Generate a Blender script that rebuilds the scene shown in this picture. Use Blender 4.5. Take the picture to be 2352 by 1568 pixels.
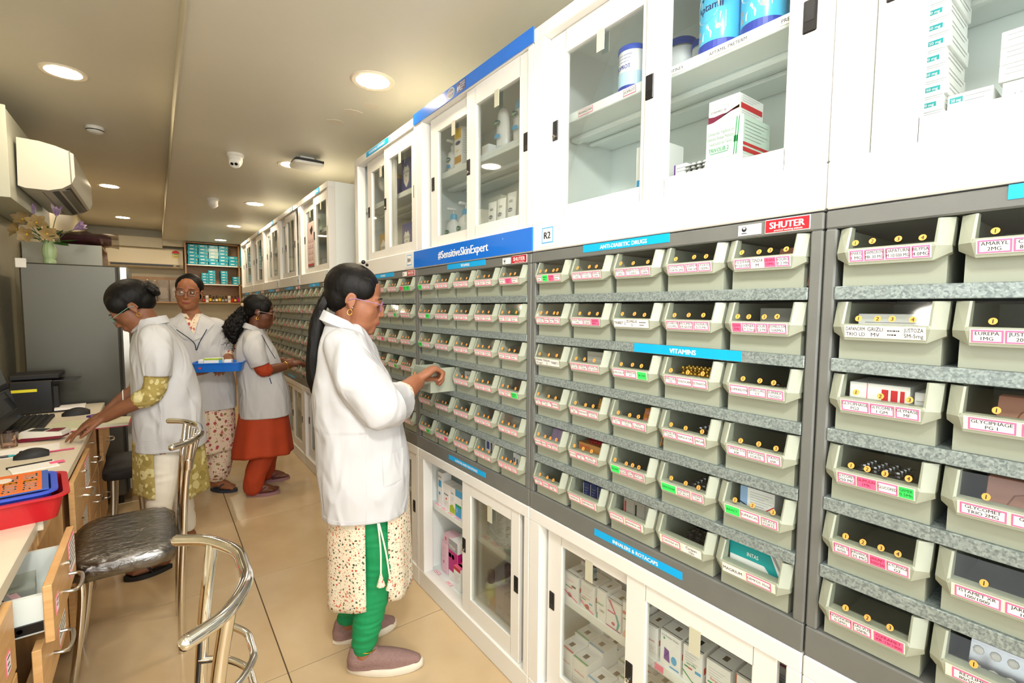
import bpy, bmesh, math, random
from mathutils import Vector, Matrix, noise
random.seed(7)
for o in list(bpy.data.objects): bpy.data.objects.remove(o)
SC = bpy.context.scene
COL = SC.collection
PI = math.pi

# ------------------------------------------------------------------ camera
yaw, pit, rol = .6397, .069, .0067
cy, sy, cp, sp, cr, sr = math.cos(yaw), math.sin(yaw), math.cos(pit), math.sin(pit), math.cos(rol), math.sin(rol)
R0 = Vector((cy, -sy, 0)); F0 = Vector((sy, cy, 0)); U0 = Vector((0, 0, 1))
cD = F0*cp - U0*sp; cV = U0*cp + F0*sp
cX = R0*cr + cV*sr; cU = cV*cr - R0*sr
cam = bpy.data.cameras.new('camera'); camo = bpy.data.objects.new('camera', cam); COL.objects.link(camo)
cam.sensor_fit = 'HORIZONTAL'; cam.sensor_width = 36; cam.lens = 36*1097.89/2352
cam.clip_start = .02
camo.matrix_world = Matrix(((cX.x, cU.x, -cD.x, 0), (cX.y, cU.y, -cD.y, 0), (cX.z, cU.z, -cD.z, 1.4031), (0, 0, 0, 1)))
SC.camera = camo

# ------------------------------------------------------------------ world, light, exposure
W = bpy.data.worlds.new('world'); SC.world = W; W.use_nodes = True
W.node_tree.nodes['Background'].inputs[0].default_value = (.75, .85, 1, 1)
W.node_tree.nodes['Background'].inputs[1].default_value = .9
SC.view_settings.view_transform = 'Standard'; SC.view_settings.look = 'None'
SC.view_settings.gamma = 1; SC.view_settings.use_curve_mapping = False
SC.view_settings.exposure = 0.0
def area(name, loc, rot, sx, sy_, power, col):
    l = bpy.data.lights.new(name, 'AREA'); l.shape = 'RECTANGLE'; l.size = sx; l.size_y = sy_
    l.energy = power; l.color = col
    o = bpy.data.objects.new(name, l); COL.objects.link(o); o.location = loc; o.rotation_euler = rot
    return o
# light added behind the camera at a made-up, unseen glazed front
area('added_front_light', (.25, -1.92, 1.45), (math.radians(90), 0, 0), 1.9, 1.9, 62, (1, .985, .95))
# light added beside the camera at a made-up hatch, brightening the racks
area('added_hatch_light', (-.80, -.65, 1.65), (0, math.radians(-90), 0), 1.3, 2.4, 26, (1, .99, .96))

# ------------------------------------------------------------------ helpers
def S(r, g, b, a=1.0):
    f = lambda c: (c/255/12.92) if c/255 <= .04045 else ((c/255+.055)/1.055)**2.4
    return (f(r), f(g), f(b), a)
MATS = {}
def mat(name, col, rough=.5, metal=0.0, spec=.5, noise_=0.0, nscale=8, bump=0.0, bscale=60, coat=0.0, emit=0.0, stretch=None, col2=None, sheen=0, detail=4):
    if name in MATS: return MATS[name]
    m = bpy.data.materials.new(name); m.use_nodes = True
    nt = m.node_tree; b = nt.nodes['Principled BSDF']
    b.inputs['Base Color'].default_value = col
    b.inputs['Roughness'].default_value = rough; b.inputs['Metallic'].default_value = metal
    b.inputs['Specular IOR Level'].default_value = spec
    b.inputs['Coat Weight'].default_value = coat
    b.inputs['Sheen Weight'].default_value = sheen
    if emit:
        b.inputs['Emission Color'].default_value = col; b.inputs['Emission Strength'].default_value = emit
    if noise_ or bump or col2:
        tc = nt.nodes.new('ShaderNodeTexCoord')
        src = tc.outputs['Object']
        if stretch:
            mp = nt.nodes.new('ShaderNodeMapping'); mp.inputs['Scale'].default_value = stretch
            nt.links.new(src, mp.inputs['Vector']); src = mp.outputs['Vector']
    if noise_ or col2:
        n = nt.nodes.new('ShaderNodeTexNoise'); n.inputs['Scale'].default_value = nscale; n.inputs['Detail'].default_value = detail
        nt.links.new(src, n.inputs['Vector'])
        mx = nt.nodes.new('ShaderNodeMix'); mx.data_type = 'RGBA'
        rp = nt.nodes.new('ShaderNodeMapRange'); rp.inputs['From Min'].default_value = .3; rp.inputs['From Max'].default_value = .7
        nt.links.new(n.outputs['Fac'], rp.inputs['Value']); nt.links.new(rp.outputs['Result'], mx.inputs['Factor'])
        c2 = col2 if col2 else tuple(c*(1-noise_) for c in col[:3])+(1,)
        mx.inputs['A'].default_value = col; mx.inputs['B'].default_value = c2
        nt.links.new(mx.outputs['Result'], b.inputs['Base Color'])
    if bump:
        n2 = nt.nodes.new('ShaderNodeTexNoise'); n2.inputs['Scale'].default_value = bscale; n2.inputs['Detail'].default_value = 5
        nt.links.new(src, n2.inputs['Vector'])
        bp = nt.nodes.new('ShaderNodeBump'); bp.inputs['Strength'].default_value = bump; bp.inputs['Distance'].default_value = .004
        nt.links.new(n2.outputs['Fac'], bp.inputs['Height']); nt.links.new(bp.outputs['Normal'], b.inputs['Normal'])
    MATS[name] = m
    return m
def glassmat(name, tint=(.93, .97, .95), refl=.06, rough=.02, mx_=.75):
    if name in MATS: return MATS[name]
    m = bpy.data.materials.new(name); m.use_nodes = True; nt = m.node_tree
    nt.nodes.remove(nt.nodes['Principled BSDF']); out = nt.nodes['Material Output']
    t = nt.nodes.new('ShaderNodeBsdfTransparent'); t.inputs[0].default_value = tint+(1,)
    g = nt.nodes.new('ShaderNodeBsdfGlossy'); g.inputs['Roughness'].default_value = rough
    fr = nt.nodes.new('ShaderNodeLayerWeight'); fr.inputs['Blend'].default_value = .25
    mr = nt.nodes.new('ShaderNodeMapRange'); mr.inputs['To Min'].default_value = refl; mr.inputs['To Max'].default_value = mx_
    nt.links.new(fr.outputs['Fresnel'], mr.inputs['Value'])
    mx = nt.nodes.new('ShaderNodeMixShader')
    nt.links.new(mr.outputs['Result'], mx.inputs[0]); nt.links.new(t.outputs[0], mx.inputs[1]); nt.links.new(g.outputs[0], mx.inputs[2])
    nt.links.new(mx.outputs[0], out.inputs['Surface'])
    MATS[name] = m
    return m

class MB:
    """collects geometry with a material per face; build() links it as one mesh object"""
    def __init__(s): s.v = []; s.f = []; s.mi = []; s.mats = []; s.cur = 0
    def m(s, material):
        if material not in s.mats: s.mats.append(material)
        s.cur = s.mats.index(material); return s
    def add(s, vs, fs):
        n = len(s.v); s.v.extend([tuple(p) for p in vs])
        for f in fs: s.f.append([i+n for i in f]); s.mi.append(s.cur)
        return s
    def box(s, x0, x1, y0, y1, z0, z1):
        return s.add([(x0,y0,z0),(x1,y0,z0),(x1,y1,z0),(x0,y1,z0),(x0,y0,z1),(x1,y0,z1),(x1,y1,z1),(x0,y1,z1)],
                     [(3,2,1,0),(4,5,6,7),(0,1,5,4),(1,2,6,5),(2,3,7,6),(3,0,4,7)])
    def cbox(s, x0, x1, y0, y1, z0, z1, b=.003):
        b = min(b, (x1-x0)*.45, (y1-y0)*.45, (z1-z0)*.45)
        pts = []
        for sx, X in ((1, x0), (-1, x1)):
            for sy2, Y in ((1, y0), (-1, y1)):
                for sz, Z in ((1, z0), (-1, z1)):
                    pts += [(X+sx*b, Y+sy2*b, Z), (X+sx*b, Y, Z+sz*b), (X, Y+sy2*b, Z+sz*b)]
        return s.hull(pts)
    def hull(s, pts):
        bm = bmesh.new(); vs = [bm.verts.new(p) for p in pts]
        r = bmesh.ops.convex_hull(bm, input=vs)
        for g in r['geom_interior']:
            if isinstance(g, bmesh.types.BMVert) and g.is_valid: bm.verts.remove(g)
        bmesh.ops.dissolve_limit(bm, angle_limit=.01, verts=bm.verts, edges=bm.edges)
        bm.verts.index_update()
        s.add([v.co[:] for v in bm.verts], [[v.index for v in f.verts] for f in bm.faces]); bm.free()
        return s
    def prism(s, poly, a0, a1, axis='z'):
        """poly: list of 2-D points extruded along axis"""
        def P(p, a): return {'z': (p[0], p[1], a), 'y': (p[0], a, p[1]), 'x': (a, p[0], p[1])}[axis]
        n = len(poly); vs = [P(p, a0) for p in poly]+[P(p, a1) for p in poly]
        fs = [tuple(range(n))[::-1], tuple(range(n, 2*n))]+[(i, (i+1) % n, n+(i+1) % n, n+i) for i in range(n)]
        if axis == 'y': fs = [f[::-1] for f in fs]
        return s.add(vs, fs)
    def quad(s, a, b, c, d): return s.add([a, b, c, d], [(0, 1, 2, 3)])
    def lathe(s, prof, seg=20, c=(0, 0, 0), cap=True, sx=1, sy_=1, axis='z'):
        vs = []; fs = []
        for r, z in prof:
            for k in range(seg):
                a = 2*PI*k/seg; x, y = r*math.cos(a)*sx, r*math.sin(a)*sy_
                if axis == 'z': vs.append((c[0]+x, c[1]+y, c[2]+z))
                elif axis == 'y': vs.append((c[0]+x, c[1]+z, c[2]-y))
                else: vs.append((c[0]+z, c[1]+x, c[2]+y))
        n = len(prof)
        for i in range(n-1):
            for k in range(seg):
                k2 = (k+1) % seg
                fs.append((i*seg+k, i*seg+k2, (i+1)*seg+k2, (i+1)*seg+k))
        if cap:
            fs.append(tuple(range(seg))[::-1]); fs.append(tuple((n-1)*seg+k for k in range(seg)))
        return s.add(vs, fs)
    def tube(s, pts, r, seg=8, cap=True, closed=False, flat=1.0):
        P = [Vector(p) for p in pts]; n = len(P)
        rs = r if isinstance(r, (list, tuple)) else [r]*n
        vs = []; up = None
        for i in range(n):
            if closed: t = P[(i+1) % n]-P[i-1]
            else: t = P[min(i+1, n-1)]-P[max(i-1, 0)]
            t.normalize()
            if up is None:
                up = t.orthogonal().normalized() if abs(t.z) > .9 else Vector((0, 0, 1))
            a = (up-t*up.dot(t)).normalized(); b = t.cross(a); up = a
            for k in range(seg):
                q = 2*PI*k/seg
                vs.append(P[i]+a*math.cos(q)*rs[i]*flat+b*math.sin(q)*rs[i])
        fs = []
        for i in range(n if closed else n-1):
            j = (i+1) % n
            for k in range(seg): fs.append((i*seg+k, i*seg+(k+1) % seg, j*seg+(k+1) % seg, j*seg+k))
        if cap and not closed:
            fs.append(tuple(range(seg))[::-1]); fs.append(tuple((n-1)*seg+k for k in range(seg)))
        return s.add(vs, fs)
    def loft(s, rings, cap=True):
        n = len(rings[0]); vs = [p for r in rings for p in r]; fs = []
        for i in range(len(rings)-1):
            for k in range(n): fs.append((i*n+k, i*n+(k+1) % n, (i+1)*n+(k+1) % n, (i+1)*n+k))
        if cap: fs.append(tuple(range(n))[::-1]); fs.append(tuple((len(rings)-1)*n+k for k in range(n)))
        return s.add(vs, fs)
    def ball(s, c, r, seg=12, rings=8, sc=(1, 1, 1)):
        prof = [(math.sin(PI*i/rings)*r, -math.cos(PI*i/rings)*r) for i in range(rings+1)]
        n0 = len(s.v)
        s.lathe([(max(p[0], 1e-5), p[1]*sc[2]) for p in prof], seg, c, cap=False, sx=sc[0], sy_=sc[1])
        return s
    def text(s, st, x, z, h, y, align='l', maxw=None, material=None, bold=0, rot=0, sx=1.0):
        """flat print in the x-z plane facing -y; x,z = anchor of the left/centre baseline"""
        if material: s.m(material)
        vs, fs, w = T(st, 0)
        k = h; kx = h*sx; yd = 1 if y > 0 else -1   # overlapping strokes step outward a hair
        if maxw and w*kx > maxw: kx = maxw/w
        ox = {'l': 0, 'c': -w*kx/2, 'r': -w*kx}[align]
        c_, s_ = math.cos(rot), math.sin(rot)
        for ie, e in enumerate([0] if not bold else [-.011*bold, .011*bold] if bold < 1.5 else [-.013*bold, 0, .013*bold]):   # heavier faces: the strokes are laid side by side
            out = []
            for p in vs:
                a, b = ox+p[0]*kx+e*min(k, kx*1.3), p[1]*k
                out.append((x+a*c_-b*s_, y+yd*ie*.00006, z+a*s_+b*c_))
            s.add(out, fs)
        return s
    def mesh(s, name, smooth=False, angle=35):
        me = bpy.data.meshes.new(name); me.from_pydata(s.v, [], s.f)
        for m_ in s.mats: me.materials.append(m_)
        if s.mats: me.polygons.foreach_set('material_index', s.mi)
        me.update()
        if smooth:
            me.polygons.foreach_set('use_smooth', [True]*len(me.polygons))
            me.set_sharp_from_angle(angle=math.radians(angle))
        return me
    def build(s, name, parent=None, loc=(0, 0, 0), rz=0, smooth=False, angle=35):
        return link(name, s.mesh(name, smooth, angle), parent, loc, rz)

def link(name, me, parent=None, loc=(0, 0, 0), rz=0):
    o = bpy.data.objects.new(name, me); COL.objects.link(o)
    o.location = loc; o.rotation_euler = (0, 0, rz)
    if parent is not None: o.parent = parent
    return o
def thing(name, label, cat, loc=(0, 0, 0), rz=0, group=None):
    o = bpy.data.objects.new(name, None); COL.objects.link(o); o.empty_display_size = .05
    o.location = loc; o.rotation_euler = (0, 0, rz)
    return tag(o, label, cat, group)
def tag(o, label, cat, group=None):
    o['label'] = label; o['category'] = cat
    if group: o['group'] = group
    return o
def struct(o, label=None):
    o['kind'] = 'structure'
    if label: o['label'] = label
    return o
def lab(o, label): o['label'] = label; return o
_T = {}
def T(st, bold=0):
    key = (st, bold)
    if key not in _T:
        cu = bpy.data.curves.new('t', 'FONT'); cu.body = st; cu.size = 1.0; cu.resolution_u = 2
        cu.fill_mode = 'FRONT'
        ob = bpy.data.objects.new('t', cu)
        me = bpy.data.meshes.new_from_object(ob)
        vs = [(v.co.x, v.co.y) for v in me.vertices]; fs = [list(p.vertices) for p in me.polygons]
        # faces must look along -y in the x-z plane
        out = []
        for p, f in zip(me.polygons, fs): out.append(f if p.normal.z > 0 else f[::-1])
        x0 = min([v[0] for v in vs] or [0]); w = max([v[0] for v in vs] or [0])-x0
        vs = [(v[0]-x0, v[1]) for v in vs]
        bpy.data.objects.remove(ob); bpy.data.curves.remove(cu); bpy.data.meshes.remove(me)
        _T[key] = (vs, out, w)
    return _T[key]
def ell(cx, cz, rx, rz, n=20, y=0): return [(cx+rx*math.cos(2*PI*k/n), y, cz+rz*math.sin(2*PI*k/n)) for k in range(n)]
def bez(pts, n=24):
    """Catmull-Rom through points"""
    P = [Vector(p) for p in pts]; out = []
    for i in range(len(P)-1):
        p0 = P[max(i-1, 0)]; p1 = P[i]; p2 = P[i+1]; p3 = P[min(i+2, len(P)-1)]
        m_ = max(2, n//(len(P)-1))
        for k in range(m_):
            t = k/m_
            out.append(.5*((2*p1)+(p2-p0)*t+(2*p0-5*p1+4*p2-p3)*t*t+(3*p1-p0-3*p2+p3)*t**3))
    out.append(P[-1]); return out

# ------------------------------------------------------------------ materials
WHITE = mat('white_enamel', S(236, 235, 230), .32, noise_=.03, nscale=3)
WHITEIN = mat('white_enamel_inside', S(240, 246, 243), .4)
GREYM = mat('grey_enamel', S(112, 114, 110), .42, noise_=.08, nscale=14, bump=.05, bscale=300)
BIN = mat('bin_plastic', S(158, 164, 147), .42, noise_=.03, nscale=5)
GLASS = glassmat('cabinet_glass', (.965, .985, .978), .02, .02, .4)
CLEAR = glassmat('clear_plastic', (.96, .97, .96), .012, .05, .25)
BLACK = mat('black_plastic', S(18, 18, 19), .35)
SOFTBLK = mat('soft_black', S(26, 26, 28), .6)
INK = mat('ink_black', S(28, 26, 30), .7)
PAPER = mat('paper_white', S(246, 244, 240), .75)
CREAM = mat('paper_cream', S(248, 236, 214), .75)
PINK = mat('tag_pink', S(250, 118, 165), .7)
HOT = mat('tag_hotpink', S(250, 105, 150), .7)
GREEN = mat('tag_green', S(60, 235, 105), .65)
ORANGE = mat('sticker_orange', S(255, 160, 70), .6)
SIGNB = mat('sign_cyan', S(0, 172, 238), .35)
BANB = mat('banner_blue', S(0, 112, 222), .18, coat=.5)
NAVY = mat('navy_print', S(22, 32, 100), .5)
SILVER = mat('chrome', S(225, 222, 215), .08, metal=1)
STEEL = mat('satin_steel', S(190, 186, 176), .28, metal=1)
GOLD = mat('gold', S(235, 180, 80), .2, metal=1)
RED = mat('print_red', S(205, 38, 48), .5)
REDB = mat('badge_red', S(190, 28, 44), .4)
TEAL = mat('print_teal', S(0, 160, 165), .45)
PGREEN = mat('print_green', S(40, 160, 90), .5)
LGREY = mat('print_grey', S(165, 165, 168), .6)
SKYB = mat('print_skyblue', S(70, 170, 225), .45)
PURP = mat('print_purple', S(110, 50, 150), .5)
MAG = mat('print_magenta', S(190, 20, 120), .5)
YEL = mat('print_yellow', S(245, 200, 50), .5)
GALV = None
def galv():
    m = bpy.data.materials.new('galvanised_steel'); m.use_nodes = True; nt = m.node_tree; b = nt.nodes['Principled BSDF']
    tc = nt.nodes.new('ShaderNodeTexCoord'); v = nt.nodes.new('ShaderNodeTexVoronoi'); v.inputs['Scale'].default_value = 300
    n = nt.nodes.new('ShaderNodeTexNoise'); n.inputs['Scale'].default_value = 160; n.inputs['Detail'].default_value = 5
    nt.links.new(tc.outputs['Object'], v.inputs['Vector']); nt.links.new(tc.outputs['Object'], n.inputs['Vector'])
    ad = nt.nodes.new('ShaderNodeMath'); ad.operation = 'MULTIPLY_ADD'; ad.inputs[1].default_value = .5
    sep = nt.nodes.new('ShaderNodeSeparateColor'); nt.links.new(v.outputs['Color'], sep.inputs[0])
    nt.links.new(sep.outputs[0], ad.inputs[0])
    ml = nt.nodes.new('ShaderNodeMath'); ml.operation = 'MULTIPLY'; ml.inputs[1].default_value = .5
    nt.links.new(n.outputs['Fac'], ml.inputs[0]); nt.links.new(ml.outputs[0], ad.inputs[2])
    r = nt.nodes.new('ShaderNodeValToRGB'); r.color_ramp.elements[0].position = .2; r.color_ramp.elements[1].position = .75
    r.color_ramp.elements[0].color = S(112, 124, 124); r.color_ramp.elements[1].color = S(165, 178, 176)
    nt.links.new(ad.outputs[0], r.inputs[0]); nt.links.new(r.outputs[0], b.inputs['Base Color'])
    b.inputs['Metallic'].default_value = .35; b.inputs['Roughness'].default_value = .42
    return m
GALV = galv()
def wood(name, a, b, stretch=(2, 14, 14), rough=.4):
    return mat(name, a, rough, col2=b, nscale=6, stretch=stretch, detail=8)
WOOD = wood('maple_laminate', S(222, 180, 124), S(204, 158, 102), (14, 14, 1.6))
WOODH = wood('maple_laminate_h', S(222, 180, 124), S(202, 156, 100), (1.6, 1.6, 16))
SHELFW = wood('shelf_wood', S(186, 148, 104), S(166, 126, 86), (2, 14, 14))
DESKT = mat('desk_top', S(232, 222, 200), .35, noise_=.03)
# ------------------------------------------------------------------ room shell
XL, XR, YF, YB = -.82, 1.43, -2.0, 10.12
ZR, ZL, XS = 2.5, 2.66, .13
FLOORM = mat('floor_tile', S(205, 182, 146), .15, col2=S(193, 168, 130), nscale=3.5, spec=.5, detail=10)
GROUT = mat('floor_joint', S(82, 66, 44), .8)
CEILM = mat('ceiling_paint', S(222, 218, 204), .4, noise_=.05, nscale=1.5, bump=.08, bscale=7)
WALLM = mat('wall_laminate', S(196, 186, 156), .42, noise_=.05, nscale=2)
WALLW = mat('wall_paint', S(205, 198, 176), .6, noise_=.04, nscale=2)
fl = MB().m(GROUT).box(XL-.1, XR+.1, YF-.1, YB+.1, -.08, -.003).build('floor'); struct(fl, 'beige polished floor tiles with dark joints')
tx, ty = .3584, 1.9103
TM = {}
ix0 = int(math.floor((XL-tx)/.8)); ix1 = int(math.ceil((XR-tx)/.8)); iy0 = int(math.floor((YF-ty)/.8)); iy1 = int(math.ceil((YB-ty)/.8))
for i in range(ix0, ix1):
    for j in range(iy0, iy1):
        a = max(tx+.8*i, XL); b = min(tx+.8*(i+1), XR); c = max(ty+.8*j, YF); d = min(ty+.8*(j+1), YB)
        w, h = round(b-a, 3), round(d-c, 3)
        if w < .02 or h < .02: continue
        if (w, h) not in TM: TM[(w, h)] = MB().m(FLOORM).cbox(-w/2+.0022, w/2-.0022, -h/2+.0022, h/2-.0022, -.01, 0, .0008).mesh('tile')
        link('tile', TM[(w, h)], fl, ((a+b)/2, (c+d)/2, 0))
struct(MB().m(WALLW).box(XR, XR+.1, YF-.1, YB+.1, 0, 2.8).build('wall_right'), 'cream wall behind the medicine racks')
wl = MB().m(WALLM).box(XL-.1, XL, .6, YB+.1, 0, 2.8).box(XL-.1, XL, YF-.1, -1.9, 0, 2.8).box(XL-.1, XL, -1.9, .6, 0, .95).box(XL-.1, XL, -1.9, .6, 2.35, 2.8)
struct(wl.build('wall_left'), 'cream laminate wall behind the desk and refrigerator')
w2 = MB().m(STEEL).box(XL-.07, XL-.03, -1.9, -1.86, .95, 2.35).box(XL-.07, XL-.03, .56, .6, .95, 2.35).box(XL-.07, XL-.03, -1.86, .56, .95, .99).box(XL-.07, XL-.03, -1.86, .56, 2.31, 2.35).box(XL-.07, XL-.03, -.67, -.63, .99, 2.31).build('added_window_2')  # hatch window added out of view as a light opening
struct(w2, 'unseen glazed hatch added in the left wall for light'); MB().m(GLASS).box(XL-.052, XL-.046, -1.86, .56, .99, 2.31).build('pane', w2)
struct(MB().m(WALLW).box(XL, XR, YB, YB+.1, 0, 2.8).build('wall_back'), 'cream wall at the far end of the aisle')
wf = MB().m(WALLW)
wf.box(XL, -.75, YF-.1, YF, 0, 2.8).box(1.25, XR, YF-.1, YF, 0, 2.8).box(-.75, 1.25, YF-.1, YF, 2.45, 2.8).box(-.75, 1.25, YF-.1, YF, 0, .4)
struct(wf.build('wall_front'), 'unseen front wall with large glazed opening added for light')
w1 = MB().m(STEEL).box(-.75, -.71, YF-.07, YF-.02, .4, 2.45).box(1.21, 1.25, YF-.07, YF-.02, .4, 2.45).box(-.71, 1.21, YF-.07, YF-.02, .4, .44).box(-.71, 1.21, YF-.07, YF-.02, 2.41, 2.45).box(.23, .27, YF-.07, YF-.02, .44, 2.41).build('added_window_1')  # glazing made up behind the camera as a light opening
struct(w1, 'unseen glazed front behind the viewer, added for light')
MB().m(GLASS).box(-.71, 1.21, YF-.05, YF-.044, .44, 2.41).build('pane', w1)
ce = MB().m(CEILM).box(XS, XR, YF, YB, ZR, 2.8).build('ceiling'); struct(ce, 'lower beige ceiling slab above the racks')
ce2 = MB().m(CEILM).box(XL, XS, YF, YB, ZL, 2.8).build('ceiling'); struct(ce2, 'upper beige ceiling strip above the desk')
struct(MB().m(WALLW).box(XS-.006, XS+.001, YF, YB, ZR-.012, ZL).build('trim_1'), 'thin edging strip along the ceiling step')
struct(MB().m(WALLW).box(XL, XS-.006, 9.86, YB, 2.36, 2.52).build('trim_2'), 'bulkhead above the far air conditioner')
struct(MB().m(WALLW).box(XS-.004, .44, 9.84, YB, 2.40, 2.5).build('trim_3'), 'bulkhead beside the far wooden shelves')
# peeling paint patches on the ceiling over the banner cabinet
for (x, y, r) in ((.94, 2.78, .05), (.90, 2.98, .045), (.985, 2.62, .04)):
    pts = [(x+r*(1+.35*noise.noise((k*1.7, x*9, 0)))*math.cos(2*PI*k/9)*1.1, y+r*(1+.4*noise.noise((k*2.3, y*5, 3)))*math.sin(2*PI*k/9)) for k in range(9)]
    p = MB().m(mat('patch_paint', S(222, 214, 198), .5)).prism(pts, ZR-.0015, ZR+.001).build('paint_patch', ce)
# ------------------------------------------------------------------ downlights
EMIT = {}
def emitmat(name, col, st):
    m = bpy.data.materials.new(name); m.use_nodes = True; nt = m.node_tree
    nt.nodes.remove(nt.nodes['Principled BSDF']); e = nt.nodes.new('ShaderNodeEmission')
    e.inputs[0].default_value = col; e.inputs[1].default_value = st
    nt.links.new(e.outputs[0], nt.nodes['Material Output'].inputs['Surface']); return m
WARM = emitmat('downlight_warm', (1, .83, .60, 1), 140)
NEUT = emitmat('added_downlight_neutral', (1, .93, .82, 1), 150)  # glow of the unseen downlights added over the near end
RIM = mat('downlight_rim', S(225, 215, 195), .45)
rim_me = MB().m(RIM).lathe([(.078, -.004), (.098, -.006), (.104, -.002), (.104, .004), (.078, .004)], 40, cap=False).mesh('trim_ring', True)
def disc(m_): return MB().m(m_).add([(.079*math.cos(2*PI*k/40), .079*math.sin(2*PI*k/40), -.0035) for k in range(40)], [tuple(range(40))[::-1]]).mesh('diffuser')
dW, dN = disc(WARM), disc(NEUT)
DL = [(.885, 2.334, ZR, 0, 'round ceiling downlight nearest, above the blue bannered cabinet'),
      (.885, 4.054, ZR, 0, 'round ceiling downlight touching the wireless access point'),
      (.89, 5.814, ZR, 0, 'round ceiling downlight beside the farther dome camera'),
      (.895, 7.584, ZR, 0, 'second-farthest round downlight over the racks'),
      (.90, 9.3, ZR, 0, 'farthest round downlight before the wooden shelves'),
      (-.355, 3.596, ZL, 0, 'round ceiling downlight at upper left before the smoke detector'),
      (-.347, 6.65, ZL, 0, 'round ceiling downlight right of the side air conditioner'),
      (-.33, 8.86, ZL, 0, 'small far round downlight above the far air conditioner'),
      (.885, .594, ZR, 1, 'added unseen ceiling downlight overhead by the nearest rack'),  # from here on: out-of-view lamps added to brighten the near end
      (.885, -1.14, ZR, 1, 'added unseen ceiling downlight overhead near the shop front'),
      (-.36, .6, ZL, 1, 'added unseen ceiling downlight overhead above the near desk end'),
      (-.36, -1.1, ZL, 1, 'added unseen ceiling downlight overhead left near the shop front')]
for x, y, z, k, l in DL:
    t = thing('downlight', l, 'ceiling light', (x, y, z), 0, 'round recessed downlights')
    link('trim_ring', rim_me, t); link('diffuser', dN if k else dW, t)
# spotlight added behind the viewer, standing in for a camera flash
t = thing('added_flash_spot', 'added spotlight behind the viewer standing in for a camera flash', 'spotlight', (-.02, -.32, ZL))
MB().m(RIM).lathe([(.05, 0), (.05, -.02), (.012, -.024), (.012, -.10)], 24).build('mount', t, smooth=True)
sd = Vector((1.12, 2.25, -.62)).normalized(); so = Vector((0, 0, -.12)); su = sd.orthogonal().normalized(); sv = sd.cross(su)
def srg(o_, r): return [so+sd*o_+su*r*math.cos(2*PI*k/32)+sv*r*math.sin(2*PI*k/32) for k in range(32)]
MB().m(mat('spot_housing', S(60, 60, 60), .4)).loft([srg(-.06, .05), srg(-.02, .17), srg(.05, .20)]).build('housing', t, smooth=True)  # mount and housing made up around the added lamp
sl_ = bpy.data.lights.new('added_flash_lamp', 'SPOT'); sl_.energy = 235; sl_.spot_size = math.radians(125); sl_.spot_blend = .7; sl_.shadow_soft_size = .17; sl_.color = (1, .975, .93)
so_ = bpy.data.objects.new('added_flash_lamp', sl_); COL.objects.link(so_); so_.parent = t; so_.location = so+sd*.075; so_.rotation_euler = sd.to_track_quat('-Z', 'Y').to_euler()
# smoke detector
PLW = mat('device_white', S(226, 224, 216), .4)
t = thing('smoke_detector', 'white round smoke detector on the ceiling near the side air conditioner', 'smoke detector', (-.30, 4.55, ZL))
MB().m(PLW).lathe([(.052, 0), (.054, -.012), (.05, -.02), (.05, -.03), (.038, -.042), (.02, -.046), (.001, -.047)], 28).build('housing', t, smooth=True)
MB().m(BLACK).lathe([(.0505, -.0215), (.0515, -.025), (.0505, -.0285)], 28, cap=False).build('vent_ring', t, smooth=True)
# dome cameras
def dome(loc, ang, label, tilt):
    t = thing('dome_camera', label, 'security camera', loc, 0, 'dome cameras on the ceiling')
    MB().m(PLW).lathe([(.055, 0), (.056, -.018), (.05, -.022), (.047, -.03)], 28).build('mount', t, smooth=True)
    MB().m(PLW).lathe([(.047, -.03), (.046, -.05), (.041, -.068), (.03, -.084), (.015, -.093), (.001, -.095)], 28, cap=False).build('shell', t, smooth=True)
    d = Vector((math.sin(ang)*math.cos(tilt), math.cos(ang)*math.cos(tilt), -math.sin(tilt)))
    u = Vector((math.cos(ang), -math.sin(ang), 0)); v = u.cross(d)
    c = Vector((0, 0, -.053))
    def ring(a, off, r, n=24): return [c+d*off+u*(a+r*math.cos(2*PI*k/n))+v*(r*math.sin(2*PI*k/n)) for k in range(n)]
    f = MB().m(mat('camera_face', S(236, 236, 230), .35)); f.loft([ring(0, .02, .041), ring(0, .036, .034), ring(0, .041, .022)]); f.build('camera_face', t, smooth=True)
    for a in (-.0135, .0135):
        MB().m(mat('camera_lens', S(12, 12, 14), .08)).loft([ring(a, .035, .0115), ring(a, .0425, .0105), ring(a, .0435, .006)]).build('lens', t, smooth=True)
dome((.50, 4.03, ZR), math.radians(205), 'white dome camera with two dark lenses facing the viewer', math.radians(38))
dome((.505, 5.81, ZR), math.radians(60), 'farther white dome camera turned towards the racks', math.radians(50))
# wireless access point
t = thing('access_point', 'white square wireless access point with ribbed dark edge hanging from ceiling', 'access point', (.93, 3.80, ZR))
MB().m(PLW).cbox(-.05, .05, -.03, .03, -.03, 0, .004).build('bracket', t)
def rsq(a, r, z, n=6):
    out = []
    for q in range(4):
        cx, cy_ = [(a-r, a-r), (-(a-r), a-r), (-(a-r), -(a-r)), (a-r, -(a-r))][q]
        for k in range(n): 
            an = PI/2*q+PI/2*k/(n-1); out.append((cx+r*math.cos(an), cy_+r*math.sin(an), z))
    return out
MB().m(mat('ap_rib', S(70, 72, 74), .5)).loft([rsq(.085, .03, -.028), rsq(.1, .03, -.036), rsq(.104, .03, -.052)]).build('heat_sink', t, smooth=True)
MB().m(PLW).loft([rsq(.104, .03, -.052), rsq(.1, .03, -.068), rsq(.085, .03, -.074)]).build('cover', t, smooth=True)
rb = MB().m(mat('ap_rib2', S(40, 42, 44), .5))
for k in range(-8, 9):
    for s_ in (-1, 1): rb.box(k*.0115-.003, k*.0115+.003, s_*.1-.006, s_*.1+.006, -.05, -.034)
rb.build('rib', t)
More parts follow.
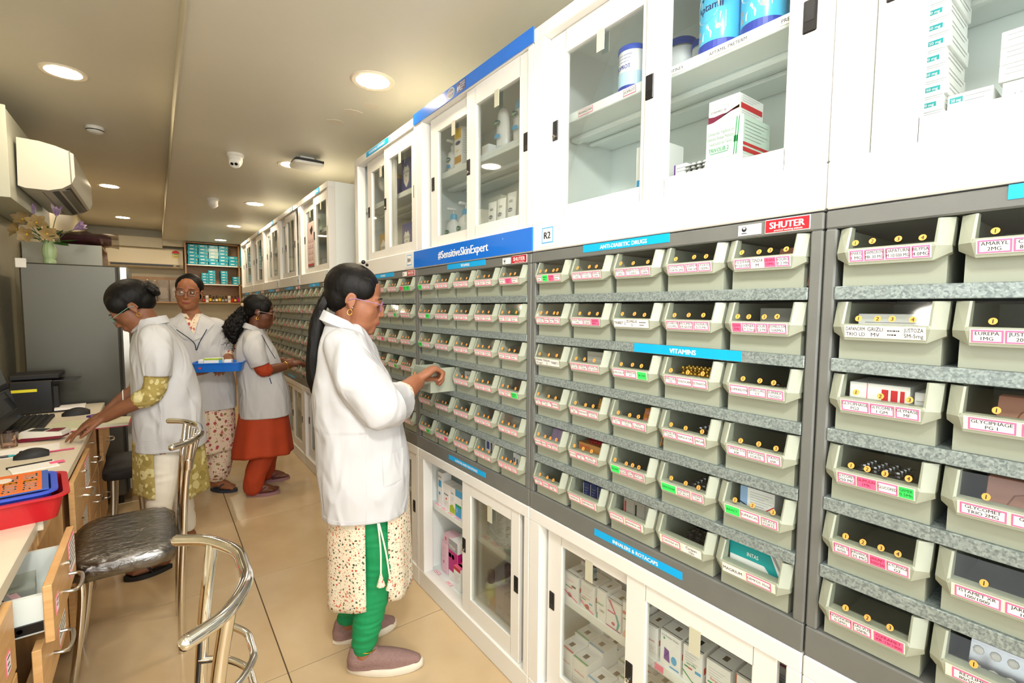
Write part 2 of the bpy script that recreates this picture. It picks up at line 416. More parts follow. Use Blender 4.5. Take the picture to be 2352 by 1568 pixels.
# ------------------------------------------------------------------ rack units along the right wall
WX, UW = 1.022, .8812            # front plane of the racks, width of one unit
RZ = -PI/2                       # unit frame: x to the right along the rack, y into it, z up
ZB, ZG, ZT = .712, 1.592, 2.312  # counter line, top of drawer rack, top of wall cabinet
def at(yl, x, y, z): return (WX+y, yl-x, z)
ROW = [1.448-.1345*i for i in range(6)]
BX = [.022+.0835+.167*i for i in range(5)]
SHZ = 2.022                      # shelf level in the wall cabinets
# ---- drawer bin meshes (x centred, y=0 at the rack front, z=0 at the rail top)
def bin_body():
    b = MB().m(BIN); t = .003
    y0 = .008
    b.box(-.073, .073, y0, .30, 0, t)                                   # floor
    b.box(-.073, -.073+t, y0, .30, t, .104).box(.073-t, .073, y0, .30, t, .104)
    b.box(-.073+t, .073-t, .297, .30, t, .104)
    b.box(-.073+t, .073-t, y0, y0+t, t, .045)                           # lower front
    # lip carrying the label, with cut-off lower corners
    L = []
    for s in (-1, 1):
        L += [(s*.058, -.013, .037), (s*.080, -.001, .050), (s*.063, -.019, .060), (s*.080, -.006, .060), (s*.060, -.0185, .066), (s*.060, .010, .037), (s*.078, .014, .048), (s*.078, .014, .062), (s*.060, .004, .066)]
    b.hull(L)
    for s in (-1, 1):                                                   # side ears leaning back
        b.hull([(s*.0635, -.019, .060), (s*.080, -.006, .060), (s*.080, .014, .060), (s*.0595, .006, .060), (s*.0595, -.017, .060),
                (s*.0625, -.001, .106), (s*.080, .010, .106), (s*.080, .026, .106), (s*.0595, .016, .106), (s*.0595, .000, .106)])
    return b.mesh('body')
BIN_ME = bin_body()
WIN_ME = MB().m(CLEAR).hull([(sx*.0595, -.0165+d, .064) for sx in (-1, 1) for d in (0, .0015)]+[(sx*.0595, .0+d, .1055) for sx in (-1, 1) for d in (0, .0015)]).mesh('window')
# print planes on the lip: from (z=.0395,y=-.0145) to (z=.0645,y=-.0187) -> text is laid in x-z and sheared in y
def lipy(z): return -.0137-(z-.037)*(.0060/.023) if z <= .060 else -.0193+(z-.060)*.004
def winy(z): return -.0172+(z-.064)*(.0165/.0415)
def drape(mb, fn, off, n0=0):
    for i in range(n0, len(mb.v)):
        x, y, z = mb.v[i]; mb.v[i] = (x, fn(z)-off-y, z)
    return mb
def tagmesh(kind, txt, w, h, big=.0):
    """name tag centred on x=0, z from 0 to h; y counts outward layers"""
    b = MB()
    base = {'p': PINK, 'h': HOT, 'g': GREEN, 'w': PAPER}[kind]
    b.m(base).quad((-w/2, 0, 0), (w/2, 0, 0), (w/2, 0, h), (-w/2, 0, h))
    if kind == 'p':
        e = .0023
        b.m(PAPER).quad((-w/2+e, .0001, e), (w/2-e, .0001, e), (w/2-e, .0001, h-e), (-w/2+e, .0001, h-e))
    ink = {'p': INK, 'h': mat('ink_dark_red', S(150, 15, 60), .7), 'g': mat('ink_dark_green', S(10, 90, 40), .7), 'w': INK}[kind]
    if txt == '~' or txt == '':
        if txt == '~':
            b.m(ink); ww = w*.72
            for k, zz in enumerate((h*.62, h*.26)):
                x = -ww/2; L = ww*(.95 if k == 0 else .6)
                while x < -ww/2+L:
                    l = random.uniform(.0012, .0032); b.quad((x, .0002, zz), (x+l, .0002, zz), (x+l, .0002, zz+.0022), (x, .0002, zz+.0022)); x += l+.0009
    else:
        lines = txt.split('|'); n = len(lines); th = min(.0062, (h-.005)/max(n, 1.6)/.95)
        if kind == 'w': th = min(.0085, (h-.004)/n/1.0)
        for k, ln in enumerate(lines):
            zz = h/2+(n/2-k-1)*th*1.25+th*.28
            b.text(ln, 0, zz, th*1.25, .0002, 'c', w-.0025, ink, bold=1 if kind == 'p' else 0)
    return b
STK = {}
def sticker(d):
    if d not in STK:
        b = MB().m(ORANGE).add([(.0052*math.cos(2*PI*k/14), 0, .0052*math.sin(2*PI*k/14)) for k in range(14)], [tuple(range(14))])
        b.text(str(d), 0, -.0031, .0088, .0001, 'c', None, INK, bold=2)
        STK[d] = b
    return STK[d]
_mesh_cache = {}
ORD = ['first', 'second', 'third', 'fourth', 'fifth']
ROWN = ['top row', 'second row', 'third row', 'fourth row', 'fifth row', 'bottom row']
BINLOC = {}
def make_bin(u, row, col, tags, detail, pull=0, stickers=True):
    yl = UNITS[u]['yl']
    t = thing('drawer_bin', 'grey plastic bin, %s, %s from left, in %s' % (ROWN[row], ORD[col], UNITS[u]['desc']), 'drawer bin',
              at(yl, BX[col], -pull, ROW[row]), RZ, 'labelled drawer bins in %s' % UNITS[u]['desc'])
    link('body', BIN_ME, t); link('window', WIN_ME, t)
    BINLOC[(u, row, col)] = at(yl, BX[col], -pull, ROW[row])
    z0, h = .0418, .0205
    if detail < 2:
        key = ('far', detail, random.randrange(5))
        if key not in _mesh_cache:
            b = MB().m(CREAM).quad((-.056, 0, z0), (.056, 0, z0), (.056, 0, z0+h), (-.056, 0, z0+h))
            for k in range(3):
                c = random.choice('ppppppph') if key[2] else random.choice('pppg'); g = tagmesh(c, '~', .031, .0185)
                n = len(b.v)
                for m_, f in zip(g.mi, g.f): b.m(g.mats[m_]); b.f.append([i+n for i in f]); b.mi.append(b.cur)
                b.v += [(x+(-.036+.036*k), y+.0001, z+z0+.001) for x, y, z in g.v]
            drape(b, lipy, .0006)
            n0 = len(b.v)
            for k in range(3):
                b.m(ORANGE).add([(-.036+.036*k+.005*math.cos(2*PI*q/8), 0, .0762+.005*math.sin(2*PI*q/8)) for q in range(8)], [tuple(range(8))])
            drape(b, winy, .0006, n0)
            _mesh_cache[key] = b.mesh('label_card')
        link('label_card', _mesh_cache[key], t)
        return t
    if 'card' not in _mesh_cache:
        b = MB().m(CREAM).quad((-.0575, 0, z0), (.0575, 0, z0), (.0575, 0, z0+h+.001), (-.0575, 0, z0+h+.001)); drape(b, lipy, .0004); _mesh_cache['card'] = b.mesh('label_card')
    card = link('label_card', _mesh_cache['card'], t)
    n = len(tags); W_ = .113/max(n, 1)
    k_real = 0; xs = []
    widths = []
    for tg in tags:
        kind, txt = tg[0], tg[1:]
        L = max([len(s) for s in txt.split('|')] or [1])
        widths.append(.6 if kind == '-' else max(L, 5)+2.5 if txt != '~' else 8)
    tot = sum(widths); x = -.0565
    for tg, wd in zip(tags, widths):
        slot = .113*wd/tot; kind, txt = tg[0], tg[1:]
        if kind != '-':
            w = min(slot-.0015, .052 if kind != 'w' else .08); cxp = x+slot/2
            key = (kind, txt, round(w, 4), random.randrange(4) if txt == '~' else 0)
            if key not in _mesh_cache:
                g = tagmesh(kind, txt, w, .0192)
                g.v = [(p[0], p[1], p[2]+z0+.0008) for p in g.v]; drape(g, lipy, .0008); _mesh_cache[key] = g.mesh('name_tag')
            link('name_tag', _mesh_cache[key], card, (cxp, 0, 0))
            xs.append(cxp)
        x += slot
    if stickers:
        for d, xx in enumerate(xs[:4]):
            dz = random.uniform(-.001, .0015)
            key = ('stk', d+1)
            if key not in _mesh_cache:
                g = MB(); s0 = sticker(d+1)
                g.v = [(p[0], p[1], p[2]+.0762) for p in s0.v]; g.f = s0.f; g.mi = s0.mi; g.mats = s0.mats
                drape(g, winy, .0006); _mesh_cache[key] = g.mesh('number_sticker')
            link('number_sticker', _mesh_cache[key], t, (xx+random.uniform(-.006, .006), -dz*.4, dz))
    return t

def sign(parent, txt, x0, x1, z0, z1, name='category_sign', base=0, m_=None, y=-.0012, label=None, bold=3, th=.72):
    b = MB().m(m_ or SIGNB).box(x0, x1, y, 0, z0, z1)
    h = (z1-z0)
    b.text(txt, (x0+x1)/2, z0+h*.22, h*th, y-.0003, 'c', (x1-x0)*.94, PAPER, bold)
    b.v = [(p[0], p[1], p[2]-base) for p in b.v]
    o = b.build(name, parent)
    if label: lab(o, label)
    return o

def rack(u):
    U = UNITS[u]; yl = U['yl']; B = ZB
    t = thing('drawer_rack', 'grey steel drawer rack frame holding bins, %s' % U['desc'], 'rack', at(yl, 0, 0, B), RZ, 'grey drawer racks')
    def bx(name, m_, x0, x1, y0, y1, z0, z1, bev=.003): return MB().m(m_).cbox(x0, x1, y0, y1, z0-B, z1-B, bev).build(name, t)
    bx('top_beam', GREYM, .0015, UW-.0015, 0, .38, 1.556, ZG-.002)
    bx('bottom_beam', GREYM, .0015, UW-.0015, 0, .38, ZB+.001, .7735)
    bx('post', GREYM, .0015, .0215, 0, .38, .7735, 1.556); bx('post', GREYM, UW-.0235, UW-.0015, 0, .38, .7735, 1.556)
    bx('back_panel', GREYM, .0215, UW-.0235, .365, .38, .7735, 1.556)
    for i in range(5):
        z = ROW[i]
        b = MB().m(GALV); b.cbox(.022, UW-.024, 0, .004, z-.0245-B, z-B, .0012); b.box(.022, UW-.024, .004, .36, z-.003-B, z-.0005-B)
        b.build('shelf_rail', t)
    # maker's badge and small sticker
    if U.get('badge', 1):
        b = MB().m(PAPER).cbox(.771, .857, -.002, 0, 1.5605, 1.5885, .001).m(REDB).box(.7725, .8555, -.0024, -.002, 1.562, 1.587)
        b.text('SHUTER', .814, 1.5695, .0185, -.0027, 'c', .074, PAPER, 3); b.text('practical working attitude', .817, 1.5638, .0052, -.0027, 'c', .058, PAPER, 1)
        b.m(PAPER).box(.714, .763, -.0012, 0, 1.5625, 1.5845)
        b.m(INK).add(ell(.727, 1.5755, .0055, .0055, 16, -.0015), [tuple(range(16))]); b.m(PAPER).add(ell(.727, 1.5775, .0028, .0022, 12, -.0017), [tuple(range(12))])
        b.m(INK).box(.7215, .7325, -.0015, -.0012, 1.566, 1.5678)
        b.v = [(p[0], p[1], p[2]-B) for p in b.v]
        lab(b.build('maker_badge', t), 'red maker badge beside a small white sticker')
    for s_ in U.get('signs', []): sign(t, s_[0], *s_[1:], base=B, label='cyan sign with white capitals')
    return t

def door(par, B, x0, y, z0, z1, w, gl, gr, gz0, gz1, locks, side):
    b = MB().m(WHITE); th = .016
    b.cbox(x0, gl, y, y+th, z0-B, z1-B, .002).cbox(gr, x0+w, y, y+th, z0-B, z1-B, .002)
    b.box(gl-.003, gr+.003, y, y+th, z0-B, gz0-B).box(gl-.003, gr+.003, y, y+th, gz1-B, z1-B)
    d = b.build('door', par)
    MB().m(GLASS).box(gl-.002, gr+.002, y+.006, y+.009, gz0-B-.002, gz1-B+.002).build('pane', d)
    for lx, lz, key in locks:
        k = MB().m(BLACK).cbox(lx-.0125, lx+.0125, y-.003, y+.002, lz-.031-B, lz+.031-B, .002)
        k.m(mat('lock_recess', S(6, 6, 7), .6)).box(lx-.0085, lx+.0085, y-.0034, y-.0028, lz-.010-B, lz+.026-B)
        if key: k.m(SILVER).lathe([(.0062, -.006), (.0062, 0)], 16, (lx, y-.0025, lz-.019-B), axis='y').m(BLACK).box(lx-.0008, lx+.0008, y-.0092, y-.0084, lz-.023-B, lz-.015-B)
        k.build('lock_plate' if key else 'finger_pull', d)
    return d

def carcass(t, z0, z1, rail0, rail1, shelf, plinth=False, name='carcass'):
    B = z0; D = .38
    b = MB().m(WHITE)
    b.cbox(.001, .055, 0, .05, rail0-B, rail1-B, .002).cbox(UW-.030, UW-.001, 0, .05, rail0-B, rail1-B, .002)       # stiles
    b.cbox(.001, UW-.001, -.001, .05, rail1-B, z1-.001-B, .003)                                                     # head
    b.cbox(.001, UW-.001, -.001, .05, 0.001, rail0-B, .003)                                                         # foot rail
    b.m(WHITEIN)
    b.box(.001, .012, .05, D, 0.001, z1-.001-B).box(UW-.012, UW-.001, .05, D, 0.001, z1-.001-B)
    b.box(.012, UW-.012, D-.008, D, 0.001, z1-.001-B)
    b.box(.012, UW-.012, .05, D-.008, z1-.014-B, z1-.001-B)
    b.box(.012, UW-.012, .05, D-.008, rail0-.02-B, rail0-.008-B)
    b.build(name, t)
    s = MB().m(WHITEIN).cbox(.0125, UW-.0125, .058, .366, shelf-.028-B, shelf-B, .002)
    s.cbox(.02, UW-.02, .15, .19, shelf-.046-B, shelf-.028-B, .006).cbox(.02, UW-.02, .24, .262, shelf-.04-B, shelf-.028-B, .004)
    s.build('shelf', t)

def upper(u):
    U = UNITS[u]; yl = U['yl']; B = ZG
    t = thing('wall_cabinet', 'white upper cabinet with sliding glass doors, %s' % U['udesc'], 'cabinet', at(yl, 0, 0, B), RZ, 'white glass-door upper cabinets')
    carcass(t, ZG, ZT, 1.682, 2.266, SHZ)
    lx, rx = U.get('udoors', (.058, .447))
    door(t, B, lx, .027, 1.683, 2.265, .405, lx+.07, lx+.362, 1.73, 2.196, [(lx+.024, 1.972, U.get('lkey', 0))], 'l')
    door(t, B, rx, .008, 1.683, 2.265, .405, rx+.069, rx+.349, 1.73, 2.196, [(rx+.015, 1.968, 1 - U.get('lkey', 0)), (rx+.388, 1.968, 0)], 'r')
    # yellow tape tabs behind the glass
    MB().m(mat('tape_cream', S(198, 197, 174), .6)).box(lx+.20, lx+.228, .0245, .0265, 2.14-B, 2.20-B).build('tape_tab', t)
    MB().m(mat('tape_cream', S(198, 197, 174), .6)).box(rx+.20, rx+.228, .0055, .0075, 2.14-B, 2.20-B).build('tape_tab', t)
    if U.get('num'):
        x = U.get('numx', .08)
        b = MB().m(mat('tag_plate', S(238, 240, 240), .3)).box(x-.02, x+.075, -.0022, -.001, 1.604-B, 1.678-B)
        b.m(SKYB).box(x, x+.055, -.0028, -.0022, 1.614-B, 1.664-B).m(PAPER).box(x+.0035, x+.0515, -.0031, -.0028, 1.6175-B, 1.6605-B)
        b.text(U['num'], x+.0275, 1.628-B, .031, -.0034, 'c', .04, INK, 3); lab(b.build('number_tag', t), 'white tag with blue border reading %s' % U['num'])
    for s_ in U.get('usigns', []): sign(t, s_[0], *s_[1:], base=B, y=-.0035, label='cyan sign with white capitals')
    return t
def lower(u):
    U = UNITS[u]; yl = U['yl']; B = 0
    t = thing('base_cabinet', 'white lower cabinet with sliding glass doors, %s' % U['ldesc'], 'cabinet', at(yl, 0, 0, 0), RZ, 'white glass-door base cabinets')
    carcass(t, 0, ZB, .09, .668, .43)
    lx, rx = U.get('ldoors', (.07, .425))
    door(t, B, lx, .027, .091, .667, .405, lx+.07, lx+.35, .165, .62, [(lx+.024, .41, 0)], 'l')
    door(t, B, rx, .008, .091, .667, .405, rx+.069, rx+.353, .165, .62, [(rx+.017, .385, 1), (rx+.388, .388, 0)], 'r')
    if U.get('ltape', 1):
        for x, y in ((lx+.18, .0245), (rx+.2, .0055)):
            MB().m(mat('tape_cream', S(198, 197, 174), .6)).box(x, x+.03, y, y+.002, .56, .625).build('tape_tab', t)
    return t

UNITS = {
 1: dict(yl=.3845, desc='the nearest rack at far right', udesc='nearest one at far right', ldesc='nearest one at lower right corner', badge=0, udoors=(.058, .447), ldoors=(.07, .425),
         signs=[('ANTI-DIABETIC DRUGS', .243, .54, 1.569, 1.5905), ('TOPICALS', .31, .605, .7345, .7545)]),
 2: dict(yl=1.2657, desc='the rack tagged R2', udesc='holding blue formula tins, tagged R2', ldesc='filled with inhaler cartons, below rack R2', num='R2', numx=.055, lkey=1, ldoors=(.07, .425),
         signs=[('ANTI-DIABETIC DRUGS', .243, .54, 1.569, 1.5905), ('VITAMINS', .44, .732, 1.2905, 1.3135), ('INHALERS & ROTACAPS', .31, .605, .7345, .7545)]),
 3: dict(yl=2.1469, desc='the rack under the blue hashtag banner', udesc='between two bright blue banners', ldesc='left door slid open beside the standing woman', udoors=(.095, .447), ldoors=(.40, .41), ltape=1,
         signs=[('VITAMINS', .30, .60, 1.569, 1.5905), ('LOTIONS AND SOLUTIONS', .31, .605, .7345, .7545)]),
 4: dict(yl=3.0281, desc='the rack tagged R4', udesc='holding blue cartons, tagged R4', ldesc='mostly hidden behind the standing woman', num='R4', numx=.77, udoors=(.15, .459),
         signs=[('VITAMINS', .30, .60, 1.569, 1.5905), ('LOTIONS', .31, .605, .7345, .7545)], usigns=[('NUTRITIONAL SUPPLEMENT', .22, .55, 2.278, 2.304)]),
}
FAR0 = 3.60
nm = {5: 'the first rack past the gap', 6: 'the second rack past the gap', 7: 'the third rack past the gap', 8: 'the fourth rack past the gap', 9: 'the farthest rack'}
for i, u in enumerate((5, 6, 7, 8, 9)):
    UNITS[u] = dict(yl=FAR0+UW*(i+1), desc=nm[u], udesc='over '+nm[u], ldesc='under '+nm[u], num={5: 'R5', 6: 'R6', 7: 'R7', 8: 'R8', 9: 'R9'}[u], numx=.79 if u < 8 else .1,
                    udoors=[(.058, .447), (.02, .3), (.1, .447), (.058, .40), (.058, .447)][i],
                    signs=[('SYRUPS', .30, .60, 1.567, 1.5905), ('DROPS', .31, .605, .7345, .7545)], usigns=[('STOCK', .55, .66, 2.27, 2.306)])
TAGS2 = [
 [['p~', 'g~', 'h~', 'p~'], ['pTRIVOLIB|1MG', 'pISTAVEL-D|10/50', 'pDAPA-L|10Mh'], ['pTRIVOLIB|2MG', 'pTRAJENTA DUO|2.5/850', 'pTENDIA|20Mh'], ['pGLYCOMET TRIO|FORTE-2Mh', 'pUDAPA M|5/500 XR', 'pVYLDA-OD|100Mh'], ['pTG DIFAIR|M 50/1000', 'wTENDIA|M', 'hUDAPA|10Mh', 'pVOLIBO|0.2 Mh']],
 [['pVOGLI RAPID|0.3 MG', 'p~', 'p~', 'p~'], ['pVOLIX TRIO|1MG', 'pXENIA|20Mh', 'h~'], ['wTRIBET 2', 'wZOMELIS|D', 'w~'], ['pVOLIBO-M|0.3 MG', 'pRECLIMET|XR 60/500', 'pJUSLINA-D|5/10 Mh'], ['hUDAPA|5Mh', 'pXENIA|LT 2.5mg', 'pVOLIBO|0.3 MG', 'pZOMELIS DM|500MG']],
 [['wDYNAMIX|M-mgm', 'wTENDIA-|D', 'wTRIBET2'], ['pDAPA-S|5/100', 'pTRAJENTA|2.5/500', 'pISTAVEL-M|XR 50/500'], ['pSHELCAL K', 'pSUPRACAL|XT', '-', 'gSK-500'], ['pSHELCAL|OS', 'pTENDOCARE', 'pTETRAFOL'], ['pSUPRADYN', 'pSHELCAL|CT', 'pSURBEX|GOLD']],
 [['pSHELCAL|M', 'pROSALTRIL 1.25|MG', 'pGENERIC'], ['pSHELCAL|HD', 'pTENDOSHOT', 'pTETRAFOL|PLUS'], ['pSHELCAL|XT', 'pVITNEURIN|CZS', 'pVITA|(CHEWABLE)'], ['pSHELCAL HD|12MG', 'pTRIPLE-A CAL', '-', 'pUBICAR'], ['pUPRISE D3|60K', 'pUNICOBAL|FORTE', '-', 'pTAYO|60K']],
 [['pWELLWOMAN', 'pSOFI-D', 'p~', 'pVITMUST|CZS'], ['pVITCOFOL', 'pUPRISE-D3|2K', 'pULTRA|MAGNESIUM 200'], ['gZINCONUT', 'pSHELCAL|JOINT', 'pD3-UM|60K', 'pARACHITOL|NANO-60K'], ['gZINCONIA', '-', 'pREJOINT|UC PLUS', '-', 'pSEDER|OM'], ['gREVICT', 'pSUPRACAL', '-', 'pSELACE|FORTE']],
 [['pVITAMULTI|MM', 'pVIBREX', 'pZINNICAL|200'], ['pINLEXCAL', '-', 'pNERVIBOOST'], ['pINLEXVITA', 'pSANOMEGA 369'], ['pCALITRA XT', 'wCaripan|10m'], ['wMAGRIUM', 'pGEMFOS 35mg']]]
TAGS1 = [
 [['pAMARYL|1 MG', 'pDIAMICRON|MR-30 MG', 'pDAPATURN|M 10/500 MG', 'pBILYPSA|4.0MG'], ['pAMARYL|2MG', 'pCYBLEX|80.2MG', 'p~'], ['p~', 'p~', 'p~']],
 [['wDAPANORM|TRIO LD', 'wGRIZLI|MV', 'w~', 'wJUSTOZA|SM-5mg'], ['pEUREPA|1MG', 'pJUSTOZA|20mg', 'p~'], ['p~', 'p~', 'p~']],
 [['pGLYCIPHAGE|PG2', 'pGLYCOMET|1 GM', 'pGLYNASE|MF'], ['pGLYCIPHAGE|PG 1', 'pGLYCOMET|500 MG'], ['p~', 'p~', 'p~']],
 [['pGLYCOMET|250 MG', 'hGLIMULIN|1Mh', 'pGLUCORED', 'gGEMER|0.5Mh'], ['pGLYCOMET|TRIO 2MG', 'pGEMER-DS|2Mh'], ['p~', 'p~', 'p~']],
 [['pSTAVEL D|0/50', 'pJARDIANCE|25 MG', 'hJANUMET|500/50', 'pGLYCIPHAGE|G2'], ['pISTAMET XR|100/1000', 'pJARDIANCE|10 MG'], ['p~', 'p~', 'p~']],
 [['pNOVONORM|0.5MG', 'pGALVUS|50Mh', '-', 'hOXRAMET|XR-10/1000'], ['pRECLIMET|80/500 MG', 'p~'], ['p~', 'p~', 'p~']]]
for u in UNITS: rack(u); upper(u); lower(u)
for r in range(6):
    for c in range(3): make_bin(1, r, c, TAGS1[r][c], 2)
    for c in range(5):
        make_bin(2, r, c, TAGS2[r][c], 2, stickers=not (r == 5 and c > 0))
        k = random.choice([3, 3, 3, 4])
        tg = ['p~']*k
        if random.random() < .22: tg[random.choice([0, k-1])] = 'g~'
        elif random.random() < .12: tg[random.randrange(k)] = 'h~'
        make_bin(3, r, c, tg, 2, pull=.115 if (r, c) == (3, 1) else 0)
        tg = ['p~']*random.choice([3, 3, 4])
        if random.random() < .25: tg[random.choice([0, -1])] = random.choice(['g~', 'h~'])
        if (r, c) == (0, 4): tg = ['h~', 'g~', 'g~']
        make_bin(4, r, c, tg, 2)
        for u in (5, 6, 7, 8, 9): make_bin(u, r, c, None, 1)
# ---- blue banners on the third unit
yl = UNITS[3]['yl']
o = MB().m(BANB).box(-.02, UW+.005, -.006, -.002, 2.268, 2.318)
o.m(PAPER).add(ell(.345, 2.293, .031, .021, 28, -.0064), [tuple(range(28))]).m(mat('logo_lime', S(150, 200, 60), .5)).add(ell(.345, 2.293, .029, .019, 28, -.0067), [tuple(range(28))]).m(NAVY).add(ell(.3445, 2.2935, .0275, .0175, 28, -.007), [tuple(range(28))])
o.text('Cetaphil', .345, 2.2885, .0155, -.0073, 'c', .048, PAPER, 2)
o.m(NAVY).box(.392, .462, -.0066, -.006, 2.2735, 2.3125); o.text('#1', .397, 2.283, .024, -.0069, 'l', .02, PAPER, 3)
for k, s_ in enumerate(('DERMATOLOGIST', 'RECOMMENDED', 'BRAND IN', 'INDIA')): o.text(s_, .42, 2.303-.0085*k, .0075, -.0069, 'l', .038, PAPER, 2)
ob = o.build('top_banner', None, at(yl, 0, 0, 0), RZ); tag(ob, 'narrow bright blue banner with oval logo along the cabinet top', 'banner')
for i in range(len(ob.data.vertices)): ob.data.vertices[i].co.z -= 2.268
ob.location.z = 2.268
o = MB().m(BANB).box(-.02, UW+.01, -.008, -.002, 0, .078)
o.text('#SensitiveSkinExpert', .43, .024, .047, -.0085, 'c', .57, PAPER, 2.6)
o.text("'", .725, .045, .02, -.0085, 'c', None, PAPER, 0)
tag(o.build('lower_banner', None, at(yl, 0, 0, 1.596), RZ), 'bright blue banner with white hashtag slogan below the glass doors', 'banner')
# ------------------------------------------------------------------ goods in the cabinets
CARTON = mat('carton_white', S(244, 245, 243), .45)
def prints(b, w, h, P, y=-.0005, x0=None):
    """flat print on a face spanning x -w/2..w/2, z 0..h (fractions)"""
    ox = -w/2 if x0 is None else x0
    for p in P:
        if p[0] == 'r': b.m(p[1]).quad((ox+p[2]*w, y, p[4]*h), (ox+p[3]*w, y, p[4]*h), (ox+p[3]*w, y, p[5]*h), (ox+p[2]*w, y, p[5]*h))
        elif p[0] == 'q': b.m(p[1]).add([(ox+a*w, y, c*h) for a, c in p[2]], [tuple(range(len(p[2])))])
        elif p[0] == 'e': b.m(p[1]).add(ell(ox+p[2]*w, p[3]*h, p[4]*w, p[5]*h, 18, y), [tuple(range(18))])
        elif p[0] == 't': b.text(p[1], ox+p[2]*w, p[3]*h, p[4]*h, y-.0003, 'c', p[6]*w if len(p) > 6 else w*.9, p[5], 1)
        elif p[0] == 'l':   # lines of small print
            b.m(LGREY)
            for k in range(p[5]):
                z = (p[4]-k*p[6])*h
                b.quad((ox+p[2]*w, y, z), (ox+(p[3]-.12*((k*7) % 3))*w, y, z), (ox+(p[3]-.12*((k*7) % 3))*w, y, z+.15*p[6]*h), (ox+p[2]*w, y, z+.15*p[6]*h))
def rotv(b, n0, fn): 
    for i in range(n0, len(b.v)): b.v[i] = fn(b.v[i])
def carton(label, u, x, y, z, w, d, h, P=(), Q=(), top=(), base=None, group=None, name='medicine_carton', rz=0, cat='carton'):
    b = MB().m(base or CARTON).cbox(-w/2, w/2, 0, d, 0, h, .0007)
    prints(b, w, h, P)
    if Q:
        n0 = len(b.v); prints(b, d, h, Q); rotv(b, n0, lambda p: (w/2-p[1], d/2+p[0], p[2]))
    if top:
        n0 = len(b.v); prints(b, w, d, top); rotv(b, n0, lambda p: (p[0], p[2], h-p[1]))
    # tuck flap seams
    b.m(LGREY).box(-w/2+.002, w/2-.002, d*.0, .0006, h-.0004, h+.0003)
    yl = UNITS[u]['yl']
    return tag(b.build(name, None, at(yl, x, y, z), RZ+rz), label, cat, group)
def revolve(name, label, u, x, y, z, parts, P=None, cat='bottle', group=None, seg=28, sx=1, sy_=1, parent_label=None):
    """parts: list of (part name, material, profile)"""
    yl = UNITS[u]['yl']; t = thing(name, label, cat, at(yl, x, y, z), RZ, group)
    for pn, m_, prof in parts: MB().m(m_).lathe(prof, seg, sx=sx, sy_=sy_).build(pn, t, smooth=True, angle=50)
    if P: P(t)
    return t
def wrap(b, r, n0=0, off=.0006):
    """bend flat print (x-z plane) around a cylinder of radius r, front at -y"""
    for i in range(n0, len(b.v)):
        x, y, z = b.v[i]; a = x/r; rr = r+off-y
        b.v[i] = (rr*math.sin(a), -rr*math.cos(a), z)
    return b
def gridquad(b, m_, x0, x1, z0, z1, y=0, n=10):
    b.m(m_)
    for k in range(n):
        a = x0+(x1-x0)*k/n; c = x0+(x1-x0)*(k+1)/n; b.quad((a, y, z0), (c, y, z0), (c, y, z1), (a, y, z1))
TINB = mat('tin_blue', S(80, 190, 235), .25, coat=.4); TINW = mat('tin_white', S(240, 242, 244), .25, coat=.4)
LIDB = mat('lid_blue', S(40, 80, 190), .35); DBLUE = mat('print_darkblue', S(40, 60, 160), .4)
# formula tins on the shelf of the R2 cabinet
def aptamil(x, lab_):
    def dec(t):
        b = MB(); gridquad(b, DBLUE, -.10, .10, .0, .022, 0, 20)
        b.m(DBLUE).add([(-.02, 0, .022), (.075, 0, .022), (.075, 0, .07)], [(0, 1, 2)])
        gridquad(b, DBLUE, .05, .10, .13, .15, 0, 6)
        b.m(TINW).add(ell(-.012, .105, .034, .036, 24, .0002), [tuple(range(24))]).m(TINB).add(ell(-.010, .103, .031, .033, 24, .0003), [tuple(range(24))])
        b.text('Aptamil', -.005, .095, .026, .0005, 'c', .07, NAVY, 1.4)
        for k in range(4): b.m(NAVY).add(ell(-.022+.009*k, .125+.002*k, .0035, .0035, 10, .0005), [tuple(range(10))])
        b.m(TINW).add([(-.02, .0004, .03), (.004, .0004, .03), (.006, .0004, .042), (-.006, .0004, .064), (-.02, .0004, .042)], [(0, 1, 2, 3, 4)])
        for q in ((-.034, .035), (-.034, .052), (.02, .052)): b.m(LGREY).add(ell(q[0], q[1], .007, .0065, 14, .0004), [tuple(range(14))])
        b.m(PAPER).add([(.022, .0006, .045), (.038, .0006, .047), (.037, .0006, .085), (.024, .0006, .083)], [(0, 1, 2, 3)])
        b.text("MOTHER'S MILK IS BEST FOR YOUR BABY", .02, .006, .008, .0005, 'c', .10, PAPER, 0)
        wrap(b, .0505); b.build('printed_label', t)
    revolve('formula_tin', lab_, 2, x, .115, SHZ, [('can', TINB, [(.049, 0), (.0505, .003), (.0505, .158), (.049, .161)]), ('lid', TINW, [(.0525, .159), (.0525, .17), (.05, .172)])], dec, 'tin', 'blue formula tins')
aptamil(.588, 'blue infant formula tin, left one of the pair on the R2 shelf')
aptamil(.694, 'blue infant formula tin, right one of the pair on the R2 shelf')
def jio(t):
    b = MB(); gridquad(b, mat('jio_sky', S(185, 220, 240), .35), -.06, .06, .012, .05, 0, 12); gridquad(b, DBLUE, -.06, .06, .003, .012, 0, 12)
    b.text('JIOPROT', -.004, .058, .017, .0004, 'c', .05, DBLUE, 2)
    for k in range(3): b.text('High Protein Supplement', -.002, .094-.009*k, .007, .0004, 'c', .055-.008*k, DBLUE, 0)
    b.m(RED).add([(-.032, .0005, .035), (-.012, .0005, .035), (-.012, .0005, .042), (-.032, .0005, .042)], [(0, 1, 2, 3)]).m(PGREEN).add([(-.032, .0005, .022), (-.012, .0005, .022), (-.012, .0005, .029), (-.032, .0005, .029)], [(0, 1, 2, 3)])
    b.m(YEL).add(ell(.018, .028, .008, .012, 14, .0005), [tuple(range(14))])
    wrap(b, .0405); b.build('printed_label', t)
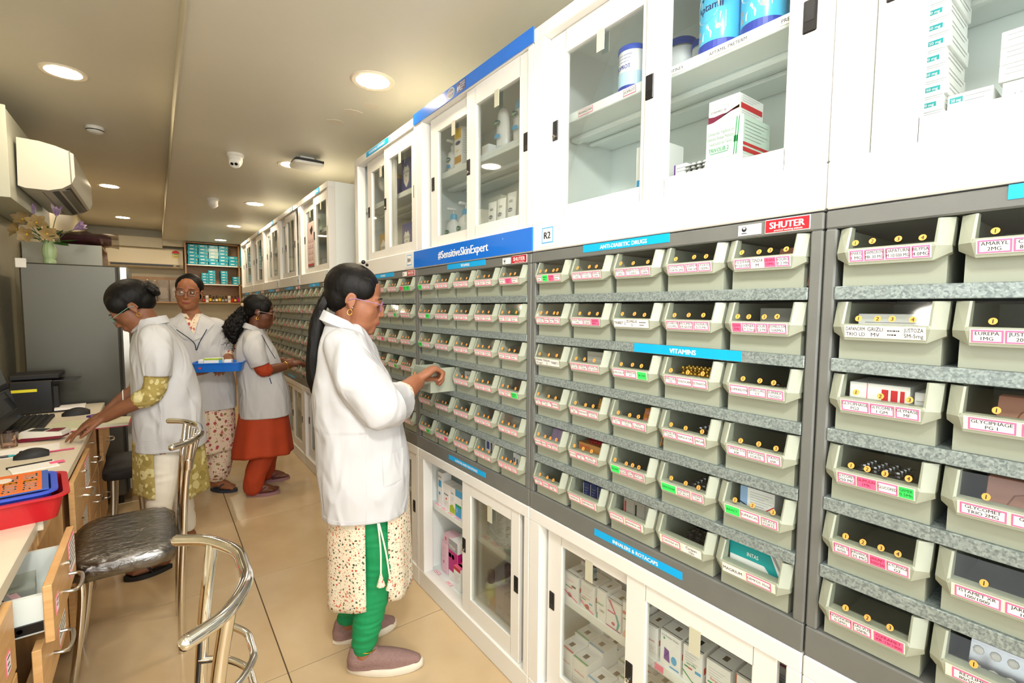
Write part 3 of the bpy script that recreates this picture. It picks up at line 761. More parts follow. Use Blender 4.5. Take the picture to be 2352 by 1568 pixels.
revolve('powder_tin', 'white protein powder tin with blue lid behind the left R2 door', 2, .325, .105, SHZ, [('can', TINW, [(.039, 0), (.0405, .002), (.0405, .108), (.039, .11)]), ('lid', LIDB, [(.042, .108), (.042, .121), (.04, .123)])], jio, 'tin')
revolve('powder_tin', 'blue-lidded tin standing deep behind the shelf edge beside the formula tins', 2, .47, .25, SHZ, [('can', TINW, [(.042, 0), (.042, .108)]), ('rim', SILVER, [(.043, .108), (.043, .112)]), ('lid', LIDB, [(.044, .112), (.044, .126), (.042, .129)])], None, 'tin')
revolve('powder_tin', 'taller blue-lidded tin deep behind the R2 door stile', 2, .385, .25, SHZ, [('can', TINW, [(.042, 0), (.042, .138)]), ('rim', SILVER, [(.043, .138), (.043, .142)]), ('lid', LIDB, [(.044, .142), (.044, .16), (.042, .163)])], None, 'tin')
# shelf edge strips of the R2 cabinet
def edge(u, x, txt, w, m_=PINK, z=SHZ-.014, h=.017):
    yl = UNITS[u]['yl']; b = MB().m(m_).box(-w/2, w/2, -.001, 0, -h/2, h/2).m(PAPER).box(-w/2+.0015, w/2-.0015, -.0013, -.001, -h/2+.0015, h/2-.0015)
    b.text(txt, 0, -.0035, .011, -.0016, 'c', w-.006, INK, 1)
    tag(b.build('shelf_label', None, at(yl, x, .0575, z), RZ), 'small shelf edge strip printed %s' % {'PROHANCE MOM': 'in two words, lower left R2 shelf', 'JIOPROT': 'under the white powder tin', 'PROTINEX': 'left of the formula tins', 'APTAMIL PRETERM': 'under the formula tins', 'PREGESTIMIL': 'right of the formula tins'}[txt], 'label', 'shelf edge labels of the R2 cabinet')
PALEP = mat('strip_peach', S(250, 228, 214), .6)
edge(2, .185, 'PROHANCE MOM', .062); edge(2, .355, 'JIOPROT', .045); edge(2, .50, 'PROTINEX', .06, PALEP); edge(2, .64, 'APTAMIL PRETERM', .105, PALEP); edge(2, .79, 'PREGESTIMIL', .07, PALEP)
CF = 1.675   # floor of the wall cabinets
carton('flat white carton at the bottom of the carton tower in the R2 cabinet', 2, .631, .07, CF, .094, .13, .088, [('l', 0, .1, .7, .8, 4, .12)], [('l', 0, .1, .8, .8, 5, .12)])
MINT = mat('carton_mint', S(216, 236, 222), .45)
carton('pale green carton with green capitals in the middle of the R2 carton tower', 2, .631, .072, CF+.0885, .092, .125, .088,
       [('t', 'Glimepiride, Voglibose and', .42, .66, .13, LGREY, .72), ('t', 'Extended Release Metformin', .42, .52, .13, LGREY, .72), ('t', 'Hydrochloride Tablets', .42, .38, .13, LGREY, .62), ('t', 'TRIVOLIB 2', .36, .2, .15, PGREEN, .55), ('r', PGREEN, .12, .62, .155, .17), ('q', PGREEN, [(.76, .02), (.785, .02), (.845, .98), (.82, .98)]), ('q', PGREEN, [(.82, .02), (.845, .02), (.905, .98), (.88, .98)]), ('r', PGREEN, .76, .87, .34, .5)],
       [('r', RED, 0, 1, .06, .17), ('r', RED, 0, 1, .22, .30), ('l', 0, .05, .9, .85, 6, .09)], base=MINT)
carton('white carton with burgundy swoosh on top of the R2 carton tower', 2, .626, .075, CF+.177, .077, .11, .052,
       [('t', 'Sitagliptin Phosphate', .45, .78, .14, LGREY, .7), ('t', 'Tablets IP 50 mg', .4, .6, .14, LGREY, .55), ('t', 'SITASHIELD 50', .33, .42, .13, INK, .5), ('q', mat('print_burgundy', S(120, 20, 60), .5), [(0, 0), (.2, .03), (.45, .15), (.7, .35), (1, .48), (1, .36), (.7, .28), (.45, .3), (.2, .26), (0, .3)]), ('q', mat('print_orange', S(240, 120, 40), .5), [(.72, .36), (1, .48), (1, .34), (.8, .33)])],
       [('r', RED, .05, .95, .36, .6), ('l', 0, .1, .8, .9, 3, .1), ('l', 0, .1, .8, .26, 2, .1)])
carton('small white carton with violet edge and red band beside the blister stack', 2, .505, .085, CF, .035, .07, .105, [('r', RED, 0, 1, .2, .45), ('r', PURP, 0, .12, .45, 1), ('l', 0, .2, .9, .9, 4, .08)], group=None)
carton('white carton with blue squares behind the left R2 door', 2, .40, .09, CF, .085, .1, .185, [('r', SKYB, .04, .32, .36, .5), ('r', DBLUE, .34, .62, .36, .5), ('r', DBLUE, .65, .95, .36, .5), ('t', 'Fixed Dose Combination', .45, .26, .05, LGREY, .8), ('t', 'of Linagliptin and', .4, .2, .05, LGREY, .6)])
TABM = mat('tablet_white', S(240, 238, 230), .5); FOIL = mat('blister_foil', S(200, 202, 204), .28, metal=.9)
FOILG = mat('blister_green', S(70, 105, 85), .35, metal=.3); GOLDF = mat('blister_gold', S(215, 170, 60), .25, metal=.5); AMBER = mat('blister_amber', S(225, 140, 40), .25, metal=.0, coat=.5)
BRNF = mat('blister_brown', S(175, 120, 98), .4); PURF = mat('blister_purple', S(165, 135, 180), .4); REDF = mat('blister_red', S(190, 25, 45), .3, coat=.4); SILF = mat('blister_silver', S(150, 152, 155), .25, metal=.9); DKF = mat('blister_dark', S(58, 58, 62), .25, metal=.5)
def blister(w, l, fm, tm, nx=2, ny=5, th=.004, wave=.0):
    b = MB().m(fm).cbox(-w/2, w/2, 0, l, 0, .0008, .0003)
    b.m(tm)
    for i in range(nx):
        for j in range(ny):
            cx, cy_ = -w/2+w*(i+.5)/nx, l*(j+.5)/ny
            b.lathe([(min(w/nx, l/ny)*.36, .0008), (min(w/nx, l/ny)*.33, .0008+th*.7), (min(w/nx, l/ny)*.2, .0008+th)], 8, (cx, cy_, 0), cap=True)
    return b.mesh('blister_pack')
bl = blister(.062, .085, FOIL, TABM, 4, 5, .006)
for k in range(6):
    o = link('blister_pack', bl, None, at(UNITS[2]['yl'], .555+random.uniform(-.003, .003), .075+random.uniform(-.004, .004), CF+.055+.0071*k), RZ+random.uniform(-.05, .05))
    tag(o, 'foil blister pack of white tablets in the stack left of the green carton', 'blister pack', 'stacked white tablet blisters in the R2 cabinet')
carton('flat white carton lying under the stack of tablet blisters', 2, .557, .068, CF, .066, .1, .0545, [('l', 0, .1, .8, .8, 4, .15)])
blg = blister(.075, .05, FOILG, mat('tablet_green', S(120, 160, 90), .4), 5, 3, .004)
for k in range(4):
    o = link('blister_pack', blg, None, at(UNITS[2]['yl'], .255+.012*(k % 2), .08+.006*k, CF+.047+.006*k), RZ+.2*(-1)**k*.5); o.rotation_euler[1] = .03
    tag(o, 'dark green blister sheet in the loose pile at the lower left of R2 cabinet', 'blister pack', 'dark green blister pile in the R2 cabinet')
carton('low white carton under the dark green blister pile', 2, .25, .075, CF, .10, .09, .046, [('l', 0, .1, .8, .8, 3, .2)])
# stacked thin cartons in the nearest cabinet
PR1 = [('r', TEAL, .60, .88, .30, .62), ('t', '50 mg', .74, .36, .26, PAPER, .2), ('r', RED, .40, .41, 0, 1), ('l', 0, .03, .36, .6, 3, .2), ('l', 0, .5, .95, .85, 1, .2)]
for k in range(12):
    if k < 2: P_ = [('l', 0, .05, .6, .75, 4, .16), ('r', INK, .12, .45, .35, .7)]
    else: P_ = PR1
    carton('thin teal-block carton, %s in tall stack, nearest cabinet' % (['lowest', 'second lowest', 'third from bottom', 'fourth from bottom', 'fifth from bottom', 'sixth from bottom', 'seventh from bottom', 'eighth from bottom', 'fourth from top', 'third from top', 'second from top', 'topmost'][k]) if k > 1 else 'thin barcoded carton, %s in the nearest cabinet stack' % ['lowest', 'second lowest'][k],
           1, .106+.002*((k*5) % 3-1), .085, CF+.0262*k, .078, .13, .0256, P_, [('l', 0, .1, .9, .7, 2, .3)], group='thin cartons stacked in the nearest cabinet')
for k in range(2):
    carton('short thin white carton with teal block, %s of the pair beside the tall stack' % ['lower', 'upper'][k], 1, .176, .088, CF+.046+.0262*k, .056, .12, .0256, [('r', TEAL, .05, .35, .45, .8), ('t', '50 mg', .2, .5, .28, PAPER, .22), ('l', 0, .4, .95, .7, 2, .3)], group='thin cartons stacked in the nearest cabinet')
carton('plain white carton carrying the pair of short thin cartons', 1, .176, .088, CF, .058, .12, .0455, [('l', 0, .1, .7, .7, 2, .2)])
carton('wide white carton with faint coloured name in the nearest cabinet', 1, .285, .088, CF, .145, .14, .040, [('l', 0, .1, .7, .7, 2, .2)])
carton('second wide white carton, upper one beside the thin carton stack', 1, .287, .09, CF+.0405, .145, .14, .056, [('t', 'LIPVAS XR 500', .4, .45, .3, LGREY, .6)])
for k in range(3):
    P_ = [('l', 0, .05, .5, .7, 2, .3)]+([('r', DBLUE, .5, .72, .3, .7), ('t', '100 mg', .61, .38, .3, PAPER, .18)] if k != 1 else [])
    carton('slim white carton with navy block, %s of three in the nearest cabinet' % ['lowest', 'middle', 'topmost'][k], 1, .285, .085, CF+.097+.0262*k, .15, .13, .0256, P_, group='slim cartons in the nearest cabinet')
# cream and lotion bottles in the bannered cabinet
BOT = mat('bottle_white', S(246, 246, 244), .3); CAPB = mat('cap_blue', S(110, 190, 235), .3)
def oval_logo(t, r, z, ry=.017, rx=.012, bar=None, text='Cetaphil', sub=None, subm=SKYB):
    b = MB(); b.m(PGREEN).add(ell(.001, z, rx+.0012, ry*.55+.0012, 20, 0), [tuple(range(20))]).m(NAVY).add(ell(0, z, rx, ry*.55, 20, .0002), [tuple(range(20))])
    b.text(text, 0, z-.003, .009, .0004, 'c', rx*1.7, PAPER, 1)
    if bar: gridquad(b, subm, -rx, rx, bar-.007, bar+.007, .0002, 6)
    b.m(LGREY)
    for k in range(4): b.quad((-rx, 0, z-.022-.005*k), (rx*.4, 0, z-.022-.005*k), (rx*.4, 0, z-.0205-.005*k), (-rx, 0, z-.0205-.005*k))
    wrap(b, r); b.build('printed_label', t)
def pump(label, x, z, sc, neck):
    k = sc
    t = revolve('pump_bottle', label, 3, x, .12, z, [('bottle', BOT, [(.030*k, 0), (.034*k, .004), (.034*k, .085*k), (.028*k, .105*k), (.014*k, .115*k), (.013*k, .12*k)]), ('collar', neck, [(.0155*k, .119*k), (.0155*k, .137*k), (.010*k, .14*k)]), ('pump_stem', BOT, [(.004, .139*k), (.004, .155*k)])], lambda t: oval_logo(t, .034*k, .068*k, bar=.035*k, rx=.018), 'bottle', 'pump bottles in the bannered cabinet', sy_=.8)
    MB().m(BOT).cbox(-.008, .008, -.035, .010, .153*k, .164*k, .003).build('pump_head', t)
pump('white pump lotion bottle alone on the left bannered shelf', .145, SHZ, .97, BOT)
pump('white pump bottle with light blue collar, left of the lower pair', .145, CF, 1.2, CAPB)
pump('white pump bottle with light blue collar, right of the lower pair', .255, CF, 1.25, CAPB)
carton('white and gold sunscreen carton on the left bannered shelf', 3, .262, .075, SHZ, .06, .06, .175, [('r', YEL, .02, .98, .72, .98), ('r', mat('print_gold', S(200, 150, 50), .4), .02, .98, .12, .3), ('e', NAVY, .5, .62, .36, .05), ('t', '50+', .5, .4, .09, YEL, .5)], [('l', 0, .1, .9, .9, 10, .06)])
def lotion(label, x, capm, base):
    t = revolve('lotion_bottle', label, 3, x, .12, SHZ, [('bottle', BOT, [(.034, .012), (.0365, .03), (.037, .09), (.034, .125), (.03, .135)]), ('cap', capm, [(.0305, .134), (.029, .155), (.022, .17), (.01, .177), (.001, .178)]), ('base_band', base, [(.034, 0), (.0355, .006), (.0362, .024)])], lambda t: oval_logo(t, .0365, .112, rx=.02, bar=.06), 'bottle', sy_=.62)
lotion('white baby lotion bottle with white cap and blue foot', .545, BOT, CAPB)
lotion('white baby wash bottle with domed light blue cap', .66, CAPB, BOT)
carton('small white carton left of the baby lotion bottles', 3, .475, .08, SHZ, .05, .05, .045, [('l', 0, .2, .9, .7, 3, .15)])
carton('pale carton stood deep behind the baby lotion bottles', 3, .49, .17, SHZ, .05, .05, .10, [('l', 0, .2, .9, .7, 3, .1)])
for k, (x, h) in enumerate(((.485, .165), (.55, .168), (.62, .18), (.755, .175))):
    yl = UNITS[3]['yl']; t = thing('cream_tube', 'white cream tube standing on its cap, %s of four below the lotion shelf' % ORD[k], 'tube', at(yl, x, .11, CF), RZ, 'standing cream tubes')
    rings = []
    for i in range(9):
        f = i/8; a = .021+.009*f; b_ = .021*(1-f)+.0012
        rings.append([(a*math.cos(2*PI*q/20), b_*math.sin(2*PI*q/20), .02+(h-.02)*f) for q in range(20)])
    MB().m(BOT).loft(rings).build('tube_body', t, smooth=True, angle=60); MB().m(BOT).lathe([(.019, 0), (.02, .002), (.02, .021)], 20).build('cap', t, smooth=True)
    b = MB(); b.m(NAVY).add(ell(0, h*.62, .014, .0085, 18, -.0125), [tuple(range(18))]).m(SKYB).quad((-.014, -.0145, h*.36), (.014, -.0145, h*.36), (.014, -.0145, h*.47), (-.014, -.0145, h*.47)); b.text('Cetaphil', 0, h*.62-.003, .009, -.0128, 'c', .023, PAPER, 1)
    b.m(LGREY).quad((-.011, -.0105, h*.78), (.011, -.0105, h*.78), (.011, -.0105, h*.84), (-.011, -.0105, h*.84))
    for i in range(len(b.v)):
        p = b.v[i]; f = (p[2]-.02)/(h-.02); b.v[i] = (p[0], -(.021*(1-f)+.0012)*(1-(p[0]/(.021+.009*f))**2)**.5-.0009+(p[1]+.0125)*.04, p[2])
    b.build('printed_label', t)
# blue milk powder cartons in the R4 cabinet
FORB = mat('carton_royal', S(35, 60, 150), .35); FORG = mat('carton_goldtone', S(205, 165, 80), .4)
LP = [('q', PAPER, [(.2, .62), (.35, .78), (.5, .72), (.65, .78), (.8, .62), (.74, .3), (.5, .12), (.26, .3)]), ('t', 'LACTOGEN', .5, .55, .1, NAVY, .56), ('t', 'PRO', .5, .45, .08, NAVY, .25), ('t', '3', .5, .28, .14, RED, .2), ('r', FORG, .05, .95, 0, .06)]
NP = [('q', PAPER, [(.15, .6), (.5, .8), (.85, .6), (.7, .2), (.5, .1), (.3, .2)]), ('t', 'NAN', .5, .46, .14, NAVY, .5), ('t', 'PRO', .5, .36, .08, NAVY, .25), ('t', '3', .6, .22, .1, RED, .15)]
carton('royal blue milk powder carton on the R4 shelf, right door', 4, .60, .075, SHZ, .125, .06, .175, LP, [('r', FORG, 0, .3, 0, 1)], base=FORB)
carton('gold edged blue carton beside the shelf carton in the R4 cabinet', 4, .72, .08, SHZ, .09, .06, .175, LP, base=FORG)
carton('royal blue milk powder carton on the R4 cabinet floor', 4, .60, .075, CF, .125, .09, .18, LP, [('l', 0, .1, .9, .8, 7, .08), ('r', RED, .1, .9, .85, .95)], base=FORB)
carton('gold toned carton at the lower right of the R4 cabinet', 4, .735, .08, CF, .10, .06, .15, LP, base=FORG)
carton('gold toned milk carton on the R4 cabinet floor, left door', 4, .27, .075, CF, .12, .06, .165, NP, base=FORG)
carton('blue carton deep on the left of the R4 shelf', 4, .25, .13, SHZ, .09, .06, .15, LP, base=FORB)
revolve('powder_tin', 'blue milk powder tin with gold lid on the R4 shelf', 4, .345, .12, SHZ, [('can', FORB, [(.05, 0), (.05, .12)]), ('lid', FORG, [(.052, .12), (.052, .14), (.05, .143)])], lambda t: wrap(MB().m(PAPER).add(ell(0, .055, .03, .035, 20, 0), [tuple(range(20))]), .0505).build('printed_label', t), 'tin')
# cartons in the lower cabinets
LS = .43; LF = .085
INH = [
 (.150, .066, .086, [('t', 'budecort', .45, .72, .1, HOT, .7), ('r', INK, .55, .85, .52, .6), ('r', PGREEN, .08, .35, .45, .5), ('r', RED, .35, .6, .44, .49), ('e', HOT, .4, .16, .16, .09), ('q', HOT, [(0, .28), (.3, .2), (1, .06), (1, .02), (.3, .12), (0, .2)])], 'white carton with pink swirl and dark band'),
 (.225, .060, .092, [('t', 'budecort', .4, .42, .1, RED, .7), ('l', 0, .1, .8, .8, 4, .08), ('r', PGREEN, .05, .4, .34, .38), ('e', RED, .5, .14, .18, .09), ('r', SKYB, .65, .9, .28, .34), ('q', HOT, [(0, .3), (.3, .18), (1, .05), (1, 0), (.3, .1), (0, .22)])], 'white carton with red swirl'),
 (.285, .040, .098, [('t', 'LUPIN', .6, .3, .1, INK, .5), ('t', 'Budamate-C', .4, .5, .12, PGREEN, .8), ('r', PGREEN, 0, .12, 0, .2)], 'slim white carton with green lettering'),
 (.335, .060, .085, [('r', MAG, 0, 1, 0, .05), ('q', MAG, [(.1, 1), (.3, 1), (.7, .6), (.6, .6)]), ('q', TEAL, [(.6, .6), (.75, .6), (.95, .3), (.8, 0), (.7, 0), (.78, .3)]), ('r', MAG, .1, .6, .56, .62), ('e', MAG, .5, .2, .13, .06), ('l', 0, .1, .5, .8, 3, .06)], 'white carton with magenta and teal arc'),
 (.405, .072, .11, [('r', mat('print_clay', S(205, 90, 70), .5), 0, 1, .64, .73), ('t', 'foracort', .4, .655, .07, PAPER, .5), ('r', SKYB, .68, .98, .56, .64), ('e', RED, .5, .25, .3, .16), ('q', mat('print_skin', S(235, 185, 160), .5), [(0, 0), (1, 0), (.9, .2), (.1, .2)]), ('r', PGREEN, .05, .35, .5, .54)], 'salmon carton with red emblem'),
 (.470, .05, .09, [('t', 'foracort', .5, .5, .1, RED, .8), ('l', 0, .1, .9, .35, 4, .07)], 'white carton with small red name'),
 (.535, .066, .098, [('t', 'Dry Powder Inhaler', .5, .86, .08, LGREY, .85), ('q', PURP, [(.2, .2), (.5, .16), (.45, .5), (.22, .55)]), ('e', SKYB, .7, .3, .14, .12), ('r', SKYB, .5, .95, .05, .1), ('e', PGREEN, .2, .8, .05, .03)], 'white carton with violet inhaler picture'),
 (.602, .058, .098, [('t', 'seroflo', .45, .5, .1, PGREEN, .6), ('l', 0, .1, .8, .8, 4, .07), ('r', PGREEN, .08, .3, .4, .44), ('r', RED, .3, .5, .39, .43), ('r', SKYB, .65, .95, .36, .44), ('q', PGREEN, [(0, .3), (.5, .1), (1, .05), (1, .02), (.5, .06), (0, .25)])], 'white carton with green name'),
 (.672, .066, .098, [('t', 'foracort', .45, .5, .1, RED, .6), ('l', 0, .1, .8, .8, 4, .07), ('r', PGREEN, .08, .3, .4, .44), ('r', SKYB, .68, .95, .2, .28), ('q', RED, [(0, .35), (.5, .12), (1, .02), (1, 0), (.5, .08), (0, .3)])], 'white carton with red name and blue block'),
 (.745, .062, .105, [('t', 'Symbicort', .5, .42, .1, RED, .75), ('l', 0, .1, .9, .8, 5, .06), ('e', mat('print_lime', S(170, 200, 40), .5), .3, .2, .2, .1), ('e', PAPER, .3, .2, .1, .05), ('r', mat('print_brick', S(190, 90, 50), .5), 0, .06, 0, 1)], 'cream carton with lime ring'),
 (.82, .07, .085, [('r', RED, .1, .9, .85, .92), ('l', 0, .1, .9, .6, 3, .1)], 'white carton with red top stripe')]
TOPP = [('r', INK, .42, .62, .35, .62), ('l', 0, .05, .9, .85, 2, .12), ('r', INK, .0, 1, .08, .12)]
for x, w, h, P_, d_ in INH:
    carton(d_+' on the shelf of the inhaler cabinet', 2, x, .062, LS, w-.003, .075, h, P_, [('r', RED, .1, .6, .4, .58), ('r', SKYB, .55, .95, .66, .76), ('l', 0, .1, .9, .3, 4, .06)], TOPP, group='inhaler cartons on the shelf')
for k in range(9):
    carton('white carton in the back row of the inhaler shelf, %s from left' % (ORD+['sixth', 'seventh', 'eighth', 'ninth'])[k], 2, .14+.078*k, .15+.012*(k % 3), LS, .066, .07, .088+.008*(k % 3), [('l', 0, .1, .9, .8, 4, .08), ('r', RED, .1, .5, .5, .56)], [], [('r', INK, .35, .6, .3, .6), ('r', SKYB if k % 2 else MAG, 0, 1, .05, .12)], group='back row inhaler cartons')
n_ = 0
for i in range(6):
    for j in range(4):
        if i in (2,) and j > 2: continue
        hgt = [.155, .14, .10, .12, .13, .11][i]+.012*((i+j) % 3)
        col_ = [RED, PGREEN, SKYB, SKYB, PGREEN, MAG][(i+j) % 6]
        carton('white carton on inhaler cabinet floor, column %s from left, rank %s from front' % ((ORD+['sixth'])[i], ORD[j]), 2, .125+.068*i, .065+.075*j, LF, .065, .073, hgt,
               [('t', 'budecort', .5, .7, .08, RED, .7), ('l', 0, .1, .9, .55, 4, .06), ('r', SKYB, .5, .9, .1, .18)], [('l', 0, .1, .9, .55, 4, .06)], [('r', INK, .35, .6, .3, .6), ('r', col_, 0, 1, .03, .12), ('l', 0, .05, .9, .85, 2, .1)], group='cartons packed on the inhaler cabinet floor')
for i in range(4):
    carton('white carton on the inhaler cabinet floor behind right door, %s from left' % ORD[i], 2, .56+.075*i, .065, LF, .07, .07, .14+.01*(i % 2), [('l', 0, .1, .9, .8, 5, .07)], [], TOPP, group='cartons packed on the inhaler cabinet floor')
t_ = MB().m(HOT).box(-.014, .014, -.001, 0, -.009, .009).build('price_sticker', None, at(UNITS[2]['yl'], .505, .0575, LS-.014), RZ); tag(t_, 'plain pink sticker on the inhaler shelf edge', 'sticker')
# lotions cabinet, left side open
carton('tall white carton with blue square, leftmost on the lotions shelf', 3, .085, .075, LS, .050, .05, .165, [('r', SKYB, .2, .75, .55, .75), ('e', SKYB, .4, .35, .2, .05), ('t', 'physiogel', .45, .85, .06, INK, .7)])
carton('white carton with black name, second on the lotions shelf', 3, .148, .075, LS, .058, .05, .125, [('t', 'Atarax', .5, .55, .12, INK, .7), ('r', RED, .4, .6, .38, .45), ('l', 0, .2, .8, .3, 3, .06)])
carton('white carton with lime foot, third on the lotions shelf', 3, .208, .075, LS, .05, .05, .125, [('q', mat('print_lime', S(140, 200, 50), .5), [(0, 0), (1, 0), (1, .2), (.5, .35), (0, .25)]), ('t', 'Saslic', .5, .75, .1, INK, .6), ('l', 0, .2, .8, .6, 3, .06)])
carton('blue and white carton with green band, fourth on the lotions shelf', 3, .268, .072, LS, .055, .05, .13, [('r', SKYB, 0, 1, .75, 1), ('r', PGREEN, 0, 1, .38, .47), ('r', SKYB, 0, 1, .02, .38), ('t', '1', .3, .18, .2, PAPER, .2)], [('r', SKYB, 0, 1, .75, 1)])
carton('white tall carton deep on the right of the lotions shelf', 3, .55, .11, LS, .075, .06, .16, [('l', 0, .2, .8, .4, 5, .07)])
carton('slim white carton behind the left stile on the lotions shelf', 3, .48, .12, LS, .05, .06, .16, [('l', 0, .2, .8, .4, 5, .07)])
carton('grey-white carton deep behind the glass on the lotions shelf', 3, .63, .19, LS, .06, .06, .12, [('l', 0, .2, .8, .4, 5, .07)])
revolve('mouthwash_bottle', 'teal liquid bottle at the right of the lotions shelf', 3, .775, .12, LS, [('bottle', TEAL, [(.03, 0), (.032, .004), (.032, .11), (.012, .135)]), ('cap', PAPER, [(.013, .134), (.013, .16)])], None, 'bottle')
PKC = mat('carton_pink', S(240, 200, 215), .5)
carton('tall pale pink carton on the lotions cabinet floor', 3, .10, .09, LF, .055, .06, .155, [('l', 0, .2, .6, .8, 5, .08), ('e', MAG, .4, .35, .08, .06)], base=PKC)
carton('pale pink carton laid across the tall pink carton', 3, .13, .092, LF+.1555, .08, .055, .045, [('l', 0, .1, .8, .7, 3, .2), ('e', HOT, .25, .5, .1, .2)], base=PKC)
carton('magenta and silver wash carton on the lotions cabinet floor', 3, .195, .085, LF, .085, .07, .20, [('r', LGREY, 0, 1, .74, 1), ('r', MAG, 0, 1, .22, .74), ('t', 'VWash', .4, .8, .11, PAPER, .65), ('e', PURP, .5, .6, .15, .06), ('r', TEAL, 0, .3, .55, .65)], [('r', MAG, 0, 1, .22, .74), ('e', HOT, .5, .6, .2, .06), ('e', HOT, .5, .38, .2, .06)])
carton('white carton with red and pink top, front of the lotions cabinet floor', 3, .265, .066, LF, .062, .06, .105, [('r', RED, 0, 1, .85, 1), ('l', 0, .1, .9, .7, 6, .08)], [], [('r', HOT, 0, 1, 0, 1), ('r', RED, .1, .9, .3, .5)])
for k in range(6):
    carton('pale lilac carton, %s of the block behind the lotions door' % (ORD+['sixth'])[k], 3, .60+.066*(k % 3), .075+.062*(k//3), LF, .062, .06, .16-.008*(k//3), [('t', 'YVA', .5, .5, .1, PURP, .4), ('l', 0, .1, .9, .35, 4, .06)], [('l', 0, .1, .9, .5, 5, .06)], [('l', 0, .1, .9, .8, 3, .2)], base=mat('carton_lilac', S(222, 200, 214), .5), group='lilac cartons behind the lotions door')
LIQ = mat('bottle_yellow', S(205, 210, 110), .35)
for k, (x, y) in enumerate(((.50, .10), (.545, .16), (.59, .21), (.50, .19))):
    revolve('pump_lotion', 'pale yellow bottle with black cap, %s of four behind the lotions door' % ORD[k], 3, x, y, LF, [('bottle', LIQ, [(.024, 0), (.026, .005), (.026, .12), (.014, .14)]), ('cap', BLACK, [(.0165, .138), (.0165, .185), (.012, .19)])], None, 'bottle', 'yellow bottles behind the lotions door')
carton('small orange carton at the front behind the lotions door', 3, .545, .075, LF, .035, .04, .085, [('l', 0, .1, .9, .7, 3, .1)], base=mat('carton_orange', S(230, 150, 40), .5))
def pinkstrip(u, x, y, z, k):
    b = MB().m(PINK).box(-.022, .022, -.009, .009, 0, .0008).m(PAPER).box(-.020, .020, -.007, .007, .0008, .001)
    b.m(HOT).box(-.016, .012, -.002, .002, .001, .0012)
    tag(b.build('shelf_label', None, at(UNITS[u]['yl'], x, y, z), RZ), 'pink bordered strip lying on the %s' % k, 'label', 'pink strips in the lotions cabinet')
for k, (x, z, nme) in enumerate(((.075, LS, 'lotions shelf, far left'), (.14, LS, 'lotions shelf under the black-named carton'), (.21, LS, 'lotions shelf under the lime carton'), (.27, LS, 'lotions shelf under the blue carton'), (.50, LS, 'lotions shelf behind the glass, left'), (.57, LS, 'lotions shelf behind the glass, middle'), (.66, LS, 'lotions shelf behind the glass, right'), (.08, LF, 'lotions cabinet floor, far left'), (.2, LF, 'lotions cabinet floor before the magenta carton'), (.55, LF, 'lotions cabinet floor behind the glass'))):
    pinkstrip(3, x, .0685 if z == LS else .06, z, nme)
# glimpses in the cabinet behind the standing woman and in the far cabinets
carton('brown patterned carton high in the cabinet behind the standing woman', 4, .77, .075, LS, .10, .07, .17, [('r', mat('print_brick', S(190, 90, 50), .5), 0, 1, .3, .6), ('l', 0, .1, .9, .9, 3, .08)], base=mat('carton_brown', S(120, 70, 40), .5))
for u in (5, 6, 7, 8, 9):
    for k in range(4):
        carton('pale carton in the %s of %s' % (['upper left', 'upper right', 'lower left', 'lower right'][k], UNITS[u]['udesc']), u, [.25, .66][k % 2], .1, SHZ if k < 2 else CF, .16, .1, [.12, .15, .16, .13][(k+u) % 4], [('l', 0, .1, .9, .8, 5, .1)], base=[CARTON, MINT, PKC, CARTON][(u+k) % 4], group='pale cartons in the far cabinets')
        carton('boxed goods at %s in the base cabinet %s' % (['upper left', 'upper right', 'lower left', 'lower right'][k], UNITS[u]['ldesc']), u, [.26, .63][k % 2], .1, LS if k < 2 else LF, .18, .1, [.12, .15, .16, .13][(k+u) % 4], [('l', 0, .1, .9, .8, 5, .1)], base=[CARTON, MINT, CARTON, PKC][(u+k) % 4], group='boxed goods in the far lower cabinets')
b = MB().m(mat('poster_pale', S(215, 190, 185), .6)).box(-.095, .095, -.0012, 0, 0, .36).m(INK).add([(-.02, -.0016, .30), (.06, -.0016, .33), (.07, -.0016, .29), (.03, -.0016, .25), (.0, -.0016, .27)], [(0, 1, 2, 3, 4)])
for i in range(3):
    for j in range(4):
        b.m(mat('poster_line', S(150, 110, 110), .6)).box(-.07+.052*i, -.04+.052*i, -.0016, -.0012, .05+.048*j, .058+.048*j).box(-.06+.052*i, -.05+.052*i, -.0016, -.0012, .062+.048*j, .078+.048*j)
b.m(mat('poster_red', S(165, 60, 60), .6)).box(-.095, .095, -.0016, -.0012, .0, .022)
tag(b.build('paper_notice', None, at(UNITS[5]['yl'], .28, .0255, 1.74), RZ), 'pale printed notice taped inside the first far upper glass door', 'notice')
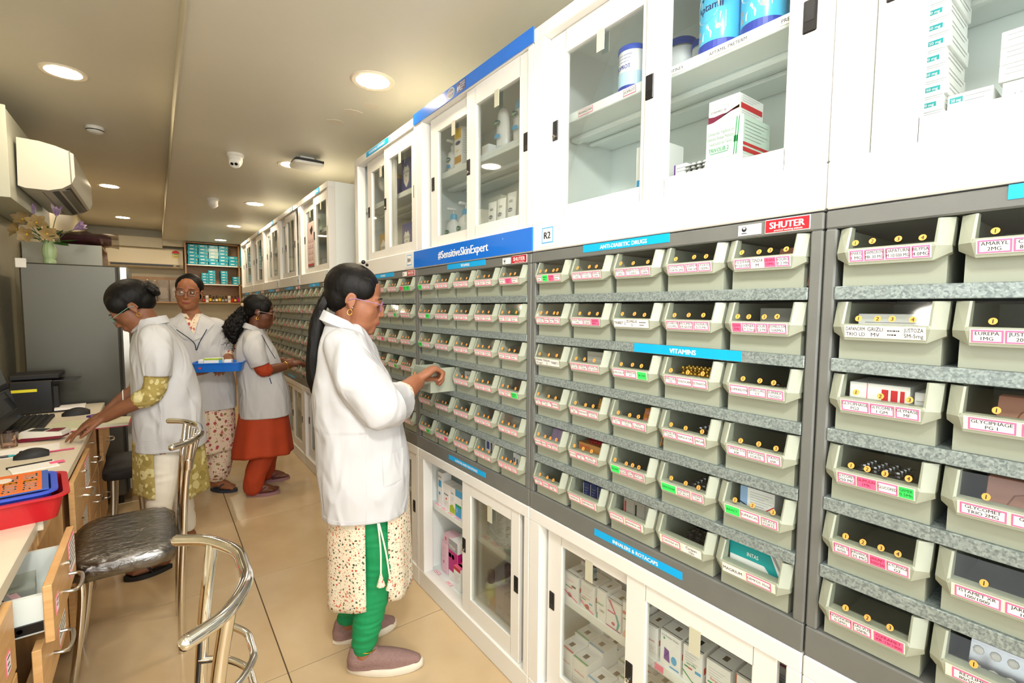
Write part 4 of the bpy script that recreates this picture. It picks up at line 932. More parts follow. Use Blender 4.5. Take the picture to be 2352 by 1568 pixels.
# ------------------------------------------------------------------ goods in the drawer bins
def bput(u, r, c, me, dx, dy, dz, label, cat='blister pack', group=None, rx=0, rz=0, ry=0, name='blister_pack'):
    X = BINLOC[(u, r, c)]
    o = link(name, me, None, (X[0]+dy, X[1]-dx, X[2]+dz)); o.rotation_euler = (rx, ry, RZ+rz)
    if rx or ry:
        o.rotation_mode = 'XYZ'
        o.matrix_world = Matrix.Translation((X[0]+dy, X[1]-dx, X[2]+dz)) @ Matrix.Rotation(RZ+rz, 4, 'Z') @ Matrix.Rotation(ry, 4, 'Y') @ Matrix.Rotation(rx, 4, 'X')
    return tag(o, label, cat, group)
def where(u, r, c): return '%s, %s from left in %s' % (ROWN[r], ORD[c], {1: 'nearest rack', 2: 'rack R2', 3: 'bannered rack'}[u])
def cards(u, r, c, m_, tm, n, x0, x1, w, l, z0=.05, tilt=1.2, what='blister card', nx=2, ny=4):
    """a row of blister cards standing on edge"""
    me = blister(w, l, m_, tm, nx, ny, .004)
    for k in range(n):
        bput(u, r, c, me, (x0+x1)/2, .024+.010*k, .004, '%s on edge, bin %s' % (what, where(u, r, c)), 'blister pack', what+'s in bin '+where(u, r, c), rx=tilt)
def flat(u, r, c, m_, tm, n, dx, w, l, z0=.02, what='blister card', nx=2, ny=5, dz=.006):
    me = blister(w, l, m_, tm, nx, ny, .004)
    for k in range(n):
        bput(u, r, c, me, dx+random.uniform(-.004, .004), .03+random.uniform(0, .01), z0+dz*k, '%s, bin %s' % (what, where(u, r, c)), 'blister pack', what+' pile in bin '+where(u, r, c), rz=random.uniform(-.12, .12))
flat(2, 2, 3, GOLDF, GOLDF, 12, .0, .11, .06, .004, 'gold blister strip', 10, 2, .0066)
flat(2, 2, 4, GOLDF, DKF, 8, .02, .09, .07, .02, 'dull gold blister strip', 3, 3, .005)
cards(2, 3, 1, AMBER, GOLDF, 9, .015, .055, .075, .088, what='amber blister card', nx=4, ny=5)
cards(2, 3, 2, AMBER, mat('tablet_pink', S(230, 140, 120), .4), 8, .02, .055, .075, .088, what='amber card with pink tablets', nx=3, ny=4)
cards(2, 4, 0, PURF, PURF, 6, -.02, .03, .1, .088, what='mauve blister card', nx=3, ny=3)
flat(2, 4, 1, REDF, REDF, 3, .02, .1, .06, .083, 'dark red blister strip', 10, 2, .006)
flat(2, 4, 3, SILF, SILF, 9, .02, .07, .07, .004, 'silver blister strip', 3, 4, .0068)
flat(2, 3, 3, SILF, SILF, 9, .025, .05, .07, .004, 'crumpled silver strip', 2, 4, .008)
flat(2, 5, 3, DKF, DKF, 9, .02, .08, .08, .004, 'dark blister strip', 4, 4, .008)
cards(1, 2, 1, BRNF, BRNF, 4, 0, .04, .1, .092, what='brown blister card', nx=1, ny=1)
cards(1, 3, 1, BRNF, BRNF, 2, 0, .04, .11, .095, what='copper coloured card', nx=1, ny=1)
cards(1, 5, 1, SILF, TABM, 3, -.02, .02, .08, .085, what='silver tablet card', nx=4, ny=3)
flat(1, 3, 0, SILF, SILF, 10, -.005, .07, .06, .004, 'silver blister sheet', 4, 4, .0068)
cards(2, 0, 4, BRNF, BRNF, 2, .02, .06, .07, .088, what='maroon blister card', nx=1, ny=1)
def bbox(u, r, c, dx, dy, w, d, h, m_, P, label, dz=.004):
    b = MB().m(m_).cbox(-w/2, w/2, 0, d, 0, h, .0007); prints(b, w, h, P)
    bput(u, r, c, b.mesh('medicine_carton'), dx, dy, dz, label+', bin '+where(u, r, c), 'carton', name='medicine_carton')
bbox(1, 2, 0, -.012, .022, .09, .10, .088, CARTON, [('r', RED, .55, .66, .35, .9), ('r', RED, .7, .81, .35, .9), ('r', RED, .85, .92, .35, .9), ('r', HOT, .3, .315, 0, 1)], 'white carton with three red bars')
bbox(1, 2, 0, .05, .03, .025, .10, .08, CARTON, [('l', 0, .1, .9, .8, 3, .1)], 'slim white carton beside red bars')
bbox(1, 1, 0, .0, .04, .11, .10, .08, CARTON, [('l', 0, .1, .9, .8, 2, .1)], 'wide white carton behind the window')
bbox(2, 5, 4, .0, .022, .125, .12, .098, CARTON, [('q', TEAL, [(0, .98), (0, .68), (.62, .68), (.8, .42), (.92, .42), (.72, .98)]), ('t', 'INTAS', .42, .76, .13, PAPER, .2), ('q', LGREY, [(.74, .98), (.8, .98), (.98, .55), (.98, .45)])], 'white carton with broad teal band')
bbox(2, 4, 4, -.01, .03, .075, .10, .093, CARTON, [('r', mat('print_paleblue', S(150, 185, 225), .5), 0, .22, .3, 1), ('q', RED, [(0, .62), (.6, .45), (1, .72), (1, .69), (.6, .42), (0, .59)]), ('l', 0, .3, .95, .9, 8, .06)], 'pale blue and white carton')
bbox(2, 4, 1, .0, .022, .115, .07, .078, mat('carton_kraft', S(175, 125, 70), .5), [('t', 'VITCOFOL', .25, .8, .16, RED, .4), ('r', PAPER, .62, .76, .35, .62)], 'brown kraft carton')
for k in range(4): bbox(2, 5, 1, -.03+.026*k, .03+.004*k, .0245, .08, .088, mat('carton_navy', S(35, 50, 110), .4), [('r', PAPER, .04, .10, .05, .95), ('l', 0, .3, .9, .8, 3, .1)], 'navy carton, %s of four' % ORD[k])
for k in range(3): bbox(2, 5, 2, -.03+.037*k, .03, .036, .08, .09, mat('carton_grey', S(170, 165, 155), .5), [('l', 0, .1, .9, .8, 8, .08), ('r', [RED, INK, LGREY][k], .1, .25, .1, .9)], 'grey printed carton, %s of three' % ORD[k])
bbox(2, 2, 1, .01, .03, .09, .01, .092, mat('leaflet_grey', S(185, 183, 175), .6), [('l', 0, .1, .9, .85, 7, .09)], 'grey printed leaflet upright')
bbox(2, 1, 4, .02, .04, .09, .01, .09, mat('leaflet_clear', S(120, 122, 120), .4), [], 'grey clear pouch upright')
bbox(3, 1, 4, .0, .03, .09, .08, .085, mat('carton_darkgreen', S(40, 95, 50), .45), [], 'dark green carton')
bbox(3, 2, 1, .0, .03, .085, .08, .088, mat('carton_darkgreen', S(40, 95, 50), .45), [], 'dark green carton')
bbox(3, 2, 3, .03, .03, .05, .08, .085, LGREY, [('r', PAPER, .1, .9, .2, .8)], 'grey white roll carton')
bbox(3, 3, 2, .0, .03, .09, .08, .088, CARTON, [('t', 'SILPROTE', .5, .75, .14, INK, .6)], 'white carton')
bbox(3, 3, 3, .03, .03, .05, .08, .085, YEL, [('q', DBLUE, [(0, 0), (.3, 0), (1, .8), (1, 1), (.6, 1)])], 'yellow and blue carton')
bbox(3, 5, 3, .0, .03, .1, .08, .10, CARTON, [('r', DBLUE, .1, .3, .6, .9), ('r', INK, .4, .5, .3, .9), ('r', RED, .7, .75, .3, .9)], 'white carton with navy print')
for k in range(5): bbox(3, 5, 4, -.02+.018*k, .03, .0165, .08, .088-.002*k, CARTON, [('r', INK, .2, .8, .3, .8)], 'slim barcoded carton, %s of five' % ORD[k])
# ------------------------------------------------------------------ counter desks on the left
DX = -.30
def handle(par, x, y, z, L=.10, out=.035, vert=False):
    pts = [(x, y-L/2, z), (x+out*.8, y-L/2*.95, z-.004), (x+out, y, z-.006), (x+out*.8, y+L/2*.95, z-.004), (x, y+L/2, z)]
    return MB().m(STEEL).tube(bez(pts, 16), .0048, 8).build('handle', par, smooth=True)
def pink_note(b, x, y0, y1, z0, z1):
    b.m(PINK).box(x, x+.0008, y0, y1, z0, z1).m(PAPER).box(x+.0008, x+.0011, y0+.004, y1-.004, z0+.004, z1-.004).m(INK)
    n = max(1, int((z1-z0)/.016))
    for k in range(n): b.box(x+.0011, x+.0013, y0+.008, y1-.008-.006*(k % 2), z1-.012-.014*k, z1-.008-.014*k)
def drawer_front(par, y0, y1, z0, z1, x, note=None, lock=True, hd=True, nm='drawer'):
    b = MB().m(WOODH).cbox(x-.018, x, y0, y1, z0, z1, .0015)
    d = b.build(nm, par)
    if hd: handle(d, x, (y0+y1)/2, z0+(z1-z0)*.38, min(.11, (y1-y0)*.5))
    if lock: MB().m(SILVER).lathe([(.008, 0), (.008, .012), (.006, .014)], 14, (x-.002, (y0+y1)/2, z1-.035), axis='x').build('lock', d, smooth=True)
    if note:
        nb = MB(); pink_note(nb, x, *note); lab(nb.build('paper_note', d), 'white note with pink border')
    return d
t = thing('counter_desk', 'cream topped maple counter desk with drawers beside the refrigerator', 'desk', (-.55, 3.1, 0))
T0 = (-(-.55), -3.1, 0)
class Sub:
    pass
def shift(b, d):
    b.v = [(p[0]+d[0], p[1]+d[1], p[2]+d[2]) for p in b.v]; return b
root = t
def desk_part(name, b, par=None): return shift(b, (.55, -3.1, 0)).build(name, par or root)
desk_part('desk_top', MB().m(DESKT).cbox(-.81, DX, 1.992, 4.22, .716, .75, .003))
desk_part('apron', MB().m(WOODH).cbox(-.335, -.317, 2.02, 4.2, .66, .716, .001))
desk_part('back_board', MB().m(WOOD).box(-.79, -.775, 2.02, 4.2, .02, .716))
desk_part('side_panel', MB().m(WOOD).cbox(-.775, -.32, 2.005, 2.023, .0, .716, .001)); desk_part('side_panel', MB().m(WOOD).cbox(-.775, -.32, 4.19, 4.208, 0, .716, .001))
for ya, yb in ((2.50, 3.10), (3.12, 4.1)):
    desk_part('pedestal', MB().m(WOOD).cbox(-.77, -.322, ya, yb, .03, .66, .002))
def dshift(o): o.location = (.55, -3.1, 0); return o
dshift(drawer_front(root, 2.51, 3.09, .50, .705, -.285, (2.86, 3.02, .56, .69)))
dshift(drawer_front(root, 2.51, 3.09, .285, .49, -.300, (2.86, 3.02, .30, .46)))
dshift(drawer_front(root, 2.51, 3.09, .06, .275, -.302))
dshift(drawer_front(root, 3.13, 3.6, .50, .705, -.302)); dshift(drawer_front(root, 3.13, 3.6, .285, .49, -.302)); dshift(drawer_front(root, 3.13, 3.6, .06, .275, -.302))
dshift(drawer_front(root, 3.62, 4.09, .50, .705, -.275)); dshift(drawer_front(root, 3.62, 4.09, .06, .49, -.302))
# near desk with an open drawer
root = thing('counter_desk', 'near cream topped counter desk with an open wooden drawer', 'desk', (-.55, 1.4, 0))
def dp2(name, b, par=None): return shift(b, (.55, -1.4, 0)).build(name, par or root)
dp2('desk_top', MB().m(DESKT).cbox(-.81, -.312, .85, 1.988, .712, .752, .003))
dp2('pedestal', MB().m(WOOD).box(-.78, -.33, 1.08, 1.60, .03, .70)); dp2('side_panel', MB().m(WOOD).cbox(-.78, -.325, 1.965, 1.985, .0, .712, .001)); dp2('side_panel', MB().m(WOOD).cbox(-.78, -.325, .87, .89, .0, .712, .001))
dp2('back_board', MB().m(WOOD).box(-.80, -.785, .89, 1.965, .02, .712)); dp2('partition', MB().m(WOOD).box(-.785, -.335, 1.603, 1.617, .02, .712))
def ds2(o): o.location = (.55, -1.4, 0); return o
d = ds2(drawer_front(root, 1.622, 2.03, .552, .70, -.236, (1.90, 2.02, .585, .69)))
nb = MB(); pink_note(nb, -.236, 1.66, 1.70, .60, .645); lab(nb.build('paper_note', d), 'small white note with pink border')
WD = mat('drawer_white', S(225, 235, 232), .4, noise_=.02)
MB().m(WD).box(-.72, -.255, 1.640, 1.655, .575, .672).box(-.72, -.255, 1.945, 1.96, .575, .672).box(-.72, -.705, 1.655, 1.945, .575, .672).box(-.705, -.255, 1.655, 1.945, .575, .580).build('drawer_box', d)
MB().m(BLACK).box(-.72, -.257, 1.634, 1.6405, .582, .606).m(SILVER).lathe([(.006, -.007), (.006, -.0062)], 10, (-.33, 1.641, .594), axis='y').lathe([(.006, -.007), (.006, -.0062)], 10, (-.30, 1.641, .594), axis='y').build('slide_rail', d)
d = ds2(drawer_front(root, 1.622, 2.03, .38, .54, -.262, (1.86, 1.98, .40, .52)))
d = ds2(drawer_front(root, 1.622, 1.96, .05, .37, -.305))
ds2(drawer_front(root, 1.09, 1.59, .53, .70, -.30, (1.5, 1.54, .56, .61))); ds2(drawer_front(root, 1.09, 1.59, .30, .52, -.30)); ds2(drawer_front(root, 1.09, 1.59, .05, .29, -.30))
# plastic box with slips in the open drawer
tb = thing('plastic_box', 'clear plastic box of paper slips inside the open drawer', 'box', (-.37, 1.80, .581), .15)
BOXC = glassmat('box_plastic', (.9, .9, .86), .06, .15)
MB().m(BOXC).box(-.075, .075, -.1, .1, 0, .002).box(-.077, -.075, -.1, .1, 0, .05).box(.075, .077, -.1, .1, 0, .05).box(-.077, .077, -.102, -.1, 0, .05).box(-.077, .077, .1, .102, 0, .05).build('tub', tb)
for k in range(7):
    o = MB().m([PAPER, PKC, LGREY][k % 3]).box(-.04, .04, -.02, .02, 0, .001)
    if k % 2: o.m(INK).box(-.03, .02, -.006, -.002, .001, .0012).box(-.03, .0, .004, .008, .001, .0012)
    o = o.build('paper_slip', None, (-.37+.012*math.cos(k*2.1), 1.80+.05*math.sin(k*1.7), .585+.003*k), .4*k); tag(o, 'small printed paper slip in the plastic box of the open drawer', 'paper slip', 'paper slips in the drawer box')
# ------------------------------------------------------------------ trays and football folder
def tray(label, m_, c, rz, L, Wd, H, z, name='tray', flare=.018, th=.004, rim=.012):
    t = thing(name, label, 'tray', (c[0], c[1], z), rz)
    def rr(a, b, r, zz, n=5):
        out = []
        for q, (sx, sy2) in enumerate(((1, 1), (-1, 1), (-1, -1), (1, -1))):
            for k in range(n):
                an = PI/2*q+PI/2*k/(n-1); out.append((sx*(a-r)+r*math.cos(an), sy2*(b-r)+r*math.sin(an), zz))
        return out
    a, b = L/2, Wd/2
    mb = MB().m(m_); mb.loft([rr(a-flare, b-flare, .03, 0), rr(a, b, .035, H), rr(a+rim, b+rim, .04, H), rr(a+rim, b+rim, .04, H+.005), rr(a-th, b-th, .033, H+.005), rr(a-flare-th, b-flare-th, .028, th)])
    mb.build('tray_body', t, smooth=True, angle=40); return t
TR = math.radians(8)
ca, cb = Vector((-.99, -.14)), Vector((-.14, .99))
cor = Vector((-.252, 1.955)); c0 = cor+ca*.17+cb*.145
tray('red plastic tray overhanging the counter edge', mat('tray_red', S(188, 26, 36), .3), (c0.x, c0.y), TR, .36, .28, .072, .752)
tray('blue plastic tray nested in the red tray', mat('tray_blue', S(55, 85, 205), .3), (c0.x-.004, c0.y+.004), TR, .315, .24, .066, .768)
fb = thing('folder', 'orange folder printed with football in white and yellow capitals', 'folder', (c0.x-.006, c0.y+.006, .841), TR)
OR_ = mat('folder_orange', S(232, 112, 36), .35)
MB().m(mat('folder_blue', S(50, 90, 180), .4)).box(-.145, .150, -.108, .118, 0, .005).build('back_cover', fb)
b = MB().m(OR_).box(-.145, .135, -.11, .112, .005, .0075)
for k in range(6):
    n0 = len(b.v); x = .095-.044*k
    b.text('FOOT', 0, 0, .062, 0, 'l', .085, PAPER, 2, sx=.6); n1 = len(b.v)
    b.text('B', .09, 0, .062, 0, 'l', .02, YEL, 2, sx=.6); b.text('ALL', .115, 0, .062, 0, 'l', .07, PAPER, 2, sx=.6)
    rotv(b, n0, lambda p: (x+.03-p[2]*.75, -.095+p[0]*1.02, .0079))
b.m(mat('art_dark', S(40, 50, 52), .5)).add([(-.03+.028*math.cos(2*PI*q/12), -.03+.03*math.sin(2*PI*q/12), .0083) for q in range(12)], [tuple(range(12))])
b.m(mat('art_teal', S(70, 120, 120), .5)).add([(-.03, 0, .0084), (.02, .05, .0084), (.035, .045, .0084), (-.01, -.01, .0084)], [(0, 3, 2, 1)])
b.m(mat('art_bone', S(225, 215, 200), .5)).add([(.05+.018*math.cos(2*PI*q/12), .045+.03*math.sin(2*PI*q/12), .0084) for q in range(12)], [tuple(range(12))])
b.build('front_cover', fb)
# ------------------------------------------------------------------ small things on the counter
DZ = .7505
def mouse(c, rz, label, s=1.0):
    t = thing('computer_mouse', label, 'mouse', (c[0], c[1], DZ), rz, 'black computer mice')
    rings = []
    for i in range(11):
        f = i/10; x = (-.055+.11*f)*s; w = .031*s*(math.sin(PI*(.08+.84*f)))**.45; h = .036*s*(math.sin(PI*(.06+.8*f)))**.8+.004
        rings.append([(x, w*math.cos(PI*q/10), max(h*math.sin(PI*q/10), 0)) for q in range(11)])
    MB().m(SOFTBLK).loft(rings).build('shell', t, smooth=True, angle=60)
    MB().m(BLACK).lathe([(.006, -.004), (.008, 0), (.006, .004)], 12, (-.03*s, 0, .026*s), axis='y').build('scroll_wheel', t)
    return t
mouse((-.452, 2.853), .1, 'black mouse on the counter near the red tray', 1.0)
mouse((-.405, 3.82), .05, 'black mouse beside the open register book', 1.15)
kb = thing('keyboard', 'black computer keyboard lying in front of the monitor', 'keyboard', (-.575, 3.62, DZ))
MB().m(SOFTBLK).hull([(sx*.075, sy2*.22, 0) for sx in (-1, 1) for sy2 in (-1, 1)]+[(-.075, sy2*.22, .022) for sy2 in (-1, 1)]+[(.075, sy2*.22, .012) for sy2 in (-1, 1)]).build('case', kb)
key = MB().m(BLACK).cbox(-.0105, .0105, -.0115, .0115, 0, .006, .002).mesh('key')
for i in range(6):
    for j in range(17): link('key', key, kb, (-.062+.025*i, -.205+.0256*j, .0205-.0017*i))
mo = thing('monitor', 'black desktop monitor tilted back at the left edge', 'monitor', (-.70, 3.35, DZ))
ang = math.radians(-14)
def M3(p): # tilt about the lower edge
    x, y, z = p; return (.09+x*math.cos(ang)+z*math.sin(ang), y, .10+(-x*math.sin(ang)+z*math.cos(ang)))
def mpart(name, b, par): b.v = [M3(p) for p in b.v]; return b.build(name, par)
mpart('housing', MB().m(BLACK).cbox(-.045, 0, -.25, .25, -.045, .29, .006), mo)
mpart('screen', MB().m(mat('screen_glass', S(6, 7, 9), .08, coat=.5)).box(0, .0015, -.235, .235, .012, .275), mo)
mpart('bezel', MB().m(BLACK).cbox(-.002, .004, -.25, .25, -.045, .008, .002), mo)
lab(mpart('power_light', MB().m(mat('blue_dot', S(40, 140, 255), .4)).box(.0038, .0045, .18, .19, -.035, -.028), mo), 'small blue sticker')
MB().m(BLACK).cbox(.0, .06, -.04, .04, .0, .12, .006).build('stand', mo); MB().m(BLACK).cbox(-.06, .13, -.13, .13, 0, .014, .004).build('foot', mo)
# printer
pr_ = thing('printer', 'black inkjet printer with raised lid and paper tray by the refrigerator', 'printer', (-.61, 4.08, DZ))
MB().m(BLACK).cbox(-.10, .09, -.10, .14, 0, .20, .008).build('body', pr_)
MB().m(SOFTBLK).cbox(-.10, .12, -.08, .14, .205, .235, .006).build('scanner_lid', pr_)
MB().m(BLACK).hull([(.05, -.07, .19), (.05, .10, .19), (.20, -.07, .185), (.20, .10, .185), (.05, -.07, .196), (.05, .10, .196), (.205, -.07, .192), (.205, .10, .192)]).build('output_tray', pr_)
MB().m(SOFTBLK).box(.06, .11, -.085, -.02, .02, .16).build('side_panel', pr_)
lab(MB().m(mat('label_yellow', S(235, 225, 40), .5)).box(-.09, .02, -.1012, -.1, .135, .152).build('warning_label', pr_), 'yellow strip label')
MB().m(SOFTBLK).hull([(.05, -.09, .0), (.05, .06, .0), (.17, -.08, .0), (.17, .06, .0), (.05, -.09, .012), (.05, .06, .012), (.17, -.08, .008), (.17, .06, .008)]).build('paper_cassette', pr_)
ps = MB()
ps.m(PAPER).box(-.05, .09, -.06, .06, 0, .014)
tag(ps.build('paper_stack', None, (-.47, 4.02, DZ+.013), .04), 'small white paper stack in front of the printer', 'paper')
# register book
bk = thing('register_book', 'open ruled register book with pink cover hanging over the counter edge', 'book', (-.31, 3.40, DZ+.004), -.02)
MB().m(mat('cover_pink', S(205, 40, 95), .45)).box(-.172, .175, -.105, .115, 0, .003).build('cover', bk)
RUL = mat('ruled_paper', S(225, 225, 196), .7)
def page(x0, x1, hump, name):
    rings = []
    for i in range(9):
        f = i/8; x = x0+(x1-x0)*f; z = .003+.014*hump(f)
        rings.append([(x, -.10, .003), (x, .11, .003), (x, .11, z), (x, -.10, z)])
    return MB().m(RUL).loft(rings).build(name, bk)
p1 = page(-.168, 0, lambda f: .5+.5*math.sin(PI*f*.9), 'left_pages'); p2 = page(0, .17, lambda f: .6+.5*math.sin(PI*(1-f)*.9), 'right_pages')
ln = MB().m(mat('rule_line', S(150, 160, 120), .7))
for k in range(14): ln.box(-.155, -.012, -.09+.014*k, -.089+.014*k, .0172, .0176)
ln.build('ruling', p1)
tag(MB().m(mat('wrap_purple', S(70, 35, 130), .35)).cbox(-.085, .085, -.017, .017, 0, .012, .004).text('Cadbury', -.03, -.006, .02, -.0171, 'c', .05, PAPER, 1).build('chocolate_bar', None, (-.265, 3.60, DZ+.0235), .75), 'purple wrapped bar with white script under the hand', 'snack bar')
# card terminal
ct = thing('card_terminal', 'white card payment terminal with maroon underside on the counter', 'card machine', (-.475, 3.20, DZ), -.35)
MB().m(mat('maroon_plastic', S(120, 25, 50), .35)).hull([(-.085, -.035, .0), (-.085, .035, 0), (-.06, -.038, .0), (-.06, .038, 0), (.10, -.035, .012), (.10, .035, .012), (.10, -.035, .024), (.10, .035, .024), (-.08, -.037, .022), (-.08, .037, .022)]).build('base', ct)
MB().m(PLW).hull([(-.092, -.036, .014), (-.092, .036, .014), (-.05, -.039, .052), (-.05, .039, .052), (.105, -.036, .042), (.105, .036, .042), (.108, -.036, .024), (.108, .036, .024), (-.08, -.038, .02), (-.08, .038, .02)]).build('shell', ct)
MB().m(mat('lcd_dark', S(40, 42, 44), .2)).hull([(-.03, -.028, .0515), (-.03, .028, .0515), (.03, -.028, .0478), (.03, .028, .0478), (-.03, -.028, .0525), (-.03, .028, .0525), (.03, -.028, .0488), (.03, .028, .0488)]).build('display', ct)
lab(MB().m(RUL).add([(-.062+.018*math.cos(2*PI*k/16), -.0392, .03+.014*math.sin(2*PI*k/16)) for k in range(16)], [tuple(range(16))]).build('round_sticker', ct), 'round cream sticker with scribble')
MB().m(mat('maroon_plastic', S(120, 25, 50), .35)).box(.04, .09, -.03, .03, .0462, .0485).build('printer_cover', ct)
tag(MB().m(PAPER).box(-.12, .12, -.09, .09, 0, .0008).build('paper_sheet', None, (-.50, 2.98, DZ), .12), 'white sheet of paper on the counter before the near mouse', 'paper')
pen = thing('pen', 'black pen with teal end lying on the white sheet', 'pen', (-.56, 2.90, DZ+.006), .1); MB().m(BLACK).tube([(-.06, 0, 0), (.03, 0, 0)], .005, 8).build('barrel', pen, smooth=True); MB().m(TEAL).tube([(.03, 0, 0), (.045, 0, 0), (.05, 0, 0)], [.005, .004, .002], 8).build('cap', pen, smooth=True)
tag(MB().m(mat('pen_pink', S(190, 40, 90), .4)).tube([(-.05, 0, 0), (.05, 0, 0)], .0035, 8).build('refill', None, (-.37, 2.90, DZ+.0045), .1), 'slim pink pen sticking out behind the near mouse', 'pen')
cl = thing('clipboard', 'thin white pad with black edge and pink tab beside the folder', 'pad', (-.41, 2.665, DZ), .3); MB().m(PAPER).box(-.075, .06, -.05, .05, 0, .004).build('pad', cl); MB().m(BLACK).box(-.08, .055, .045, .052, .0, .008).build('edge_strip', cl); MB().m(HOT).box(.04, .085, -.012, .02, .0045, .006).build('pink_tab', cl)
tag(MB().m(mat('phone_dark', S(50, 48, 46), .25)).cbox(-.035, .035, -.07, .07, 0, .009, .003).build('mobile_phone', None, (-.60, 2.66, DZ), .3), 'dark phone partly outside the frame on the counter', 'phone')
cupm = glassmat('cup_pink', (.95, .86, .82), .06, .1)
cu_ = thing('plastic_cup', 'translucent pinkish cup at the left edge of the counter', 'cup', (-.565, 3.12, DZ)); MB().m(cupm).lathe([(.028, 0), (.034, .07), (.032, .07), (.026, .003)], 20, cap=False).build('wall', cu_, smooth=True); MB().m(cupm).lathe([(.028, 0), (.028, .003)], 20).build('base', cu_)
# ------------------------------------------------------------------ refrigerator, cupboard and wall units
FR = mat('fridge_steel', S(84, 83, 74), .34, metal=.5, noise_=.06, nscale=2)
fr = thing('refrigerator', 'tall grey steel refrigerator standing at the end of the counter', 'refrigerator', (-.45, 4.62, 0))
MB().m(FR).cbox(-.235, .24, -.32, .32, .06, 1.675, .008).build('cabinet', fr)
MB().m(mat('fridge_door', S(168, 166, 156), .22, metal=.7)).cbox(.248, .305, -.32, .32, .78, 1.68, .012).build('door', fr); MB().m(mat('fridge_door', S(168, 166, 156), .22, metal=.7)).cbox(.248, .305, -.32, .32, .09, .77, .012).build('door', fr)
MB().m(SOFTBLK).box(.24, .248, -.31, .31, .08, 1.67).build('door_gasket', fr)
for z0, z1 in ((.9, 1.35), (.35, .7)): MB().m(mat('fridge_handle', S(120, 118, 108), .25, metal=.7)).cbox(.305, .325, -.30, -.26, z0, z1, .006).build('handle', fr)
for sx in (-.2, .2):
    for sy2 in (-.28, .28): MB().m(SOFTBLK).lathe([(.02, 0), (.02, .06)], 12, (sx, sy2, 0)).build('foot', fr)
MB().m(PLW).cbox(-.25, -.20, -.33, -.30, 1.64, 1.70, .003).build('hinge_cover', fr)
LAMW = mat('laminate_pale', S(190, 192, 176), .4, noise_=.03)
cb_ = thing('tall_cupboard', 'pale laminate cupboard with open shelf behind the refrigerator', 'cupboard', (-.57, 5.5, 0))
MB().m(LAMW).cbox(-.24, .23, -.28, -.262, 0, 1.895, .002).build('end_panel', cb_)
MB().m(SHELFW).box(-.24, .23, -.262, .3, 1.877, 1.895).box(-.24, .23, -.262, .3, 1.70, 1.715).box(-.24, .23, .282, .3, 0, 1.877).box(-.24, .23, -.262, .282, .05, .065).build('shelves', cb_)
MB().m(SHELFW).box(.23, .248, -.28, .3, .05, 1.69).build('door', cb_)
wc_ = thing('overhead_cupboard', 'white overhead cupboard carrying the side air conditioner', 'cupboard', (-.725, 4.5, 2.005))
MB().m(LAMW).cbox(-.09, .088, -.65, .62, 0, .488, .003).build('carcass', wc_); MB().m(LAMW).box(.088, .094, -.65, .62, 0, .488).build('edge_band', wc_)
MB().m(LAMW).cbox(-.09, .10, -.668, -.652, -.006, .494, .002).build('end_panel', wc_)
# side air conditioner
ACM = mat('ac_white', S(200, 198, 184), .35); ACG = mat('ac_grey', S(120, 118, 108), .4)
ac = thing('air_conditioner', 'white split air conditioner on the left, its end panel facing the viewer', 'air conditioner', (-.62, 4.5, 2.09))
prof = [(0, .01), (.005, .285), (.10, .282), (.17, .268), (.222, .25), (.25, .235), (.252, .10), (.235, .055), (.19, .02), (.13, 0), (.03, .0)]
b = MB().m(ACM); b.prism([(p[0], p[1]) for p in prof], -.5, .5, 'y'); b.build('body', ac, smooth=True, angle=30)
MB().m(ACG).prism([(.228, .252), (.234, .249), (.237, .058), (.231, .05)], -.503, -.499, 'y').build('seam', ac)
for k in range(3): MB().m(BLACK if k == 1 else ACG).prism([(.09+.045*k, .004-.0045+.008*k), (.125+.045*k, -.002+.0125*k+.004), (.125+.045*k, .004+.0125*k), (.09+.045*k, .006+.008*k)], -.42, .44, 'y').build('louvre', ac)
MB().m(BLACK).prism([(.14, .0), (.225, .038), (.222, .046), (.14, .008)], -.44, .46, 'y').build('outlet', ac)
# vase with artificial flowers on the refrigerator
VG = mat('vase_green', S(180, 205, 150), .35)
vs = thing('vase', 'pale green ribbed vase standing on the refrigerator', 'vase', (-.565, 4.5, 1.675))
prof = [(.028, 0), (.032, .004), (.032, .03), (.027, .036), (.030, .045), (.036, .075), (.037, .10), (.032, .13), (.024, .15), (.027, .165), (.025, .166), (.021, .15)]
mb = MB().m(VG); seg = 36; vv = []
for r, z in prof:
    for k in range(seg):
        a = 2*PI*k/seg; rr_ = r*(1+.045*math.cos(12*a)*(1 if z > .036 else .2)); vv.append((rr_*math.cos(a), rr_*math.sin(a), z))
mb.add(vv, [(i*seg+k, i*seg+(k+1) % seg, (i+1)*seg+(k+1) % seg, (i+1)*seg+k) for i in range(len(prof)-1) for k in range(seg)]+[tuple(range(seg))[::-1]])
mb.build('vase_body', vs, smooth=True, angle=70)
BEIGE = mat('petal_gold', S(176, 148, 96), .5, noise_=.25, nscale=60); LILAC = mat('petal_purple', S(150, 110, 165), .5, col2=S(205, 185, 205), nscale=30); LEAF = mat('leaf_green', S(62, 112, 40), .45, noise_=.3, nscale=20); STEM = mat('stem_green', S(80, 110, 60), .5)
def petal(b, c, d, up, L, w, curl=.25, n=6):
    d = d.normalized(); sd = d.cross(up).normalized(); nn = sd.cross(d)
    vs_ = []
    for i in range(n+1):
        f = i/n; wd = w*math.sin(PI*min(.04+f*.96, 1))**.8; p = c+d*L*f+nn*(curl*L*math.sin(f*PI*.6)*.6)
        vs_ += [p-sd*wd+nn*wd*.25, p, p+sd*wd+nn*wd*.25]
    b.add(vs_, [(3*i+q, 3*i+q+1, 3*i+3+q+1, 3*i+3+q) for i in range(n) for q in (0, 1)])
fl_ = []
